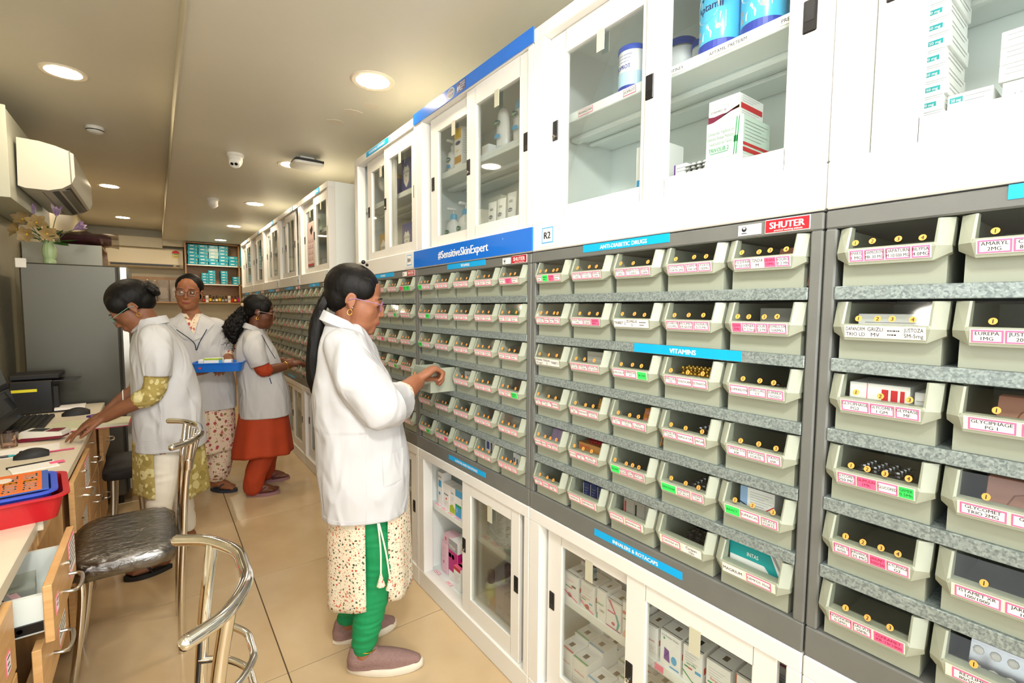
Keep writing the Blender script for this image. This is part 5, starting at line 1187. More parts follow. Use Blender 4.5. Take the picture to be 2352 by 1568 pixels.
def flower(c, axis, m_, npet, L, w, spread, label):
    t = thing('flower', label, 'flower', (-.565+c[0]*.25, 4.5+c[1]*.25, 1.675+.15), 0, 'artificial flowers in the vase')
    base = Vector((-.565+c[0]*.25, 4.5+c[1]*.25, 1.825)); C = Vector((-.565+c[0], 4.5+c[1], 1.675+c[2]))-base
    st = MB().m(STEM).tube(bez([(0, 0, 0), C*.5+Vector((0, 0, .02)), C], 8), .0022, 5).build('stem', t, smooth=True)
    ax = Vector(axis).normalized(); o1 = ax.orthogonal().normalized(); o2 = ax.cross(o1)
    for k in range(npet):
        a = 2*PI*k/npet+.3*c[0]; rad = o1*math.cos(a)+o2*math.sin(a)
        d = ax*math.cos(spread)+rad*math.sin(spread)
        b = MB().m(m_); petal(b, C, d, ax if spread > .6 else rad, L*(.85+.3*random.random()), w, .25 if spread > .6 else -.3); b.build('petal', t, smooth=True, angle=80)
    b = MB().m(YEL if m_ is BEIGE else LILAC).ball(C+ax*.006, .006, 8, 6); b.build('heart', t, smooth=True)
for i, (c, ax) in enumerate((((-.11, -.05, .285), (-.2, -1, .3)), ((-.045, -.07, .27), (.1, -1, .1)), ((-.09, -.08, .19), (-.3, -1, -.2)), ((.005, -.09, .20), (.3, -1, -.1)), ((-.14, -.02, .22), (-.8, -.7, .2)))):
    flower(c, ax, BEIGE, 6, .062, .021, 1.2, 'gold leaf-like artificial flower, %s in the vase' % ['upper left', 'centre', 'lower left', 'lower centre', 'far left'][i])
for i, (c, ax) in enumerate((((-.06, -.02, .33), (-.25, -.4, 1)), ((.05, -.05, .325), (.15, -.5, 1)), ((.135, -.05, .245), (.9, -.4, .6)))):
    flower(c, ax, LILAC, 7, .078, .015, .6, 'purple artificial lily, %s in the vase' % ['left', 'middle', 'right'][i])
lf = thing('foliage', 'green artificial leaves spreading from the vase', 'leaves', (-.565, 4.5, 1.83))
for k, (d, L) in enumerate((((-.9, -.5, .3), .09), ((.6, -.7, .7), .12), ((.3, -.9, .35), .10), ((1, -.3, .25), .13), ((-.3, -.8, .9), .12), ((.85, -.6, -.1), .1), ((-.75, -.4, .8), .1), ((.1, -.9, .75), .13))):
    b = MB().m(LEAF); d = Vector(d); st = d.normalized()*.03; petal(b, st, d, Vector((0, -.4, 1)), L, .018+.006*(k % 3), -.2, 7); b.build('leaf', lf, smooth=True, angle=80)
# things above the cupboard
pb = thing('garment_bag', 'purple clothing in a clear plastic bag on the cupboard', 'bag', (-.45, 5.45, 1.896))
vv = MB().m(mat('cloth_maroon', S(92, 40, 66), .7, noise_=.4, nscale=9)); rings = []
for i in range(9):
    f = i/8; x = -.16+.32*f
    rings.append([(x, .10*math.cos(2*PI*q/14)*(.5+.8*math.sin(PI*(.1+.8*f))), .075+.055*math.sin(2*PI*q/14)*(.5+.6*math.sin(PI*(.1+.8*f)))*(1+.2*noise.noise((i*.7, q*.9, 2)))-.012) for q in range(14)])
vv.loft(rings).build('clothing', pb, smooth=True)
vv2 = MB().m(glassmat('bag_plastic', (.9, .88, .86), .14, .12)); rings = []
for i in range(9):
    f = i/8; x = -.19+.40*f
    rings.append([(x, .13*math.cos(2*PI*q/14)*(.6+.7*math.sin(PI*(.1+.8*f))), max(0, .065+.08*math.sin(2*PI*q/14)*(.7+.4*noise.noise((i*1.7, q*1.3, 5))))) for q in range(14)])
vv2.loft(rings).build('plastic_wrap', pb)
for k in range(3):
    b = MB().m(TEAL if k else mat('box_cyan', S(20, 150, 175), .4)).cbox(-.06, .06, -.05, .05, 0, .045, .001).m(PAPER).box(-.04, .02, -.0503, -.05, .012, .03)
    tag(b.build('medicine_carton', None, (-.50+.01*k, 6.3, 1.9+.0455*k), .1*k), 'teal carton stacked on the left back shelf, %s' % ['bottom', 'middle', 'top'][k], 'carton', 'teal cartons on the left back shelf')
bs = thing('side_shelf', 'wooden side shelf unit beyond the cupboard', 'shelf', (-.55, 6.4, 0)); MB().m(SHELFW).box(-.26, .16, -.3, .3, 1.88, 1.899).box(-.26, -.24, -.3, .3, 0, 1.88).box(-.26, .16, .28, .3, 0, 1.88).box(-.26, .16, -.02, .0, .0, 1.88).build('frame', bs)
# ------------------------------------------------------------------ chrome chairs
SEATB = mat('seat_black', S(20, 19, 18), .35); WRAP = None
def wrapmat():
    m = glassmat('seat_wrap', (.62, .60, .56), .26, .16); nt = m.node_tree
    n = nt.nodes.new('ShaderNodeTexNoise'); n.inputs['Scale'].default_value = 26; n.inputs['Detail'].default_value = 6; n.inputs['Distortion'].default_value = 1.5
    tc = nt.nodes.new('ShaderNodeTexCoord'); mp = nt.nodes.new('ShaderNodeMapping'); mp.inputs['Scale'].default_value = (.5, 1.6, 1); mp.inputs['Rotation'].default_value = (0, 0, .5)
    nt.links.new(tc.outputs['Object'], mp.inputs[0]); nt.links.new(mp.outputs[0], n.inputs['Vector'])
    bp = nt.nodes.new('ShaderNodeBump'); bp.inputs['Strength'].default_value = .9; bp.inputs['Distance'].default_value = .01
    nt.links.new(n.outputs['Fac'], bp.inputs['Height'])
    for nd in nt.nodes:
        if nd.type in ('BSDF_GLOSSY', 'LAYER_WEIGHT'): nt.links.new(bp.outputs[0], nd.inputs['Normal'])
    return m
WRAP = wrapmat()
def rrect(a, b, r, z, n=6, cx=0, cy_=0):
    out = []
    for q, (sx, sy2) in enumerate(((1, 1), (-1, 1), (-1, -1), (1, -1))):
        for k in range(n):
            an = PI/2*q+PI/2*k/(n-1); out.append((cx+sx*(a-r)+r*math.cos(an), cy_+sy2*(b-r)+r*math.sin(an), z))
    return out
def seat(t, a, b, z, wrap_=False, th=.055):
    MB().m(SEATB).loft([rrect(a-.015, b-.015, .07, z-th), rrect(a, b, .08, z-th+.015), rrect(a, b, .08, z-.018), rrect(a-.012, b-.012, .075, z-.004), rrect(a-.05, b-.05, .06, z)]).build('seat', t, smooth=True, angle=60)
    if wrap_:
        r = []
        for k, (da, zz) in enumerate(((-.03, -th-.018), (.006, -th-.006), (.012, -.02), (-.006, .003), (-.05, .006))):
            r.append([(p[0]+.006*noise.noise((p[0]*30, p[1]*30, k)), p[1]+.006*noise.noise((p[1]*30, p[0]*30, k+9)), p[2]+.006*noise.noise((p[0]*40, p[1]*25, k+4))*(k < 4)) for p in rrect(a+da, b+da, .08, z+zz, 10)])
        MB().m(WRAP).loft(r).build('plastic_wrap', t, smooth=True, angle=80)
def urail(x0, bulge, hw, z, dz=0, n=32):
    return bez([(x0, -hw, z), (x0+bulge*.55, -hw*.78, z+dz*.5), (x0+bulge*.95, -hw*.36, z+dz), (x0+bulge, 0, z+dz), (x0+bulge*.95, hw*.36, z+dz), (x0+bulge*.55, hw*.78, z+dz*.5), (x0, hw, z)], n)
def chair(label, loc, kind, hw):
    t = thing('chrome_chair', label, 'chair', loc, 0, 'chrome tube chairs')
    seat(t, .155, .235 if kind == 1 else .2, .49, kind == 1)
    R_ = .0125
    rail = urail(.16, .105, hw, .875, .0)
    MB().m(SILVER).tube(rail, [.0125]*len(rail), 12).ball(rail[0], .0125, 12, 8).ball(rail[-1], .0125, 12, 8).build('top_rail', t, smooth=True, angle=60)
    for s in (-1, 1):
        y = s*hw*.72
        up = bez([(.165, s*.15, 0), (.172, s*.155, .25), (.185, s*.16, .46), (.20, y*.9, .70), (.16+.105*.6, y, .872)], 24)
        MB().m(SILVER).tube(up, .0125, 12).build('back_leg', t, smooth=True, angle=60)
        if kind == 1: MB().m(SILVER).tube([(.205+.004, y*.93, .76), (.212, y*.96, .80)], .0165, 12).build('collar', t, smooth=True)
        fl2 = bez([(-.14, s*.13, .44), (-.125, s*.14, .36), (-.14, s*.15, .18), (-.165, s*.15, 0)], 20)
        MB().m(SILVER).tube(fl2, .0125, 12).build('front_leg', t, smooth=True, angle=60)
    MB().m(SILVER).tube(rrect(.13, .15, .05, .428), .010, 8, closed=True).build('seat_frame', t, smooth=True)
    if kind == 1:
        for k in range(5):
            y = hw*(-.44+.22*k); a = k/4
            sp_ = bez([(.175, y*.55, .44), (.20, y*.7, .62), (.16+.105*(1-.35*abs(-.44+.22*k)*2), y, .87)], 14)
            MB().m(SILVER).tube(sp_, .0075, 10).build('spindle', t, smooth=True, angle=60)
    else:
        for z, h2, bl_ in ((.70, .135, .085), (.62, .135, .085), (.52, .14, .08)):
            MB().m(SILVER).tube(urail(.19, bl_, h2, z), .0075, 10).build('back_rung', t, smooth=True, angle=60)
    return t
chair('chrome chair with plastic-wrapped dark seat, farther of the two', (-.13, 2.43, 0), 1, .26)
chair('nearest chrome chair, only its curved back showing at bottom edge', (-.14, 1.085, 0), 2, .205)
st_ = thing('counter_stool', 'black seated metal stool behind the wrapped chair', 'stool', (-.175, 3.70, 0))
MB().m(SOFTBLK).loft([rrect(.10, .22, .05, .41), rrect(.105, .23, .05, .425), rrect(.105, .23, .05, .455), rrect(.09, .2, .04, .468)]).build('seat', st_, smooth=True, angle=50)
for sx in (-1, 1):
    for sy2 in (-1, 1): MB().m(STEEL).tube(bez([(sx*.06, sy2*.15, .415), (sx*.065, sy2*.16, .25), (sx*.08, sy2*.18, 0)], 10), .011, 10).build('leg', st_, smooth=True)
# ------------------------------------------------------------------ far end of the aisle
sh = thing('wooden_shelves', 'open brown wooden shelves on the far wall', 'shelf', (.85, 9.95, 0))
b = MB().m(SHELFW)
BX0, BX1 = -.41, .55
b.box(BX0-.02, BX0, -.15, .16, 1.47, 2.49).build('side_board', sh); MB().m(SHELFW).box(.36, .38, -.15, .16, 1.49, 2.49).build('divider', sh)
for z in (2.115, 1.79, 1.475): MB().m(SHELFW).box(BX0, BX1, -.15, .16, z-.018, z).build('shelf_board', sh)
MB().m(SHELFW).box(BX0, BX1, -.15, .16, 2.472, 2.49).build('top_board', sh); MB().m(SHELFW).box(BX0, BX1, .145, .16, 1.475, 2.49).build('back_board', sh)
MB().m(PAPER).box(BX0+.02, .34, -.1525, -.15, 2.098, 2.114).build('price_strip', sh); MB().m(PAPER).box(BX0+.25, .34, -.1525, -.15, 1.773, 1.789).build('price_strip', sh)
CYAN = mat('carton_cyan', S(20, 160, 185), .4); CYL = mat('carton_cyan_light', S(160, 200, 205), .3)
def cy_box(w, h, d=.16, light=False):
    b = MB().m(CYL if light else CYAN).cbox(-w/2, w/2, 0, d, 0, h, .001).m(PAPER).box(-w*.3, w*.1, -.0008, 0, h*.45, h*.7).m(YEL).box(w*.3, w*.38, -.0008, 0, h*.3, h*.55)
    return b.mesh('medicine_carton')
cm = cy_box(.142, .056); cl_ = cy_box(.142, .056, light=True)
colh = [6, 6, 6, 6, 3]
for c in range(5):
    for k in range(colh[c]):
        o = link('medicine_carton', cl_ if (c == 2 and 1 < k < 5) else cm, None, (.46+.075+.149*c+.003*((k*7+c) % 3), 9.815+.008*((k+c) % 2), 2.1155+.0568*k))
        tag(o, 'teal carton on the top far shelf, column %s from left, %s from bottom' % (ORD[c], (ORD+['sixth'])[k]), 'carton', 'teal cartons on the far shelves')
o_ = 0
cs = cy_box(.105, .046)
for c, (x, n) in enumerate(((.70, 4), (.80, 5), (.985, 5), (1.165, 3))):
    for k in range(n):
        o = link('medicine_carton', cs, None, (x+.003*(k % 2), 9.815, 1.7905+.0468*k)); tag(o, 'small teal carton on the middle far shelf, %s stack, %s from bottom' % (ORD[c], ORD[k]), 'carton', 'teal cartons on the far shelves')
for k in range(6):
    o = link('medicine_carton', cm, None, (1.31, 9.815, 2.1155+.0568*k)); tag(o, 'teal carton beyond the shelf divider, %s from bottom' % (ORD+['sixth'])[k], 'carton', 'teal cartons beyond the divider')
for k in range(3):
    o = link('medicine_carton', cs, None, (1.30, 9.815, 1.7905+.0468*k)); tag(o, 'small teal carton beyond the shelf divider, %s from bottom' % ORD[k], 'carton', 'teal cartons beyond the divider')
bots = [(S(90, 60, 30), RED), (S(235, 230, 220), None), (S(80, 55, 25), YEL), (S(60, 45, 30), LGREY), (S(60, 45, 30), CREAM), (S(95, 80, 30), YEL), (S(50, 70, 60), LGREY), (S(70, 40, 30), LGREY), (S(230, 215, 190), None), (S(150, 40, 30), RED), (S(70, 30, 30), YEL), (S(110, 30, 70), MAG)]
for k, (c_, l_) in enumerate(bots):
    x = .672+.0475*k
    if l_ is None:
        tag(MB().m(mat('pale_box%d' % k, c_, .5)).cbox(-.02, .02, 0, .04, 0, .115, .001).m(LGREY).box(-.014, .014, -.0006, 0, .04, .08).build('medicine_carton', None, (x, 9.82, 1.4755)), 'pale carton among the bottles, %s along the far bottom shelf' % ['', 'second', '', '', '', '', '', '', 'ninth'][k], 'carton'); continue
    t = thing('syrup_bottle', 'small brown syrup bottle, %s along the far bottom shelf' % (ORD+['sixth', 'seventh', 'eighth', 'ninth', 'tenth', 'eleventh', 'twelfth'])[k], 'bottle', (x, 9.84, 1.4755), 0, 'syrup bottles on the far shelf')
    h = .085+.012*(k % 3)
    MB().m(mat('bottle_%d' % k, c_, .2)).lathe([(.019, 0), (.02, .003), (.02, h*.75), (.009, h*.92), (.009, h)], 14).build('bottle', t, smooth=True); MB().m(BLACK if k != 5 else PGREEN).lathe([(.011, h), (.011, h+.018)], 12).build('cap', t, smooth=True)
    MB().m(l_).lathe([(.0204, h*.2), (.0204, h*.62)], 14, cap=False).build('paper_label', t, smooth=True)
tag(MB().m(CREAM).cbox(-.03, .03, 0, .05, 0, .12, .001).m(LGREY).box(-.02, .02, -.0006, 0, .03, .08).build('medicine_carton', None, (1.30, 9.82, 1.4755)), 'cream carton beyond the divider on the far bottom shelf', 'carton')
# low shelf with clear packets
sl = thing('low_wall_shelf', 'wooden shelf with dark board carrying clear packets', 'shelf', (.0, 9.95, 1.455)); MB().m(SHELFW).box(-.5, .415, -.14, .16, 0, .02).build('shelf_board', sl); MB().m(SHELFW).box(-.5, .415, .145, .16, .02, .44).build('back_board', sl)
PKT = glassmat('packet_film', (.9, .86, .8), .55, .2)
def pktbump(m):
    nt = m.node_tree; n = nt.nodes.new('ShaderNodeTexNoise'); n.inputs['Scale'].default_value = 22; n.inputs['Detail'].default_value = 5
    bp = nt.nodes.new('ShaderNodeBump'); bp.inputs['Strength'].default_value = 1; bp.inputs['Distance'].default_value = .02
    nt.links.new(n.outputs['Fac'], bp.inputs['Height'])
    for nd in nt.nodes:
        if nd.type in ('BSDF_GLOSSY', 'LAYER_WEIGHT'): nt.links.new(bp.outputs[0], nd.inputs['Normal'])
pktbump(PKT)
for k in range(4):
    t = thing('clear_packet', 'shiny clear plastic packet, %s on the far low shelf' % ORD[k], 'packet', (-.22+.165*k, 9.87, 1.4755), 0, 'clear packets on the far low shelf')
    mb = MB().m(PKT); rings = []
    for i in range(7):
        f = i/6
        rings.append([(.075*math.cos(2*PI*q/16)*(1+.1*noise.noise((i, q*.7, k))), .05*math.sin(2*PI*q/16)*(1-.6*f)*(1+.3*noise.noise((i*1.3, q, k+5))), .36*f) for q in range(16)])
    mb.loft(rings).build('film', t); MB().m(mat('packet_content', S(225, 205, 190), .6)).cbox(-.05, .05, -.015, .015, .05, .24, .006).build('contents', t)
# far air conditioner
t = thing('air_conditioner', 'white split air conditioner on the far wall with energy sticker', 'air conditioner', (-.10, 10.11, 2.03))
b = MB().m(mat('ac_cream', S(235, 224, 196), .4)); b.prism([(0, .0), (0, .33), (-.16, .33), (-.2, .30), (-.21, .07), (-.17, .015), (-.1, 0)], -.5, .5, 'x'); b.build('body', t, smooth=True, angle=30)
MB().m(BLACK).box(-.45, .36, -.207, -.19, .035, .058).build('outlet', t); MB().m(ACG).box(-.46, .37, -.213, -.205, .058, .066).build('flap', t)
lab(MB().m(mat('energy_yellow', S(225, 205, 120), .5)).box(.36, .44, -.213, -.2095, .18, .28).m(RED).add([(.40+.05*math.cos(PI*q/8), -.2135, .255+.05*math.sin(PI*q/8)) for q in range(9)], [tuple(range(9))]).m(PGREEN).box(.372, .428, -.2138, -.2135, .235, .25).m(INK).box(.38, .42, -.2138, -.2135, .2, .206).build('energy_label', t), 'yellow energy rating sticker with red arc')
MB().m(BLACK).box(.40, .45, -.2115, -.2, .04, .055).build('display', t)
# far lower wooden cupboard
cu2 = thing('far_cupboard', 'maple cupboard with drawers at the far end', 'cupboard', (.85, 9.85, 0)); MB().m(WOOD).cbox(-.3, .55, -.05, .25, .0, .95, .003).build('carcass', cu2)
for k in range(3):
    MB().m(WOOD).cbox(-.29+.28*k, -.02+.28*k, -.068, -.05, .32, .94, .002).build('door', cu2); MB().m(WOOD).cbox(-.29+.28*k, -.02+.28*k, -.068, -.05, .05, .30, .002).build('drawer', cu2)
MB().m(DESKT).cbox(-.32, .57, -.08, .26, .95, .975, .003).build('worktop', cu2)
# ------------------------------------------------------------------ people
from mathutils.bvhtree import BVHTree
def V(*a): return Vector(a)
def skin(name, c, c2):
    m = mat(name, c, .48, col2=c2, nscale=14, bump=.03, bscale=260, spec=.35); b = m.node_tree.nodes['Principled BSDF']
    b.inputs['Subsurface Weight'].default_value = .08; b.inputs['Subsurface Radius'].default_value = (.02, .008, .004); b.inputs['Subsurface Scale'].default_value = .4
    return m
COATM = mat('coat_cotton', S(198, 199, 202), .8, noise_=.025, nscale=5)
def wrinkle(m, sc=(7, 7, 3.2), st=.75, dist=.022):
    nt = m.node_tree; b = nt.nodes['Principled BSDF']; tc = nt.nodes.new('ShaderNodeTexCoord'); mp = nt.nodes.new('ShaderNodeMapping'); mp.inputs['Scale'].default_value = sc
    n = nt.nodes.new('ShaderNodeTexNoise'); n.inputs['Scale'].default_value = 1.6; n.inputs['Detail'].default_value = 3; n.inputs['Distortion'].default_value = 1.2; n.noise_type = 'RIDGED_MULTIFRACTAL'
    bp = nt.nodes.new('ShaderNodeBump'); bp.inputs['Strength'].default_value = st; bp.inputs['Distance'].default_value = dist
    nt.links.new(tc.outputs['Object'], mp.inputs[0]); nt.links.new(mp.outputs[0], n.inputs['Vector']); nt.links.new(n.outputs['Fac'], bp.inputs['Height']); nt.links.new(bp.outputs[0], b.inputs['Normal'])
wrinkle(COATM)
HAIRM = mat('hair_black', S(13, 10, 9), .5, noise_=.5, nscale=26, stretch=(5, 5, .8), bump=.3, bscale=90, spec=.22)
def floral(name, base, cols, scale, thr=.32, layers=2, rough=.8, base2=None):
    m = bpy.data.materials.new(name); m.use_nodes = True; nt = m.node_tree; b = nt.nodes['Principled BSDF']; b.inputs['Roughness'].default_value = rough
    tc = nt.nodes.new('ShaderNodeTexCoord'); nz = nt.nodes.new('ShaderNodeTexNoise'); nz.inputs['Scale'].default_value = scale*.9
    nt.links.new(tc.outputs['Object'], nz.inputs['Vector'])
    add = nt.nodes.new('ShaderNodeMix'); add.data_type = 'RGBA'; add.blend_type = 'LINEAR_LIGHT'; add.inputs['Factor'].default_value = .35/scale
    nt.links.new(tc.outputs['Object'], add.inputs['A']); nt.links.new(nz.outputs['Color'], add.inputs['B'])
    cur = None
    for L in range(layers):
        v = nt.nodes.new('ShaderNodeTexVoronoi'); v.inputs['Scale'].default_value = scale*(1 if L == 0 else 1.9); v.inputs['Randomness'].default_value = .8
        nt.links.new(add.outputs['Result'], v.inputs['Vector'])
        lt = nt.nodes.new('ShaderNodeMath'); lt.operation = 'LESS_THAN'; lt.inputs[1].default_value = thr*(1 if L == 0 else .7)
        nt.links.new(v.outputs['Distance'], lt.inputs[0])
        sep = nt.nodes.new('ShaderNodeSeparateColor'); nt.links.new(v.outputs['Color'], sep.inputs[0])
        rp = nt.nodes.new('ShaderNodeValToRGB'); rp.color_ramp.interpolation = 'CONSTANT'
        cs_ = cols if L == 0 else cols[::-1]
        rp.color_ramp.elements[0].color = cs_[0]; rp.color_ramp.elements[0].position = 0
        rp.color_ramp.elements[1].color = cs_[1]; rp.color_ramp.elements[1].position = 1/len(cs_)
        for k in range(2, len(cs_)): e = rp.color_ramp.elements.new(k/len(cs_)); e.color = cs_[k]
        nt.links.new(sep.outputs[0], rp.inputs[0])
        mx = nt.nodes.new('ShaderNodeMix'); mx.data_type = 'RGBA'; mx.inputs['A'].default_value = base
        if cur: nt.links.new(cur, mx.inputs['A'])
        nt.links.new(lt.outputs[0], mx.inputs['Factor']); nt.links.new(rp.outputs[0], mx.inputs['B']); cur = mx.outputs['Result']
    nt.links.new(cur, b.inputs['Base Color']); return m
FLA = floral('kurta_small_floral', S(228, 218, 194), [S(186, 70, 60), S(70, 90, 66), S(215, 130, 90), S(52, 58, 48), S(190, 165, 140), S(205, 180, 150)], 84, .34)
FLB = floral('kurta_olive_floral', S(168, 150, 84), [S(214, 204, 150), S(205, 194, 138), S(150, 134, 70)], 17, .42)
FLC = floral('kurta_rose_vine', S(226, 208, 184), [S(170, 70, 80), S(140, 130, 80), S(190, 100, 100), S(120, 90, 60)], 30, .33)
def to_mesh(mb, name, voxel, smooth_it=6, mats=None):
    me = bpy.data.meshes.new('tmp'); me.from_pydata(mb.v, [], mb.f); me.update()
    bm = bmesh.new(); bm.from_mesh(me); bmesh.ops.recalc_face_normals(bm, faces=bm.faces); bm.to_mesh(me); bm.free()
    ob = bpy.data.objects.new('tmp', me); COL.objects.link(ob)
    md = ob.modifiers.new('r', 'REMESH'); md.mode = 'VOXEL'; md.voxel_size = voxel; md.adaptivity = 0
    if smooth_it: ms = ob.modifiers.new('s', 'SMOOTH'); ms.iterations = smooth_it; ms.factor = .5
    dg = bpy.context.evaluated_depsgraph_get(); ev = ob.evaluated_get(dg)
    out = bpy.data.meshes.new_from_object(ev); out.name = name
    bpy.data.objects.remove(ob); bpy.data.meshes.remove(me)
    out.materials.clear()
    for m_ in (mats or []): out.materials.append(m_)
    out.polygons.foreach_set('use_smooth', [True]*len(out.polygons)); return out
def chain(mb, pts, rs, seg=14):
    """closed tapered limb with rounded ends"""
    P = [Vector(p) for p in pts]; mb.tube(P, rs, seg); mb.ball(P[0], rs[0]*.995, seg, 8); mb.ball(P[-1], rs[-1]*.995, seg, 8); return mb
def limb(mb, pts, rs, n=16, seg=16):
    Q = bez(pts, n); k = len(Q); R = []
    for i in range(k):
        f = i/(k-1)*(len(rs)-1); j = min(int(f), len(rs)-2); R.append(rs[j]*(1-(f-j))+rs[j+1]*(f-j))
    return chain(mb, Q, R, seg)
def ellipsoid(mb, c, r, M=None, seg=22, rings=14):
    n0 = len(mb.v); mb.ball((0, 0, 0), 1, seg, rings)
    for i in range(n0, len(mb.v)):
        p = Vector((mb.v[i][0]*r[0], mb.v[i][1]*r[1], mb.v[i][2]*r[2]))+Vector(c)
        mb.v[i] = tuple(M @ p) if M else tuple(p)
    return mb
def headM(c, yaw_=0, pitch=0, roll=0, s=1):
    return Matrix.Translation(c) @ Matrix.Rotation(yaw_, 4, 'Z') @ Matrix.Rotation(pitch, 4, 'Y') @ Matrix.Rotation(roll, 4, 'X') @ Matrix.Scale(s, 4)
def head_geo(mb, M, chub=1.0):
    E = lambda c, r: ellipsoid(mb, c, r, M)
    E((-.012, 0, .035), (.092, .073, .085)); E((.028, 0, -.028), (.060, .061*chub, .085)); E((.028, 0, -.072), (.058, .052*chub, .047)); E((.066, 0, -.098), (.021, .024, .018))
    for s in (-1, 1):
        E((.047, s*.036*chub, -.030), (.028, .023, .028)); E((-.012, s*.0735, -.008), (.012, .005, .022)); E((-.006, s*.076, -.031), (.008, .006, .009)); E((.098, s*.0095, -.035), (.009, .0075, .0065))
        mb.tube([M @ V(-.013+.015*math.cos(q), s*(.078+.003*math.cos(q+2.6)), -.006+.026*math.sin(q)) for q in [math.radians(-60+15*k) for k in range(19)]], .0042*M.median_scale, 8)
        E((.073, s*.030, .022), (.012, .022, .008)); E((.0745, s*.0305, .003), (.0125, .0155, .011))
    E((.082, 0, .0), (.013, .010, .022)); E((.093, 0, -.018), (.0125, .0085, .022)); E((.102, 0, -.031), (.0085, .0085, .0075))
    E((.082, 0, -.060), (.014, .026, .020)); E((.0935, 0, -.0605), (.0068, .018, .0042)); E((.0915, 0, -.0685), (.0068, .0155, .0048)); E((.076, 0, -.086), (.014, .024, .013))
def face_parts(t, M, iris=True, gaze=(0, 0), closed=False, lipm=None, bindi=False, brow=S(22, 17, 15)):
    EW = mat('eye_white', S(228, 224, 216), .2); EB = mat('iris_dark', S(38, 22, 14), .1); LASH = mat('lash', S(18, 14, 13), .6)
    for s in (-1, 1):
        c = V(.0805, s*.0305, .0035)
        if not closed:
            b = MB().m(EW); ellipsoid(b, c, (.0075, .0125, .0055), M, 14, 10); b.m(EB); ellipsoid(b, c+V(.0046, gaze[0]*.006, gaze[1]*.003), (.0038, .0056, .0054), M, 12, 8); b.build('eye', t, smooth=True, angle=180)
        b = MB().m(LASH).tube([M @ V(.0835-.0035*abs(k), s*.0305+.0155*k, (.0088 if not closed else -.002)-.0055*k*k) for k in (-1, -.6, -.2, .2, .6, 1)], .0018*M.median_scale, 6); b.build('eyelash', t, smooth=True)
        b = MB().m(mat('brow_hair', brow, .7)).tube([M @ V(.0865-.006*k*k-.002*(k*s > 0)*abs(k)*2, s*.032+.02*k, .0275-.006*max(0, k*s)**2-.002*(k*s < 0)) for k in (-1, -.5, 0, .5, 1)], [.0016, .0024, .0026, .0022, .0012], 6); b.build('eyebrow', t, smooth=True)
    if bindi: lab(MB().m(RED).ball(M @ V(.0872, 0, .036), .0027, 8, 6).build('bindi', t, smooth=True), 'small red dot on the forehead')
def paint(me, M, lipidx=1):
    Mi = M.inverted()
    for p in me.polygons:
        q = Mi @ p.center
        if q.x > .086 and abs(q.y) < .0205 and -.0735+.0003*0 < q.z < -.0568 and abs(q.z+.0648) < .0088*(1-(q.y/.022)**2)+.0008: p.material_index = lipidx
def hand_geo(mb, W_, d, n, curls, thumb=(.6, .5), s=1.0, side=1, spread=.04):
    """W_ wrist, d along the hand, n palm-side normal (fingers curl towards n); side=+1 puts the thumb along n x d"""
    d = Vector(d).normalized(); n = Vector(n); n = (n-d*n.dot(d)).normalized(); a = n.cross(d)*side
    W_ = Vector(W_)
    R3 = Matrix((d, a, n)).transposed().to_4x4(); ellipsoid(mb, (0, 0, 0), (.044*s, .034*s, .0165*s), Matrix.Translation(W_+d*.047*s) @ R3)
    lens = [.040, .045, .041, .032]; base = [.026, .0085, -.009, -.025]
    for k in range(4):
        K = W_+d*(.082-.004*abs(k-1.2))*s+a*base[k]*s
        chain(mb, [W_+a*base[k]*.6*s+d*.008*s, (W_+K)/2+a*base[k]*.1*s-n*.003, K], [.0135*s, .0125*s, .0105*s], 10)
        dirn = (d+a*(1.5-k)*spread).normalized(); nn = n; pts = [K]; L = lens[k]*s; cur = curls[k] if isinstance(curls[k], (list, tuple)) else (curls[k], curls[k]*1.1, curls[k]*.7)
        for j in range(3):
            ax = dirn.cross(nn).normalized(); R_ = Matrix.Rotation(cur[j], 3, ax); dirn = (R_ @ dirn).normalized(); nn = (R_ @ nn).normalized()
            pts.append(pts[-1]+dirn*L*(1, .68, .5)[j])
        chain(mb, pts, [.0097*s, .0088*s, .008*s, .0066*s], 10)
    T0_ = W_+d*.022*s+a*.022*s+n*.006; td = (d*math.cos(thumb[0])+a*math.sin(thumb[0])+n*thumb[1]).normalized()
    t1 = T0_+td*.042*s; td2 = (td+d*.4+n*.15).normalized(); t2 = t1+td2*.032*s; t3 = t2+(td2+d*.2-a*.15).normalized()*.024*s
    chain(mb, [W_+d*.01*s+a*.01*s, T0_, t1, t2, t3], [.014*s, .0145*s, .0112*s, .0096*s, .0072*s], 10)
def foot_geo(mb, heel, toe, z, s=1.0):
    h = V(heel[0], heel[1], z); t_ = V(toe[0], toe[1], z); d = (t_-h).normalized(); a = V(-d.y, d.x, 0); L = (t_-h).length
    limb(mb, [h+d*.025+V(0, 0, .034), h+d*L*.30+V(0, 0, .042), h+d*L*.58+V(0, 0, .030), h+d*L*.78+V(0, 0, .018)], [.032, .034, .031, .020], 12)
    limb(mb, [h+d*L*.5+a*.018+V(0, 0, .018), h+d*L*.75+a*.022+V(0, 0, .015)], [.020, .017], 6); limb(mb, [h+d*L*.5-a*.018+V(0, 0, .018), h+d*L*.75-a*.022+V(0, 0, .015)], [.020, .016], 6)
    return h, d, a, L
def toes(mb, h, d, a, L, side):
    for k in range(5):
        y = side*(.030-.0155*k); l = L*(.98-.012*k*k*.9-.02*(k == 0)); r = (.0115, .0088, .0083, .0078, .0074)[k]
        limb(mb, [h+d*L*.70+a*y+V(0, 0, .013), h+d*(L*.86)+a*y*1.08+V(0, 0, .014), h+d*l+a*y*1.1+V(0, 0, .010)], [r, r, r*.85], 6, 10)
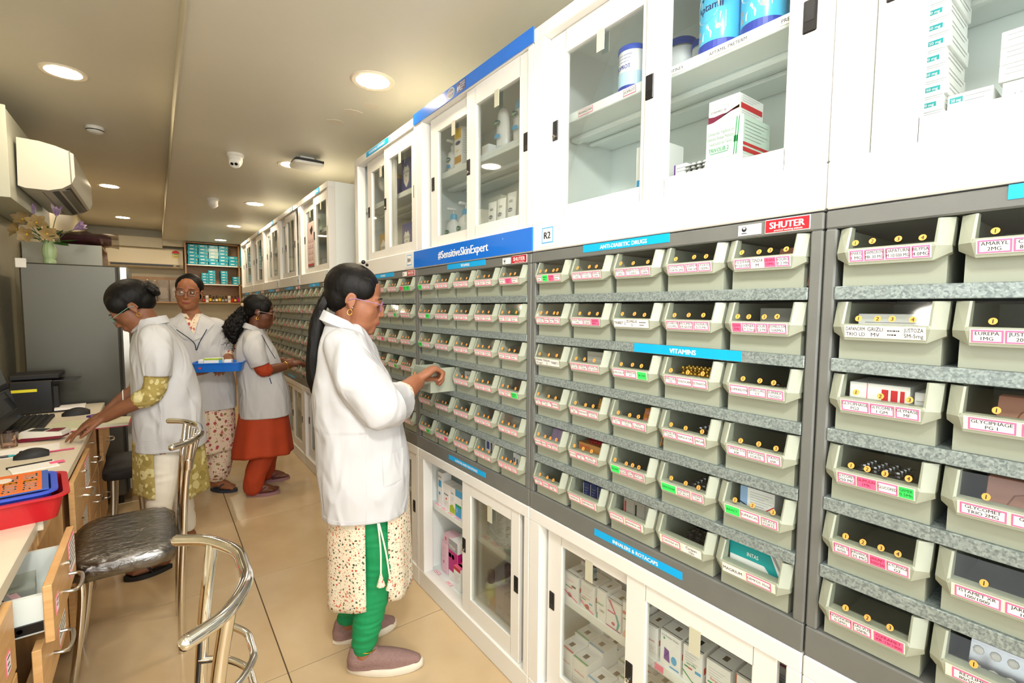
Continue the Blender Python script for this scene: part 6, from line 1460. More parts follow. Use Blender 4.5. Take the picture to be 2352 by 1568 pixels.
def ring(z, cx, cy_, rx, ry, p=2.4, n=44, tilt=0):
    out = []
    for k in range(n):
        a = 2*PI*k/n; c, s = math.cos(a), math.sin(a)
        x = rx*math.copysign(abs(c)**(2/p), c); y = ry*math.copysign(abs(s)**(2/p), s)
        out.append((cx+x, cy_+y, z+tilt*x))
    return out
def lofted(mb, R_, sub=6):
    keys = []
    for i in range(len(R_)-1):
        for k in range(sub):
            t = k/sub; a, b = R_[i], R_[i+1]; p0 = R_[max(i-1, 0)]; p3 = R_[min(i+2, len(R_)-1)]
            keys.append([.5*((2*a[j])+(b[j]-p0[j])*t+(2*p0[j]-5*a[j]+4*b[j]-p3[j])*t*t+(3*a[j]-p0[j]-3*b[j]+p3[j])*t**3) for j in range(len(a))])
    keys.append(list(R_[-1]))
    mb.loft([ring(k[0], k[1], k[2], k[3], k[4], tilt=k[5] if len(k) > 5 else 0) for k in keys]); return mb
def folds(me, amp=.006, f=(11, 11, 3.2), seed=0, fn=None):
    ns = [v.normal.copy() for v in me.vertices]
    for v, n in zip(me.vertices, ns):
        p = v.co; q = noise.noise((p.x*f[0]+seed, p.y*f[1], p.z*f[2]+seed*2)); q2 = noise.noise((p.x*f[0]*2.3, p.y*f[1]*2.3+seed, p.z*f[2]*1.7))
        a = amp*(1 if fn is None else fn(p))
        v.co += n*(a*(1-2*abs(q))*.7+a*.5*q2-a*.2)
    me.update(); return me
def garment(t, name, mb, voxel, mat_, amp=.006, f=(11, 11, 3.2), seed=0, it=5, fn=None, cuts=()):
    me = to_mesh(mb, name, voxel, it, [mat_]); folds(me, amp, f, seed, fn)
    for c, n, R_ in cuts:                      # flat cuffs and hems
        c = Vector(c); n = Vector(n).normalized()
        for v in me.vertices:
            q = v.co-c; k = q.dot(n)
            if k > 0 and (q-n*k).length < R_ and k < .12 and (abs(c.y) < .1 or abs(v.co.y) > abs(c.y)-.008): v.co -= n*k
    me.update(); o = link(name, me, t); return o
def bvh(o): return BVHTree.FromPolygons([v.co for v in o.data.vertices], [tuple(p.vertices) for p in o.data.polygons])
def cast(B, o, d):
    r = B.ray_cast(Vector(o), Vector(d).normalized()); return r[0], r[1]
def surf_tube(t, name, B, pts, d, r, m_, off=0, n=20):
    """a seam, cord or strap lying on a garment: points are shot along d onto it"""
    P = []
    for p in bez(pts, n):
        h, nn = cast(B, p, d)
        if h: P.append(h+nn*off if nn.dot(Vector(d)) < 0 else h-nn*off)
    if len(P) > 1: return MB().m(m_).tube(P, r, 6).build(name, t, smooth=True)
def patch(t, name, B, corners, d, off, m_, n=10, th=.0):
    """quad patch draped on a garment"""
    c = [Vector(p) for p in corners]; vs_ = []; ok = []
    for i in range(n+1):
        for j in range(n+1):
            a, b = i/n, j/n; p = (c[0]*(1-a)+c[1]*a)*(1-b)+(c[3]*(1-a)+c[2]*a)*b
            h, nn = cast(B, p, d)
            if h: h = h+(nn if nn.dot(Vector(d)) < 0 else -nn)*off
            ok.append(h is not None); vs_.append(h if h else p)
    fs = [(i*(n+1)+j, (i+1)*(n+1)+j, (i+1)*(n+1)+j+1, i*(n+1)+j+1) for i in range(n) for j in range(n)]
    fs = [f for f in fs if all(ok[k] for k in f)]
    return MB().m(m_).add(vs_, fs).build(name, t, smooth=True, angle=180)
def hairpart(t, name, mb, voxel=.006, amp=.003, f=(30, 30, 6), it=3, m_=None, seed=3):
    me = to_mesh(mb, name, voxel, it, [m_ or HAIRM]); folds(me, amp, f, seed); return link(name, me, t)
def glasses(t, M, fm, round_=False):
    b = MB().m(fm); out = []
    for s in (-1, 1):
        rx, rz = (.0255, .019)
        P = [M @ V(.098-.10*(abs(s*.033+rx*math.cos(q))-.033)**2/.03-.004, s*.033+rx*math.copysign(abs(math.cos(q))**.8, math.cos(q)), -.002+rz*math.copysign(abs(math.sin(q))**.85, math.sin(q))) for q in [2*PI*k/24 for k in range(24)]]
        b.tube(P, .0013, 6, closed=True)
        b.tube([M @ V(.092, s*.059, .004), M @ V(.07, s*.073, .006), M @ V(.0, s*.0805, .006), M @ V(-.02, s*.0815, -.004)], .0014, 6)
        lens = MB().m(glassmat('spectacle_lens', (.95, .96, .95), .08)).add([p for p in P], [tuple(range(24))]); out.append(lens)
    b.tube([M @ V(.097, -.0085, .002), M @ V(.1005, 0, .005), M @ V(.097, .0085, .002)], .0014, 6)
    g = b.build('spectacles', t, smooth=True)
    for l in out: l.build('lens', g)
def earring(t, M, s, m_=None, r=.011):
    b = MB().m(m_ or GOLD); c = V(-.006, s*.0835, -.045)
    b.tube([M @ (c+V(r*math.cos(2*PI*k/16), 0, r*1.2*math.sin(2*PI*k/16))) for k in range(16)], .0015, 8, closed=True); b.build('earring', t, smooth=True)
def collar(t, c, rx, ry, h, tilt, gap, m_=None, drop=.032, fall=.024, rot=0):
    rings = []; n = 30
    for k in range(n+1):
        a = gap+(2*PI-2*gap)*k/n+rot; ca_, sa_ = math.cos(a), math.sin(a)
        dz = tilt*ca_
        edge_ = max(0, 1-min(k, n-k)/5)
        o = fall*(1+.4*edge_); dr = drop*(1+.9*edge_)
        rings.append([(c[0]+rx*ca_, c[1]+ry*sa_, c[2]+h*(1-.5*edge_)+dz), (c[0]+(rx+.006)*ca_, c[1]+(ry+.006)*sa_, c[2]+h*(1-.5*edge_)+.004+dz),
                      (c[0]+(rx+o)*ca_, c[1]+(ry+o)*sa_, c[2]+h-dr+dz), (c[0]+(rx+o-.006)*ca_, c[1]+(ry+o-.006)*sa_, c[2]+h-dr-.003+dz), (c[0]+(rx-.002)*ca_, c[1]+(ry-.002)*sa_, c[2]-.02+dz)])
    return MB().m(m_ or COATM).loft(rings).build('collar', t, smooth=True, angle=50)
def flipflop(t, h, d, a, L, sm, stm, z=0.001):
    n = 28; out = []
    for k in range(n):
        q = 2*PI*k/n; x = L*.5+(L*.54)*math.cos(q); w = .036+.010*math.cos(q)-.006*math.cos(2*q)
        out.append(h+d*x+a*w*math.sin(q)*1.12)
    s_ = thing_part = MB().m(sm).loft([[(p.x, p.y, z) for p in out], [(p.x, p.y, z+.021) for p in out]]).build('sandal_sole', t)
    P = lambda x, y, zz: h+d*L*x+a*y+V(0, 0, zz-h.z)
    b = MB().m(stm); b.tube(bez([P(.42, .038, z+.022), P(.55, .03, z+.058), P(.74, .006, z+.046), P(.80, .004, z+.022)], 14), .008, 8, flat=.6); b.tube(bez([P(.42, -.038, z+.022), P(.55, -.03, z+.058), P(.74, .002, z+.046), P(.80, .004, z+.022)], 14), .008, 8, flat=.6)
    b.build('sandal_strap', t, smooth=True)
    return s_
def panel(t, name, fn, a0, a1, m_, na=26, nz=18, th=.002):
    """hanging cloth panel: fn(angle, f) -> point, f from 0 top to 1 hem"""
    vs_ = []
    for i in range(na+1):
        for j in range(nz+1): vs_.append(fn(a0+(a1-a0)*i/na, j/nz))
    k = nz+1; fs = [(i*k+j, (i+1)*k+j, (i+1)*k+j+1, i*k+j+1) for i in range(na) for j in range(nz)]
    o = MB().m(m_).add(vs_, fs).build(name, t, smooth=True, angle=180)
    md = o.modifiers.new('thickness', 'SOLIDIFY'); md.thickness = th
    return o
SEAM = mat('coat_seam', S(205, 206, 208), .85)
LIPA = mat('lip_rose', S(150, 78, 68), .45)
def sneaker(t, heel, toe, um, sm):
    h = V(heel[0], heel[1], 0); e = V(toe[0], toe[1], 0); d = (e-h).normalized(); a = V(-d.y, d.x, 0); L = (e-h).length
    def outl(f, z, kx=1.0, kw=1.0):
        out = []
        for k in range(28):
            q = 2*PI*k/28; c = math.cos(q); x = L*.5+L*.5*kx*c; w = (.037+.009*c-.007*math.cos(2*q))*kw
            p = h+d*x+a*w*math.sin(q); out.append((p.x, p.y, z+(.006*max(0, c)**3 if z > .01 else .004*max(0, c-.6))))
        return out
    MB().m(sm).loft([outl(0, .001, .97, .95), outl(0, .008, 1.02, 1.04), outl(0, .028, 1.01, 1.03), outl(0, .031, .98, .98)]).build('shoe_sole', t, smooth=True, angle=50)
    mb = MB()
    limb(mb, [h+d*.035+V(0, 0, .05), h+d*L*.3+V(0, 0, .055), h+d*L*.55+V(0, 0, .048), h+d*L*.75+V(0, 0, .038), h+d*L*.9+V(0, 0, .032)], [.036, .039, .038, .034, .024], 14)
    limb(mb, [h+d*.03+V(0, 0, .03), h+d*L*.6+V(0, 0, .03), h+d*L*.88+V(0, 0, .028)], [.033, .041, .027], 10); limb(mb, [h+d*.022+V(0, 0, .05), h+d*.03+V(0, 0, .085)], [.026, .026], 6); limb(mb, [h+d*.05+V(0, 0, .05), h+d*.085+V(0, 0, .078)], [.034, .03], 6)
    me = to_mesh(mb, 'shoe_upper', .004, 4, [um])
    for v in me.vertices:
        if v.co.z < .028: v.co.z = .028
    link('shoe_upper', me, t)
def anklet(t, c, r, tilt=0, m_=None): 
    MB().m(m_ or GOLD).tube([(c[0]+r*math.cos(2*PI*k/24), c[1]+r*math.sin(2*PI*k/24), c[2]+tilt*math.cos(2*PI*k/24)) for k in range(24)], .0022, 6, closed=True).build('anklet', t, smooth=True)
def bangle(t, c, axis, r, m_=None, th=.002):
    ax = Vector(axis).normalized(); u = ax.orthogonal().normalized(); v = ax.cross(u)
    MB().m(m_ or GOLD).tube([Vector(c)+u*r*math.cos(2*PI*k/28)+v*r*math.sin(2*PI*k/28) for k in range(28)], th, 8, closed=True).build('bangle', t, smooth=True)
# ---------------------------------------------------------------- woman at the racks
t = thing('person', 'woman in white coat and green leggings pulling out a bin in the foreground', 'person', (.665, 1.83, 0), math.atan2(-.342, .94))
M = headM((-.045, 0, 1.430), -.06, math.radians(13), 0, 1.05)
SKA = skin('skin_a', S(156, 104, 76), S(142, 90, 64))
mb = MB(); head_geo(mb, M, 1.1); ellipsoid(mb, (.045, 0, -.082), (.036, .042, .03), M)
limb(mb, [M @ V(-.02, 0, -.04), V(-.078, 0, 1.345), V(-.088, 0, 1.28)], [.05, .048, .06], 8)
ellipsoid(mb, (-.07, 0, 1.13), (.085, .135, .19)); ellipsoid(mb, (-.03, 0, .86), (.10, .13, .16))
limb(mb, [(-.085, -.145, 1.255), (.05, -.172, 1.035), (.115, -.085, 1.07), (.182, .0, 1.105)], [.047, .046, .043, .033], 20)
hand_geo(mb, (.186, .0, 1.112), (.80, .33, .50), (.5, .05, -.86), [(.95, 1.2, .6), (1.0, 1.25, .6), (1.05, 1.3, .6), (1.1, 1.35, .6)], (.3, .8), 1.1, -1)
limb(mb, [(-.085, .145, 1.255), (-.06, .20, 1.02), (.0, .20, .80)], [.045, .04, .027], 14); hand_geo(mb, (.0, .20, .80), (.25, 0, -1), (.2, -1, 0), [.25]*4, (.5, .3), .98, -1)
for sgn, P, hl, te in ((-1, [(-.03, -.08, .8), (.02, -.09, .45), (-.035, -.105, .07)], (-.09, -.096), (.175, -.138)), (1, [(-.03, .08, .8), (-.01, .09, .45), (-.10, .092, .07)], (-.156, .084), (.088, .128))):
    limb(mb, P, [.065, .045, .034], 16)
me = to_mesh(mb, 'body', .0045, 5, [SKA, LIPA]); paint(me, M); link('body', me, t)
face_parts(t, M, closed=True); glasses(t, M, mat('frame_violet', S(150, 110, 150), .25)); earring(t, M, -1, r=.008); MB().m(SILVER).ball(M @ V(-.0, -.085, -.028), .003, 8, 6).build('ear_stud', t, smooth=True)
mb = MB(); ellipsoid(mb, (-.025, 0, .0445), (.0985, .081, .0875), M); ellipsoid(mb, (-.058, 0, .006), (.058, .068, .066), M); ellipsoid(mb, (.008, -.052, .046), (.052, .0275, .046), M); ellipsoid(mb, (.008, .052, .046), (.052, .0275, .046), M)
hairpart(t, 'hair', mb, .005, .0010, (60, 60, 14))
mb = MB(); limb(mb, [M @ V(-.10, 0, -.008), V(-.168, 0, 1.412), V(-.186, -.01, 1.34), V(-.196, -.02, 1.22), V(-.20, -.02, 1.13), V(-.192, -.02, 1.06)], [.022, .019, .027, .030, .026, .009], 24)
hairpart(t, 'ponytail', mb, .005, .004, (50, 50, 5))
MB().m(SOFTBLK).tube([V(-.160+.012*math.sin(2*PI*k/20), .026*math.cos(2*PI*k/20), 1.418+.024*math.sin(2*PI*k/20)) for k in range(20)], .014, 8, closed=True).build('hair_tie', t, smooth=True)
MB().m(BLACK).ball(M @ V(-.005, -.01, .142), .008, 10, 8).ball(M @ V(.01, -.014, .135), .006, 8, 6).build('hair_clip', t, smooth=True)
mb = MB(); lofted(mb, [(.605, -.022, 0, .163, .175), (.80, -.028, 0, .172, .175), (1.0, -.046, 0, .156, .17), (1.12, -.064, 0, .14, .175), (1.22, -.078, 0, .113, .168), (1.28, -.086, 0, .086, .135), (1.335, -.090, 0, .062, .074)])
limb(mb, [(-.085, -.13, 1.255), (-.045, -.185, 1.165), (.035, -.186, 1.05), (.085, -.14, 1.05)], [.074, .083, .082, .075], 24, 22)
limb(mb, [(-.085, .13, 1.255), (-.075, .195, 1.14), (-.06, .20, 1.02)], [.07, .074, .066], 16, 22)
coat = garment(t, 'white_coat', mb, .0055, COATM, .011, (8, 8, 4.2), 2.0, 5, fn=lambda p: (1.3 if p.z > .95 else .8), cuts=[((.072, -.150, 1.045), (.74, .62, .22), .13), ((-.03, 0, .612), (0, 0, -1), .3), ((-.06, .20, .99), (.1, 0, -1), .1)])
collar(t, (-.092, 0, 1.318), .068, .073, .04, -.035, .42)
B_ = bvh(coat)
surf_tube(t, 'seam', B_, [(-.02, -.5, 1.0), (-.015, -.5, .8), (-.02, -.5, .615)], (0, 1, 0), .0011, SEAM)
surf_tube(t, 'hem_stitch', B_, [(-.17, -.5, .63), (-.1, -.5, .628), (.0, -.5, .628), (.12, -.5, .632)], (0, 1, 0), .0009, SEAM)
patch(t, 'pocket', B_, [(.04, -.5, .86), (.118, -.5, .87), (.114, -.5, .755), (.045, -.5, .745)], (0, 1, 0), .0022, COATM)
surf_tube(t, 'pocket_edge', B_, [(.04, -.5, .86), (.045, -.5, .75), (.08, -.5, .735), (.113, -.5, .755)], (0, 1, 0), .0012, SEAM)
mb = MB(); limb(mb, [(.045, -.172, 1.04), (.085, -.125, 1.055), (.108, -.098, 1.066)], [.060, .058, .056], 10, 20); garment(t, 'kurta_sleeve', mb, .0045, FLA, .005, (40, 40, 40), 1, 3)
bangle(t, (.158, -.03, 1.092), (.78, .45, .4), .034)
mb = MB(); limb(mb, [(-.03, -.058, .80), (.0, -.07, .62), (.022, -.088, .42), (-.012, -.10, .24), (-.034, -.105, .115)], [.075, .075, .067, .058, .044], 26, 20); limb(mb, [(-.03, .058, .80), (-.02, .07, .62), (-.005, .09, .42), (-.06, .092, .24), (-.10, .092, .115)], [.075, .075, .065, .057, .044], 26, 20)
garment(t, 'leggings', mb, .005, mat('legging_green', S(0, 140, 82), .75, noise_=.12, nscale=12, bump=.1, bscale=500), .005, (5, 5, 42), 4, 3, fn=lambda p: 1.5 if p.z < .24 else .6)
def kf(cx, rx, ry, zt, zh, fl_=.12, pl=.03, n=7, lean=0):
    def fn(a, f):
        r = 1+fl_*f+pl*math.sin(n*a+1.3)*f; return (cx+rx*r*math.cos(a)+lean*f, ry*r*math.sin(a), zt+(zh-zt)*f+.01*math.sin(3*a)*f)
    return fn
D2 = math.radians
panel(t, 'kurta_back_panel', kf(-.018, .150, .150, .68, .262, .04, .035), D2(-92), D2(-262), FLA)
panel(t, 'kurta_front_panel', kf(-.005, .152, .150, .68, .285, .04, .05), D2(-66), D2(80), FLA)
for (p, q) in (((.022, -.182, .615), (.03, -.185, .425)), ((.026, -.182, .615), (.062, -.18, .405))):
    MB().m(CREAM).tube(bez([p, ((p[0]+q[0])/2+.004, p[1]-.004, (p[2]+q[2])/2), q], 10), .0032, 6).build('drawstring', t, smooth=True)
    MB().m(FLA).lathe([(.004, 0), (.006, -.01), (.016, -.045), (.001, -.046)], 12, q).build('tassel', t, smooth=True)
UM = mat('shoe_mauve', S(142, 112, 106), .75, noise_=.15, nscale=90, bump=.5, bscale=160); SM = mat('shoe_sole', S(228, 220, 202), .55, noise_=.08, nscale=12)
sneaker(t, (-.095, -.094), (.185, -.14), UM, SM); sneaker(t, (-.160, .084), (.098, .13), UM, SM)
anklet(t, (-.033, -.104, .105), .043, -.012)
# ---------------------------------------------------------------- woman bending over the register
t = thing('person', 'woman with hair bun and olive sleeves bending over the register book', 'person', (-.02, 3.15, 0), PI)
M = headM((.080, 0, 1.392), -.05, math.radians(40), 0, 1.04); SKB = skin('skin_b', S(134, 88, 62), S(120, 76, 52))
mb = MB(); head_geo(mb, M, 1.04)
limb(mb, [M @ V(-.02, 0, -.04), V(.02, 0, 1.33), V(-.005, 0, 1.27)], [.05, .05, .062], 8)
ellipsoid(mb, (-.03, 0, 1.13), (.085, .13, .17)); ellipsoid(mb, (-.055, 0, .86), (.10, .13, .16))
limb(mb, [(-.012, .15, 1.24), (-.01, .19, 1.06), (.012, .188, .965), (.11, .15, .91), (.20, .115, .858)], [.045, .043, .042, .036, .026], 22)
hand_geo(mb, (.20, .115, .858), (.86, -.12, -.42), (-.35, .05, -1), [(.25, .25, .2), (.12, .2, .15), (.2, .25, .2), (.35, .3, .2)], (.55, .3), .98, -1, .14)
limb(mb, [(-.012, -.15, 1.24), (.03, -.20, 1.0), (.14, -.16, .90), (.20, -.10, .85)], [.045, .042, .035, .026], 18); hand_geo(mb, (.20, -.10, .85), (.85, .2, -.4), (-.35, 0, -1), [.25]*4, (.55, .3), .98, 1)
FT = []
for sgn, P, hl, te in ((1, [(-.05, .08, .78), (-.01, .085, .45), (.0, .075, .09)], (-.035, .07), (.155, .085)), (-1, [(-.05, -.08, .78), (-.07, -.12, .45), (-.125, -.18, .09)], (-.16, -.18), (.05, -.20))):
    limb(mb, P, [.07, .045, .033], 14); r_ = foot_geo(mb, hl, te, .022); toes(mb, *r_, -sgn); FT.append(r_)
me = to_mesh(mb, 'body', .005, 5, [SKB, LIPA]); paint(me, M); link('body', me, t)
face_parts(t, M, closed=True); glasses(t, M, mat('frame_teal', S(120, 165, 150), .3)); earring(t, M, 1, r=.008)
mb = MB(); ellipsoid(mb, (-.026, 0, .046), (.102, .084, .089), M); ellipsoid(mb, (-.06, 0, .004), (.055, .066, .06), M); ellipsoid(mb, (.02, .05, .045), (.052, .032, .048), M); ellipsoid(mb, (.02, -.05, .045), (.052, .032, .048), M)
hairpart(t, 'hair', mb, .005, .0010, (60, 60, 14))
bc = M @ V(-.117, 0, .018)
mb = MB()
for k in range(3): mb.tube([bc+V(.0+.026*math.cos(2*PI*q/18)*(1-.25*k), .034*math.sin(2*PI*q/18)*(1-.25*k), .006+.02*math.cos(2*PI*q/18)+.004*k) for q in range(18)], .017, 8, closed=True)
ellipsoid(mb, bc+V(0, 0, .003), (.036, .036, .036)); hairpart(t, 'hair_bun', mb, .005, .003, (60, 60, 60))
mb = MB(); lofted(mb, [(.645, -.062, 0, .16, .172), (.80, -.058, 0, .156, .17), (1.0, -.046, 0, .142, .165), (1.14, -.030, 0, .124, .168), (1.235, -.010, 0, .096, .155), (1.295, .002, 0, .068, .105), (1.335, .008, 0, .056, .066)])
limb(mb, [(-.008, .125, 1.238), (-.016, .185, 1.16), (-.014, .192, 1.07)], [.07, .069, .060], 16, 22); limb(mb, [(-.008, -.125, 1.238), (.0, -.19, 1.13), (.02, -.2, 1.05)], [.07, .069, .060], 16, 22)
coat = garment(t, 'white_coat', mb, .006, COATM, .011, (8, 8, 4), 7.0, 5, cuts=[((-.014, .192, 1.058), (.1, 0, -1), .085), ((-.06, 0, .652), (0, 0, -1), .3), ((.02, -.2, 1.03), (.2, 0, -1), .085)])
collar(t, (.002, 0, 1.312), .060, .066, .028, -.012, .45)
B_ = bvh(coat); patch(t, 'pocket', B_, [(-.02, .5, .86), (.07, .5, .86), (.07, .5, .72), (-.02, .5, .72)], (0, -1, 0), .002, COATM)
surf_tube(t, 'pocket_edge', B_, [(-.02, .5, .86), (-.02, .5, .73), (.03, .5, .715), (.07, .5, .73)], (0, -1, 0), .0012, SEAM); surf_tube(t, 'hem_stitch', B_, [(.09, .5, .668), (0, .5, .668), (-.1, .5, .668), (-.2, .5, .668)], (0, -1, 0), .0009, SEAM)
MB().m(NAVY).tube([V(.008+.067*math.cos(a), .074*math.sin(a), 1.326-.012*math.cos(a)) for a in [D2(60+10*k) for k in range(25)]], .003, 6).build('lanyard', t, smooth=True)
lab(MB().m(PAPER).box(.128, .131, .02, .07, .90, .975).m(SKYB).box(.1265, .128, .03, .06, .915, .93).build('badge_card', t), 'white identity card with blue print')
mb = MB(); limb(mb, [(-.014, .19, 1.10), (-.006, .19, 1.01), (.02, .184, .958), (.052, .172, .942)], [.05, .05, .05, .046], 14, 20); garment(t, 'kurta_sleeve', mb, .005, FLB, .004, (30, 30, 30), 1, 3)
mb = MB(); limb(mb, [(.0, -.2, 1.08), (.03, -.2, 1.0), (.07, -.185, .96)], [.05, .05, .046], 10, 20); garment(t, 'kurta_sleeve', mb, .006, FLB, .004, (30, 30, 30), 1, 3)
mb = MB(); limb(mb, [(-.05, .06, .78), (-.02, .075, .5), (.005, .08, .32), (.0, .076, .12)], [.078, .07, .056, .042], 20, 18); limb(mb, [(-.05, -.06, .78), (-.065, -.11, .5), (-.10, -.15, .3), (-.125, -.178, .12)], [.078, .07, .056, .042], 20, 18)
garment(t, 'leggings', mb, .006, mat('legging_white', S(228, 222, 208), .8), .003, (8, 8, 24), 2, 3)
panel(t, 'kurta_front_panel', kf(-.045, .148, .155, .70, .415, .02, .04), D2(-70), D2(66), FLB); panel(t, 'kurta_back_panel', kf(-.06, .150, .155, .70, .39, .14, .05), D2(112), D2(262), FLB)
for r_ in FT: flipflop(t, *r_, SOFTBLK, BLACK)
# ---------------------------------------------------------------- woman with the tray
t = thing('person', 'woman with spectacles facing the viewer and holding a blue tray', 'person', (.285, 4.21, 0), math.atan2(-.997, -.071))
M = headM((.0, -.088, 1.502), D2(-9), D2(3), D2(-2), 1.06); SKC = skin('skin_c', S(160, 106, 74), S(144, 92, 62))
mb = MB(); head_geo(mb, M, 1.12); ellipsoid(mb, (.02, 0, -.095), (.045, .05, .03), M)
limb(mb, [M @ V(-.02, 0, -.04), V(-.02, -.083, 1.39), V(-.02, -.075, 1.33)], [.052, .052, .065], 8)
ellipsoid(mb, (-.01, -.04, 1.14), (.085, .14, .18)); ellipsoid(mb, (0, .01, .86), (.10, .15, .16))
limb(mb, [(-.01, .085, 1.25), (.01, .128, 1.10), (.05, .135, 1.03), (.19, .15, 1.0), (.255, .15, .995)], [.046, .043, .041, .030, .026], 20)
hand_geo(mb, (.255, .15, .995), (.75, -.45, -.1), (0, -.5, -.85), [(.5, .6, .4)]*4, (.8, -.4), .95, 1)
limb(mb, [(-.01, -.19, 1.25), (.02, -.235, 1.05), (.14, -.20, .98), (.26, -.12, .935)], [.046, .043, .034, .026], 18); hand_geo(mb, (.26, -.12, .935), (.6, .75, 0), (0, 0, 1), [.12]*4, (.5, .1), .95, 1)
FT = []
for sgn, P, hl, te in ((1, [(.0, .08, .78), (.01, .07, .45), (.005, .03, .09)], (-.02, .005), (.10, .165)), (-1, [(.0, -.08, .78), (.01, -.10, .45), (.0, -.14, .09)], (-.03, -.14), (.17, -.18))):
    limb(mb, P, [.075, .048, .034], 14); r_ = foot_geo(mb, hl, te, .022); toes(mb, *r_, -sgn); FT.append(r_)
me = to_mesh(mb, 'body', .005, 5, [SKC, LIPA]); paint(me, M); link('body', me, t)
face_parts(t, M, gaze=(-.55, 0), bindi=True); glasses(t, M, mat('frame_brown', S(60, 34, 30), .25)); earring(t, M, 1, r=.006)
mb = MB(); ellipsoid(mb, (-.031, 0, .046), (.100, .0835, .0875), M); ellipsoid(mb, (-.052, 0, .0), (.055, .074, .07), M); hairpart(t, 'hair', mb, .005, .0008, (60, 60, 14))
mb = MB(); lofted(mb, [(.635, .0, .012, .142, .182), (.85, .0, .004, .136, .178), (1.04, -.002, -.01, .128, .172), (1.18, -.01, -.04, .115, .182), (1.265, -.014, -.058, .09, .165), (1.315, -.018, -.07, .066, .112), (1.355, -.02, -.078, .056, .066)])
limb(mb, [(-.01, .07, 1.255), (.0, .125, 1.17), (.015, .135, 1.085)], [.066, .064, .058], 16, 22); limb(mb, [(-.01, -.18, 1.255), (.0, -.235, 1.15), (.015, -.24, 1.07)], [.066, .064, .058], 16, 22)
coat = garment(t, 'white_coat', mb, .006, COATM, .010, (8, 8, 4), 11.0, 5, cuts=[((.015, .135, 1.07), (.1, 0, -1), .085), ((0, .03, .642), (0, 0, -1), .3), ((.015, -.24, 1.05), (.1, 0, -1), .085)]); B_ = bvh(coat)
# V neck with floral kurta, lapels, lanyard
vp = patch(t, 'kurta_neckline', B_, [(.5, -.128, 1.345), (.5, -.02, 1.345), (.5, -.066, 1.205), (.5, -.070, 1.205)], (-1, 0, 0), .003, FLC, 12)
patch(t, 'skin_neckline', B_, [(.5, -.11, 1.36), (.5, -.045, 1.36), (.5, -.074, 1.30), (.5, -.080, 1.30)], (-1, 0, 0), .004, SKC, 8)
for s, pts in ((1, [(-.022, 1.338), (.055, 1.27), (-.025, 1.175), (-.066, 1.16)]), (-1, [(-.13, 1.338), (-.205, 1.27), (-.125, 1.175), (-.070, 1.16)])):
    patch(t, 'lapel', B_, [(.5, p[0], p[1]) for p in pts], (-1, 0, 0), .006, COATM, 10)
    surf_tube(t, 'lapel_edge', B_, [(.5, p[0], p[1]) for p in pts[1:]], (-1, 0, 0), .0016, SEAM, .006)
    surf_tube(t, 'lanyard', B_, [(.5, pts[1][0]*.6+pts[0][0]*.4-s*.01, 1.235), (.5, -.05+s*.02, 1.15), (.5, -.052+s*.002, 1.09)], (-1, 0, 0), .0032, mat('lanyard_navy', S(28, 40, 62), .6), .006)
surf_tube(t, 'front_edge', B_, [(.5, -.066, 1.16), (.5, -.05, 1.0), (.5, -.04, .8), (.5, -.03, .645)], (-1, 0, 0), .0014, SEAM)
patch(t, 'pocket', B_, [(.5, .02, .86), (.5, .13, .86), (.5, .13, .72), (.5, .02, .72)], (-1, 0, 0), .002, COATM); surf_tube(t, 'pocket_edge', B_, [(.5, .02, .86), (.5, .025, .72), (.5, .125, .72), (.5, .13, .86)], (-1, 0, 0), .0012, SEAM)
for z in (1.08, .97, .86): h_, n_2 = cast(B_, (.5, -.045, z), (-1, 0, 0)); MB().m(PLW).ball(h_, .005, 8, 6).build('button', t, smooth=True)
mb = MB(); limb(mb, [(.012, .133, 1.09), (.025, .134, 1.055), (.045, .135, 1.04)], [.050, .051, .048], 8, 20); garment(t, 'kurta_sleeve', mb, .005, FLC, .004, (30, 30, 30), 1, 3)
panel(t, 'kurta_skirt', kf(.0, .135, .175, .70, .315, .03, .04, 6), 0, 2*PI, FLC, 48)
mb = MB(); limb(mb, [(.0, .08, .6), (.01, .072, .36), (.008, .045, .16)], [.10, .098, .092], 14, 20); limb(mb, [(.0, -.08, .6), (.01, -.10, .36), (.0, -.135, .16)], [.10, .098, .092], 14, 20); garment(t, 'trousers', mb, .007, FLC, .006, (12, 12, 6), 3, 3)
for r_ in FT: flipflop(t, *r_, mat('sandal_navy', S(40, 46, 60), .6), mat('sandal_navy2', S(48, 56, 74), .6))
tr_ = tray('blue plastic tray held by the woman facing the viewer', mat('tray_bright_blue', S(20, 110, 215), .3), (.345, 3.875), D2(-16), .30, .20, .058, .958, flare=.012, rim=.008)
lab(MB().m(RED).add([(-.10+.008*math.cos(2*PI*k/12), -.0975, .03+.008*math.sin(2*PI*k/12)) for k in range(12)], [tuple(range(12))]).build('round_sticker', tr_), 'small round red sticker')
for k, (x, y, w, d_, h, P_, nme) in enumerate(((-.03, -.05, .11, .05, .086, [('r', mat('print_lime', S(140, 200, 50), .5), 0, 1, .86, 1), ('r', SKYB, .8, 1, 0, 1), ('t', 'Revotik', .45, .5, .2, INK, .3)], 'white carton with lime top and blue end in the held tray'), (.055, -.04, .045, .05, .072, [('t', 'NUM', .5, .4, .2, INK, .5)], 'small white carton at the right in the held tray'), (-.105, -.04, .03, .05, .076, [('l', 0, .1, .9, .8, 3, .2)], 'slim white carton at the left in the held tray'))):
    b = MB().m(CARTON).cbox(-w/2, w/2, 0, d_, 0, h, .0007); prints(b, w, h, P_); ca2, sa2 = math.cos(D2(-16)), math.sin(D2(-16))
    tag(b.build('medicine_carton', None, (.345+x*ca2-y*sa2, 3.875+x*sa2+y*ca2, .9625), D2(-16)), nme, 'carton')
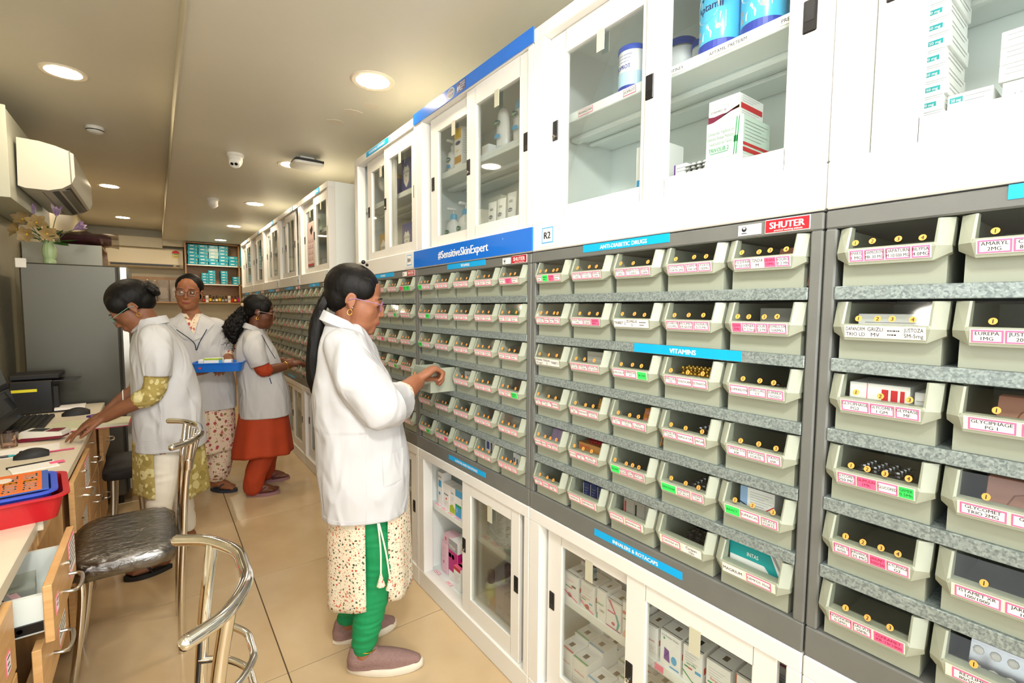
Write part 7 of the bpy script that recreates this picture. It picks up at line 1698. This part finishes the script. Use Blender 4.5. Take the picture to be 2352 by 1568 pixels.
# ---------------------------------------------------------------- woman in orange
t = thing('person', 'woman in orange dress under a white coat reaching to the far bins', 'person', (.63, 4.0, 0), math.atan2(-.156, .988))
M = headM((-.004, 0, 1.362), -.05, D2(12), 0, 1.0); SKD = skin('skin_d', S(112, 68, 46), S(96, 56, 38))
mb = MB(); head_geo(mb, M, 1.02)
limb(mb, [M @ V(-.02, 0, -.04), V(-.04, 0, 1.26), V(-.05, 0, 1.2)], [.048, .047, .06], 8)
ellipsoid(mb, (-.035, 0, 1.03), (.085, .13, .18)); ellipsoid(mb, (-.005, 0, .8), (.11, .14, .16))
limb(mb, [(-.05, -.14, 1.16), (-.015, -.178, .985), (.02, -.172, .945), (.11, -.13, .955), (.19, -.09, .968)], [.046, .044, .042, .034, .025], 20)
hand_geo(mb, (.19, -.09, .968), (.85, .35, .18), (.1, .3, -1), [(.5, .6, .4)]*4, (.6, .4), .95, -1)
limb(mb, [(-.05, .14, 1.16), (.0, .19, .98), (.08, .14, .975), (.15, .06, .985)], [.046, .044, .035, .025], 18); hand_geo(mb, (.15, .06, .985), (.9, -.1, .0), (0, .2, -1), [(.35, .5, .3)]*4, (.6, .3), .95, 1)
FT = []
for sgn, P, hl, te in ((-1, [(.0, -.08, .75), (.0, -.09, .42), (-.085, -.09, .09)], (-.125, -.075), (.085, -.11)), (1, [(.0, .08, .75), (.03, .10, .42), (.0, .2, .09)], (-.04, .19), (.17, .20))):
    limb(mb, P, [.075, .048, .034], 14); r_ = foot_geo(mb, hl, te, .022); toes(mb, *r_, -sgn); FT.append(r_)
me = to_mesh(mb, 'body', .005, 5, [SKD, LIPA]); paint(me, M); link('body', me, t)
face_parts(t, M, closed=True); glasses(t, M, mat('frame_clear', S(170, 150, 140), .25)); earring(t, M, -1, r=.008)
mb = MB(); ellipsoid(mb, (-.027, 0, .045), (.102, .0835, .0885), M); ellipsoid(mb, (-.06, 0, .0), (.055, .066, .06), M); ellipsoid(mb, (.015, -.052, .04), (.05, .03, .05), M); ellipsoid(mb, (.015, .052, .04), (.05, .03, .05), M); hairpart(t, 'hair', mb, .005, .0012, (60, 60, 14))
MB().m(BLACK).tube([M @ V(.03, .0885*math.cos(a), .05+.0885*math.sin(a)) for a in [PI*(-.05+1.1*k/20) for k in range(21)]], .003, 6).build('hair_band', t, smooth=True)
MB().m(mat('clip_ivory', S(200, 170, 140), .4)).ball(M @ V(-.12, -.03, .03), .014, 8, 6).build('hair_clip', t, smooth=True)
mb = MB(); limb(mb, [M @ V(-.09, 0, .01), V(-.14, 0, 1.31), V(-.185, -.01, 1.24), V(-.18, -.02, 1.15)], [.035, .06, .062, .022], 20); hairpart(t, 'curly_ponytail', mb, .006, .016, (34, 34, 34), 2)
cb2 = MB().m(HAIRM); random.seed(5)
for k in range(230):
    f = random.random(); c = [V(-.12, 0, 1.33), V(-.16, -.005, 1.29), V(-.19, -.01, 1.23), V(-.185, -.02, 1.14)][min(3, int(f*4))]
    d = V(random.gauss(0, 1), random.gauss(0, 1), random.gauss(0, .8)-.2).normalized(); rr_ = .045 if f < .85 else .025
    p = c+d*rr_; L = random.uniform(.02, .038); u = d.orthogonal().normalized(); w = d.cross(u); ph = random.random()*6
    cb2.tube([p+d*L*q/7+(u*math.cos(ph+q*1.5)+w*math.sin(ph+q*1.5))*.006-V(0, 0, .001*q*q*.25) for q in range(8)], .0011, 3)
o = cb2.build('curls', t); o['kind'] = 'stuff'; random.seed(7)
mb = MB(); lofted(mb, [(.578, .012, 0, .172, .168), (.75, .006, 0, .168, .166), (.93, -.016, 0, .155, .164), (1.05, -.036, 0, .14, .165), (1.135, -.046, 0, .114, .155), (1.195, -.05, 0, .084, .12), (1.238, -.05, 0, .058, .068)])
limb(mb, [(-.05, -.12, 1.165), (-.045, -.175, 1.085), (-.014, -.178, .992)], [.07, .070, .063], 16, 22); limb(mb, [(-.05, .12, 1.165), (-.03, .18, 1.08), (0, .19, 1.0)], [.07, .068, .062], 16, 22)
coat = garment(t, 'white_coat', mb, .006, COATM, .011, (8, 8, 4), 17.0, 5, cuts=[((-.012, -.178, .985), (.3, 0, -1), .085), ((0, 0, .585), (0, 0, -1), .3), ((0, .19, .98), (.1, 0, -1), .085)]); B_ = bvh(coat); collar(t, (-.05, 0, 1.225), .062, .068, .036, -.03, .45)
patch(t, 'pocket', B_, [(.03, -.5, .865), (.12, -.5, .885), (.125, -.5, .74), (.045, -.5, .735)], (0, 1, 0), .002, COATM); surf_tube(t, 'pocket_edge', B_, [(.03, -.5, .865), (.045, -.5, .76), (.075, -.5, .725), (.125, -.5, .745)], (0, 1, 0), .0012, SEAM)
surf_tube(t, 'pen', B_, [(.045, -.5, .885), (.05, -.5, .86), (.056, -.5, .84)], (0, 1, 0), .003, NAVY, .002); surf_tube(t, 'hem_stitch', B_, [(-.16, -.5, .60), (-.05, -.5, .60), (.06, -.5, .60), (.16, -.5, .605)], (0, 1, 0), .0009, SEAM)
surf_tube(t, 'lanyard', B_, [(.0, -.5, 1.20), (.035, -.5, 1.12), (.085, -.5, 1.02)], (0, 1, 0), .0022, mat('lanyard_navy', S(28, 40, 62), .6), .002)
ORG = mat('dress_orange', S(178, 62, 22), .8, noise_=.15, nscale=8, bump=.1, bscale=400)
mb = MB(); limb(mb, [(-.016, -.176, 1.01), (.004, -.175, .955), (.028, -.168, .945)], [.052, .052, .047], 10, 20); garment(t, 'kurta_sleeve', mb, .005, ORG, .004, (25, 25, 25), 1, 3)
panel(t, 'dress_skirt', kf(.0, .16, .155, .64, .30, .30, .055, 9, -.015), 0, 2*PI, ORG, 72)
mb = MB(); limb(mb, [(.0, -.06, .6), (.0, -.08, .36), (-.06, -.09, .18), (-.085, -.088, .07)], [.075, .082, .072, .066], 18, 20); limb(mb, [(.0, .06, .6), (.02, .11, .36), (.01, .17, .18), (.0, .2, .07)], [.075, .082, .07, .062], 18, 20); garment(t, 'trousers', mb, .0065, ORG, .006, (12, 12, 9), 3, 3)
bangle(t, (.155, -.108, .962), (.85, .45, .15), .031, None, .004); 
MRN = mat('sandal_maroon', S(110, 38, 58), .6)
for r_ in FT: flipflop(t, *r_, mat('sandal_mauve', S(150, 110, 115), .6), MRN)
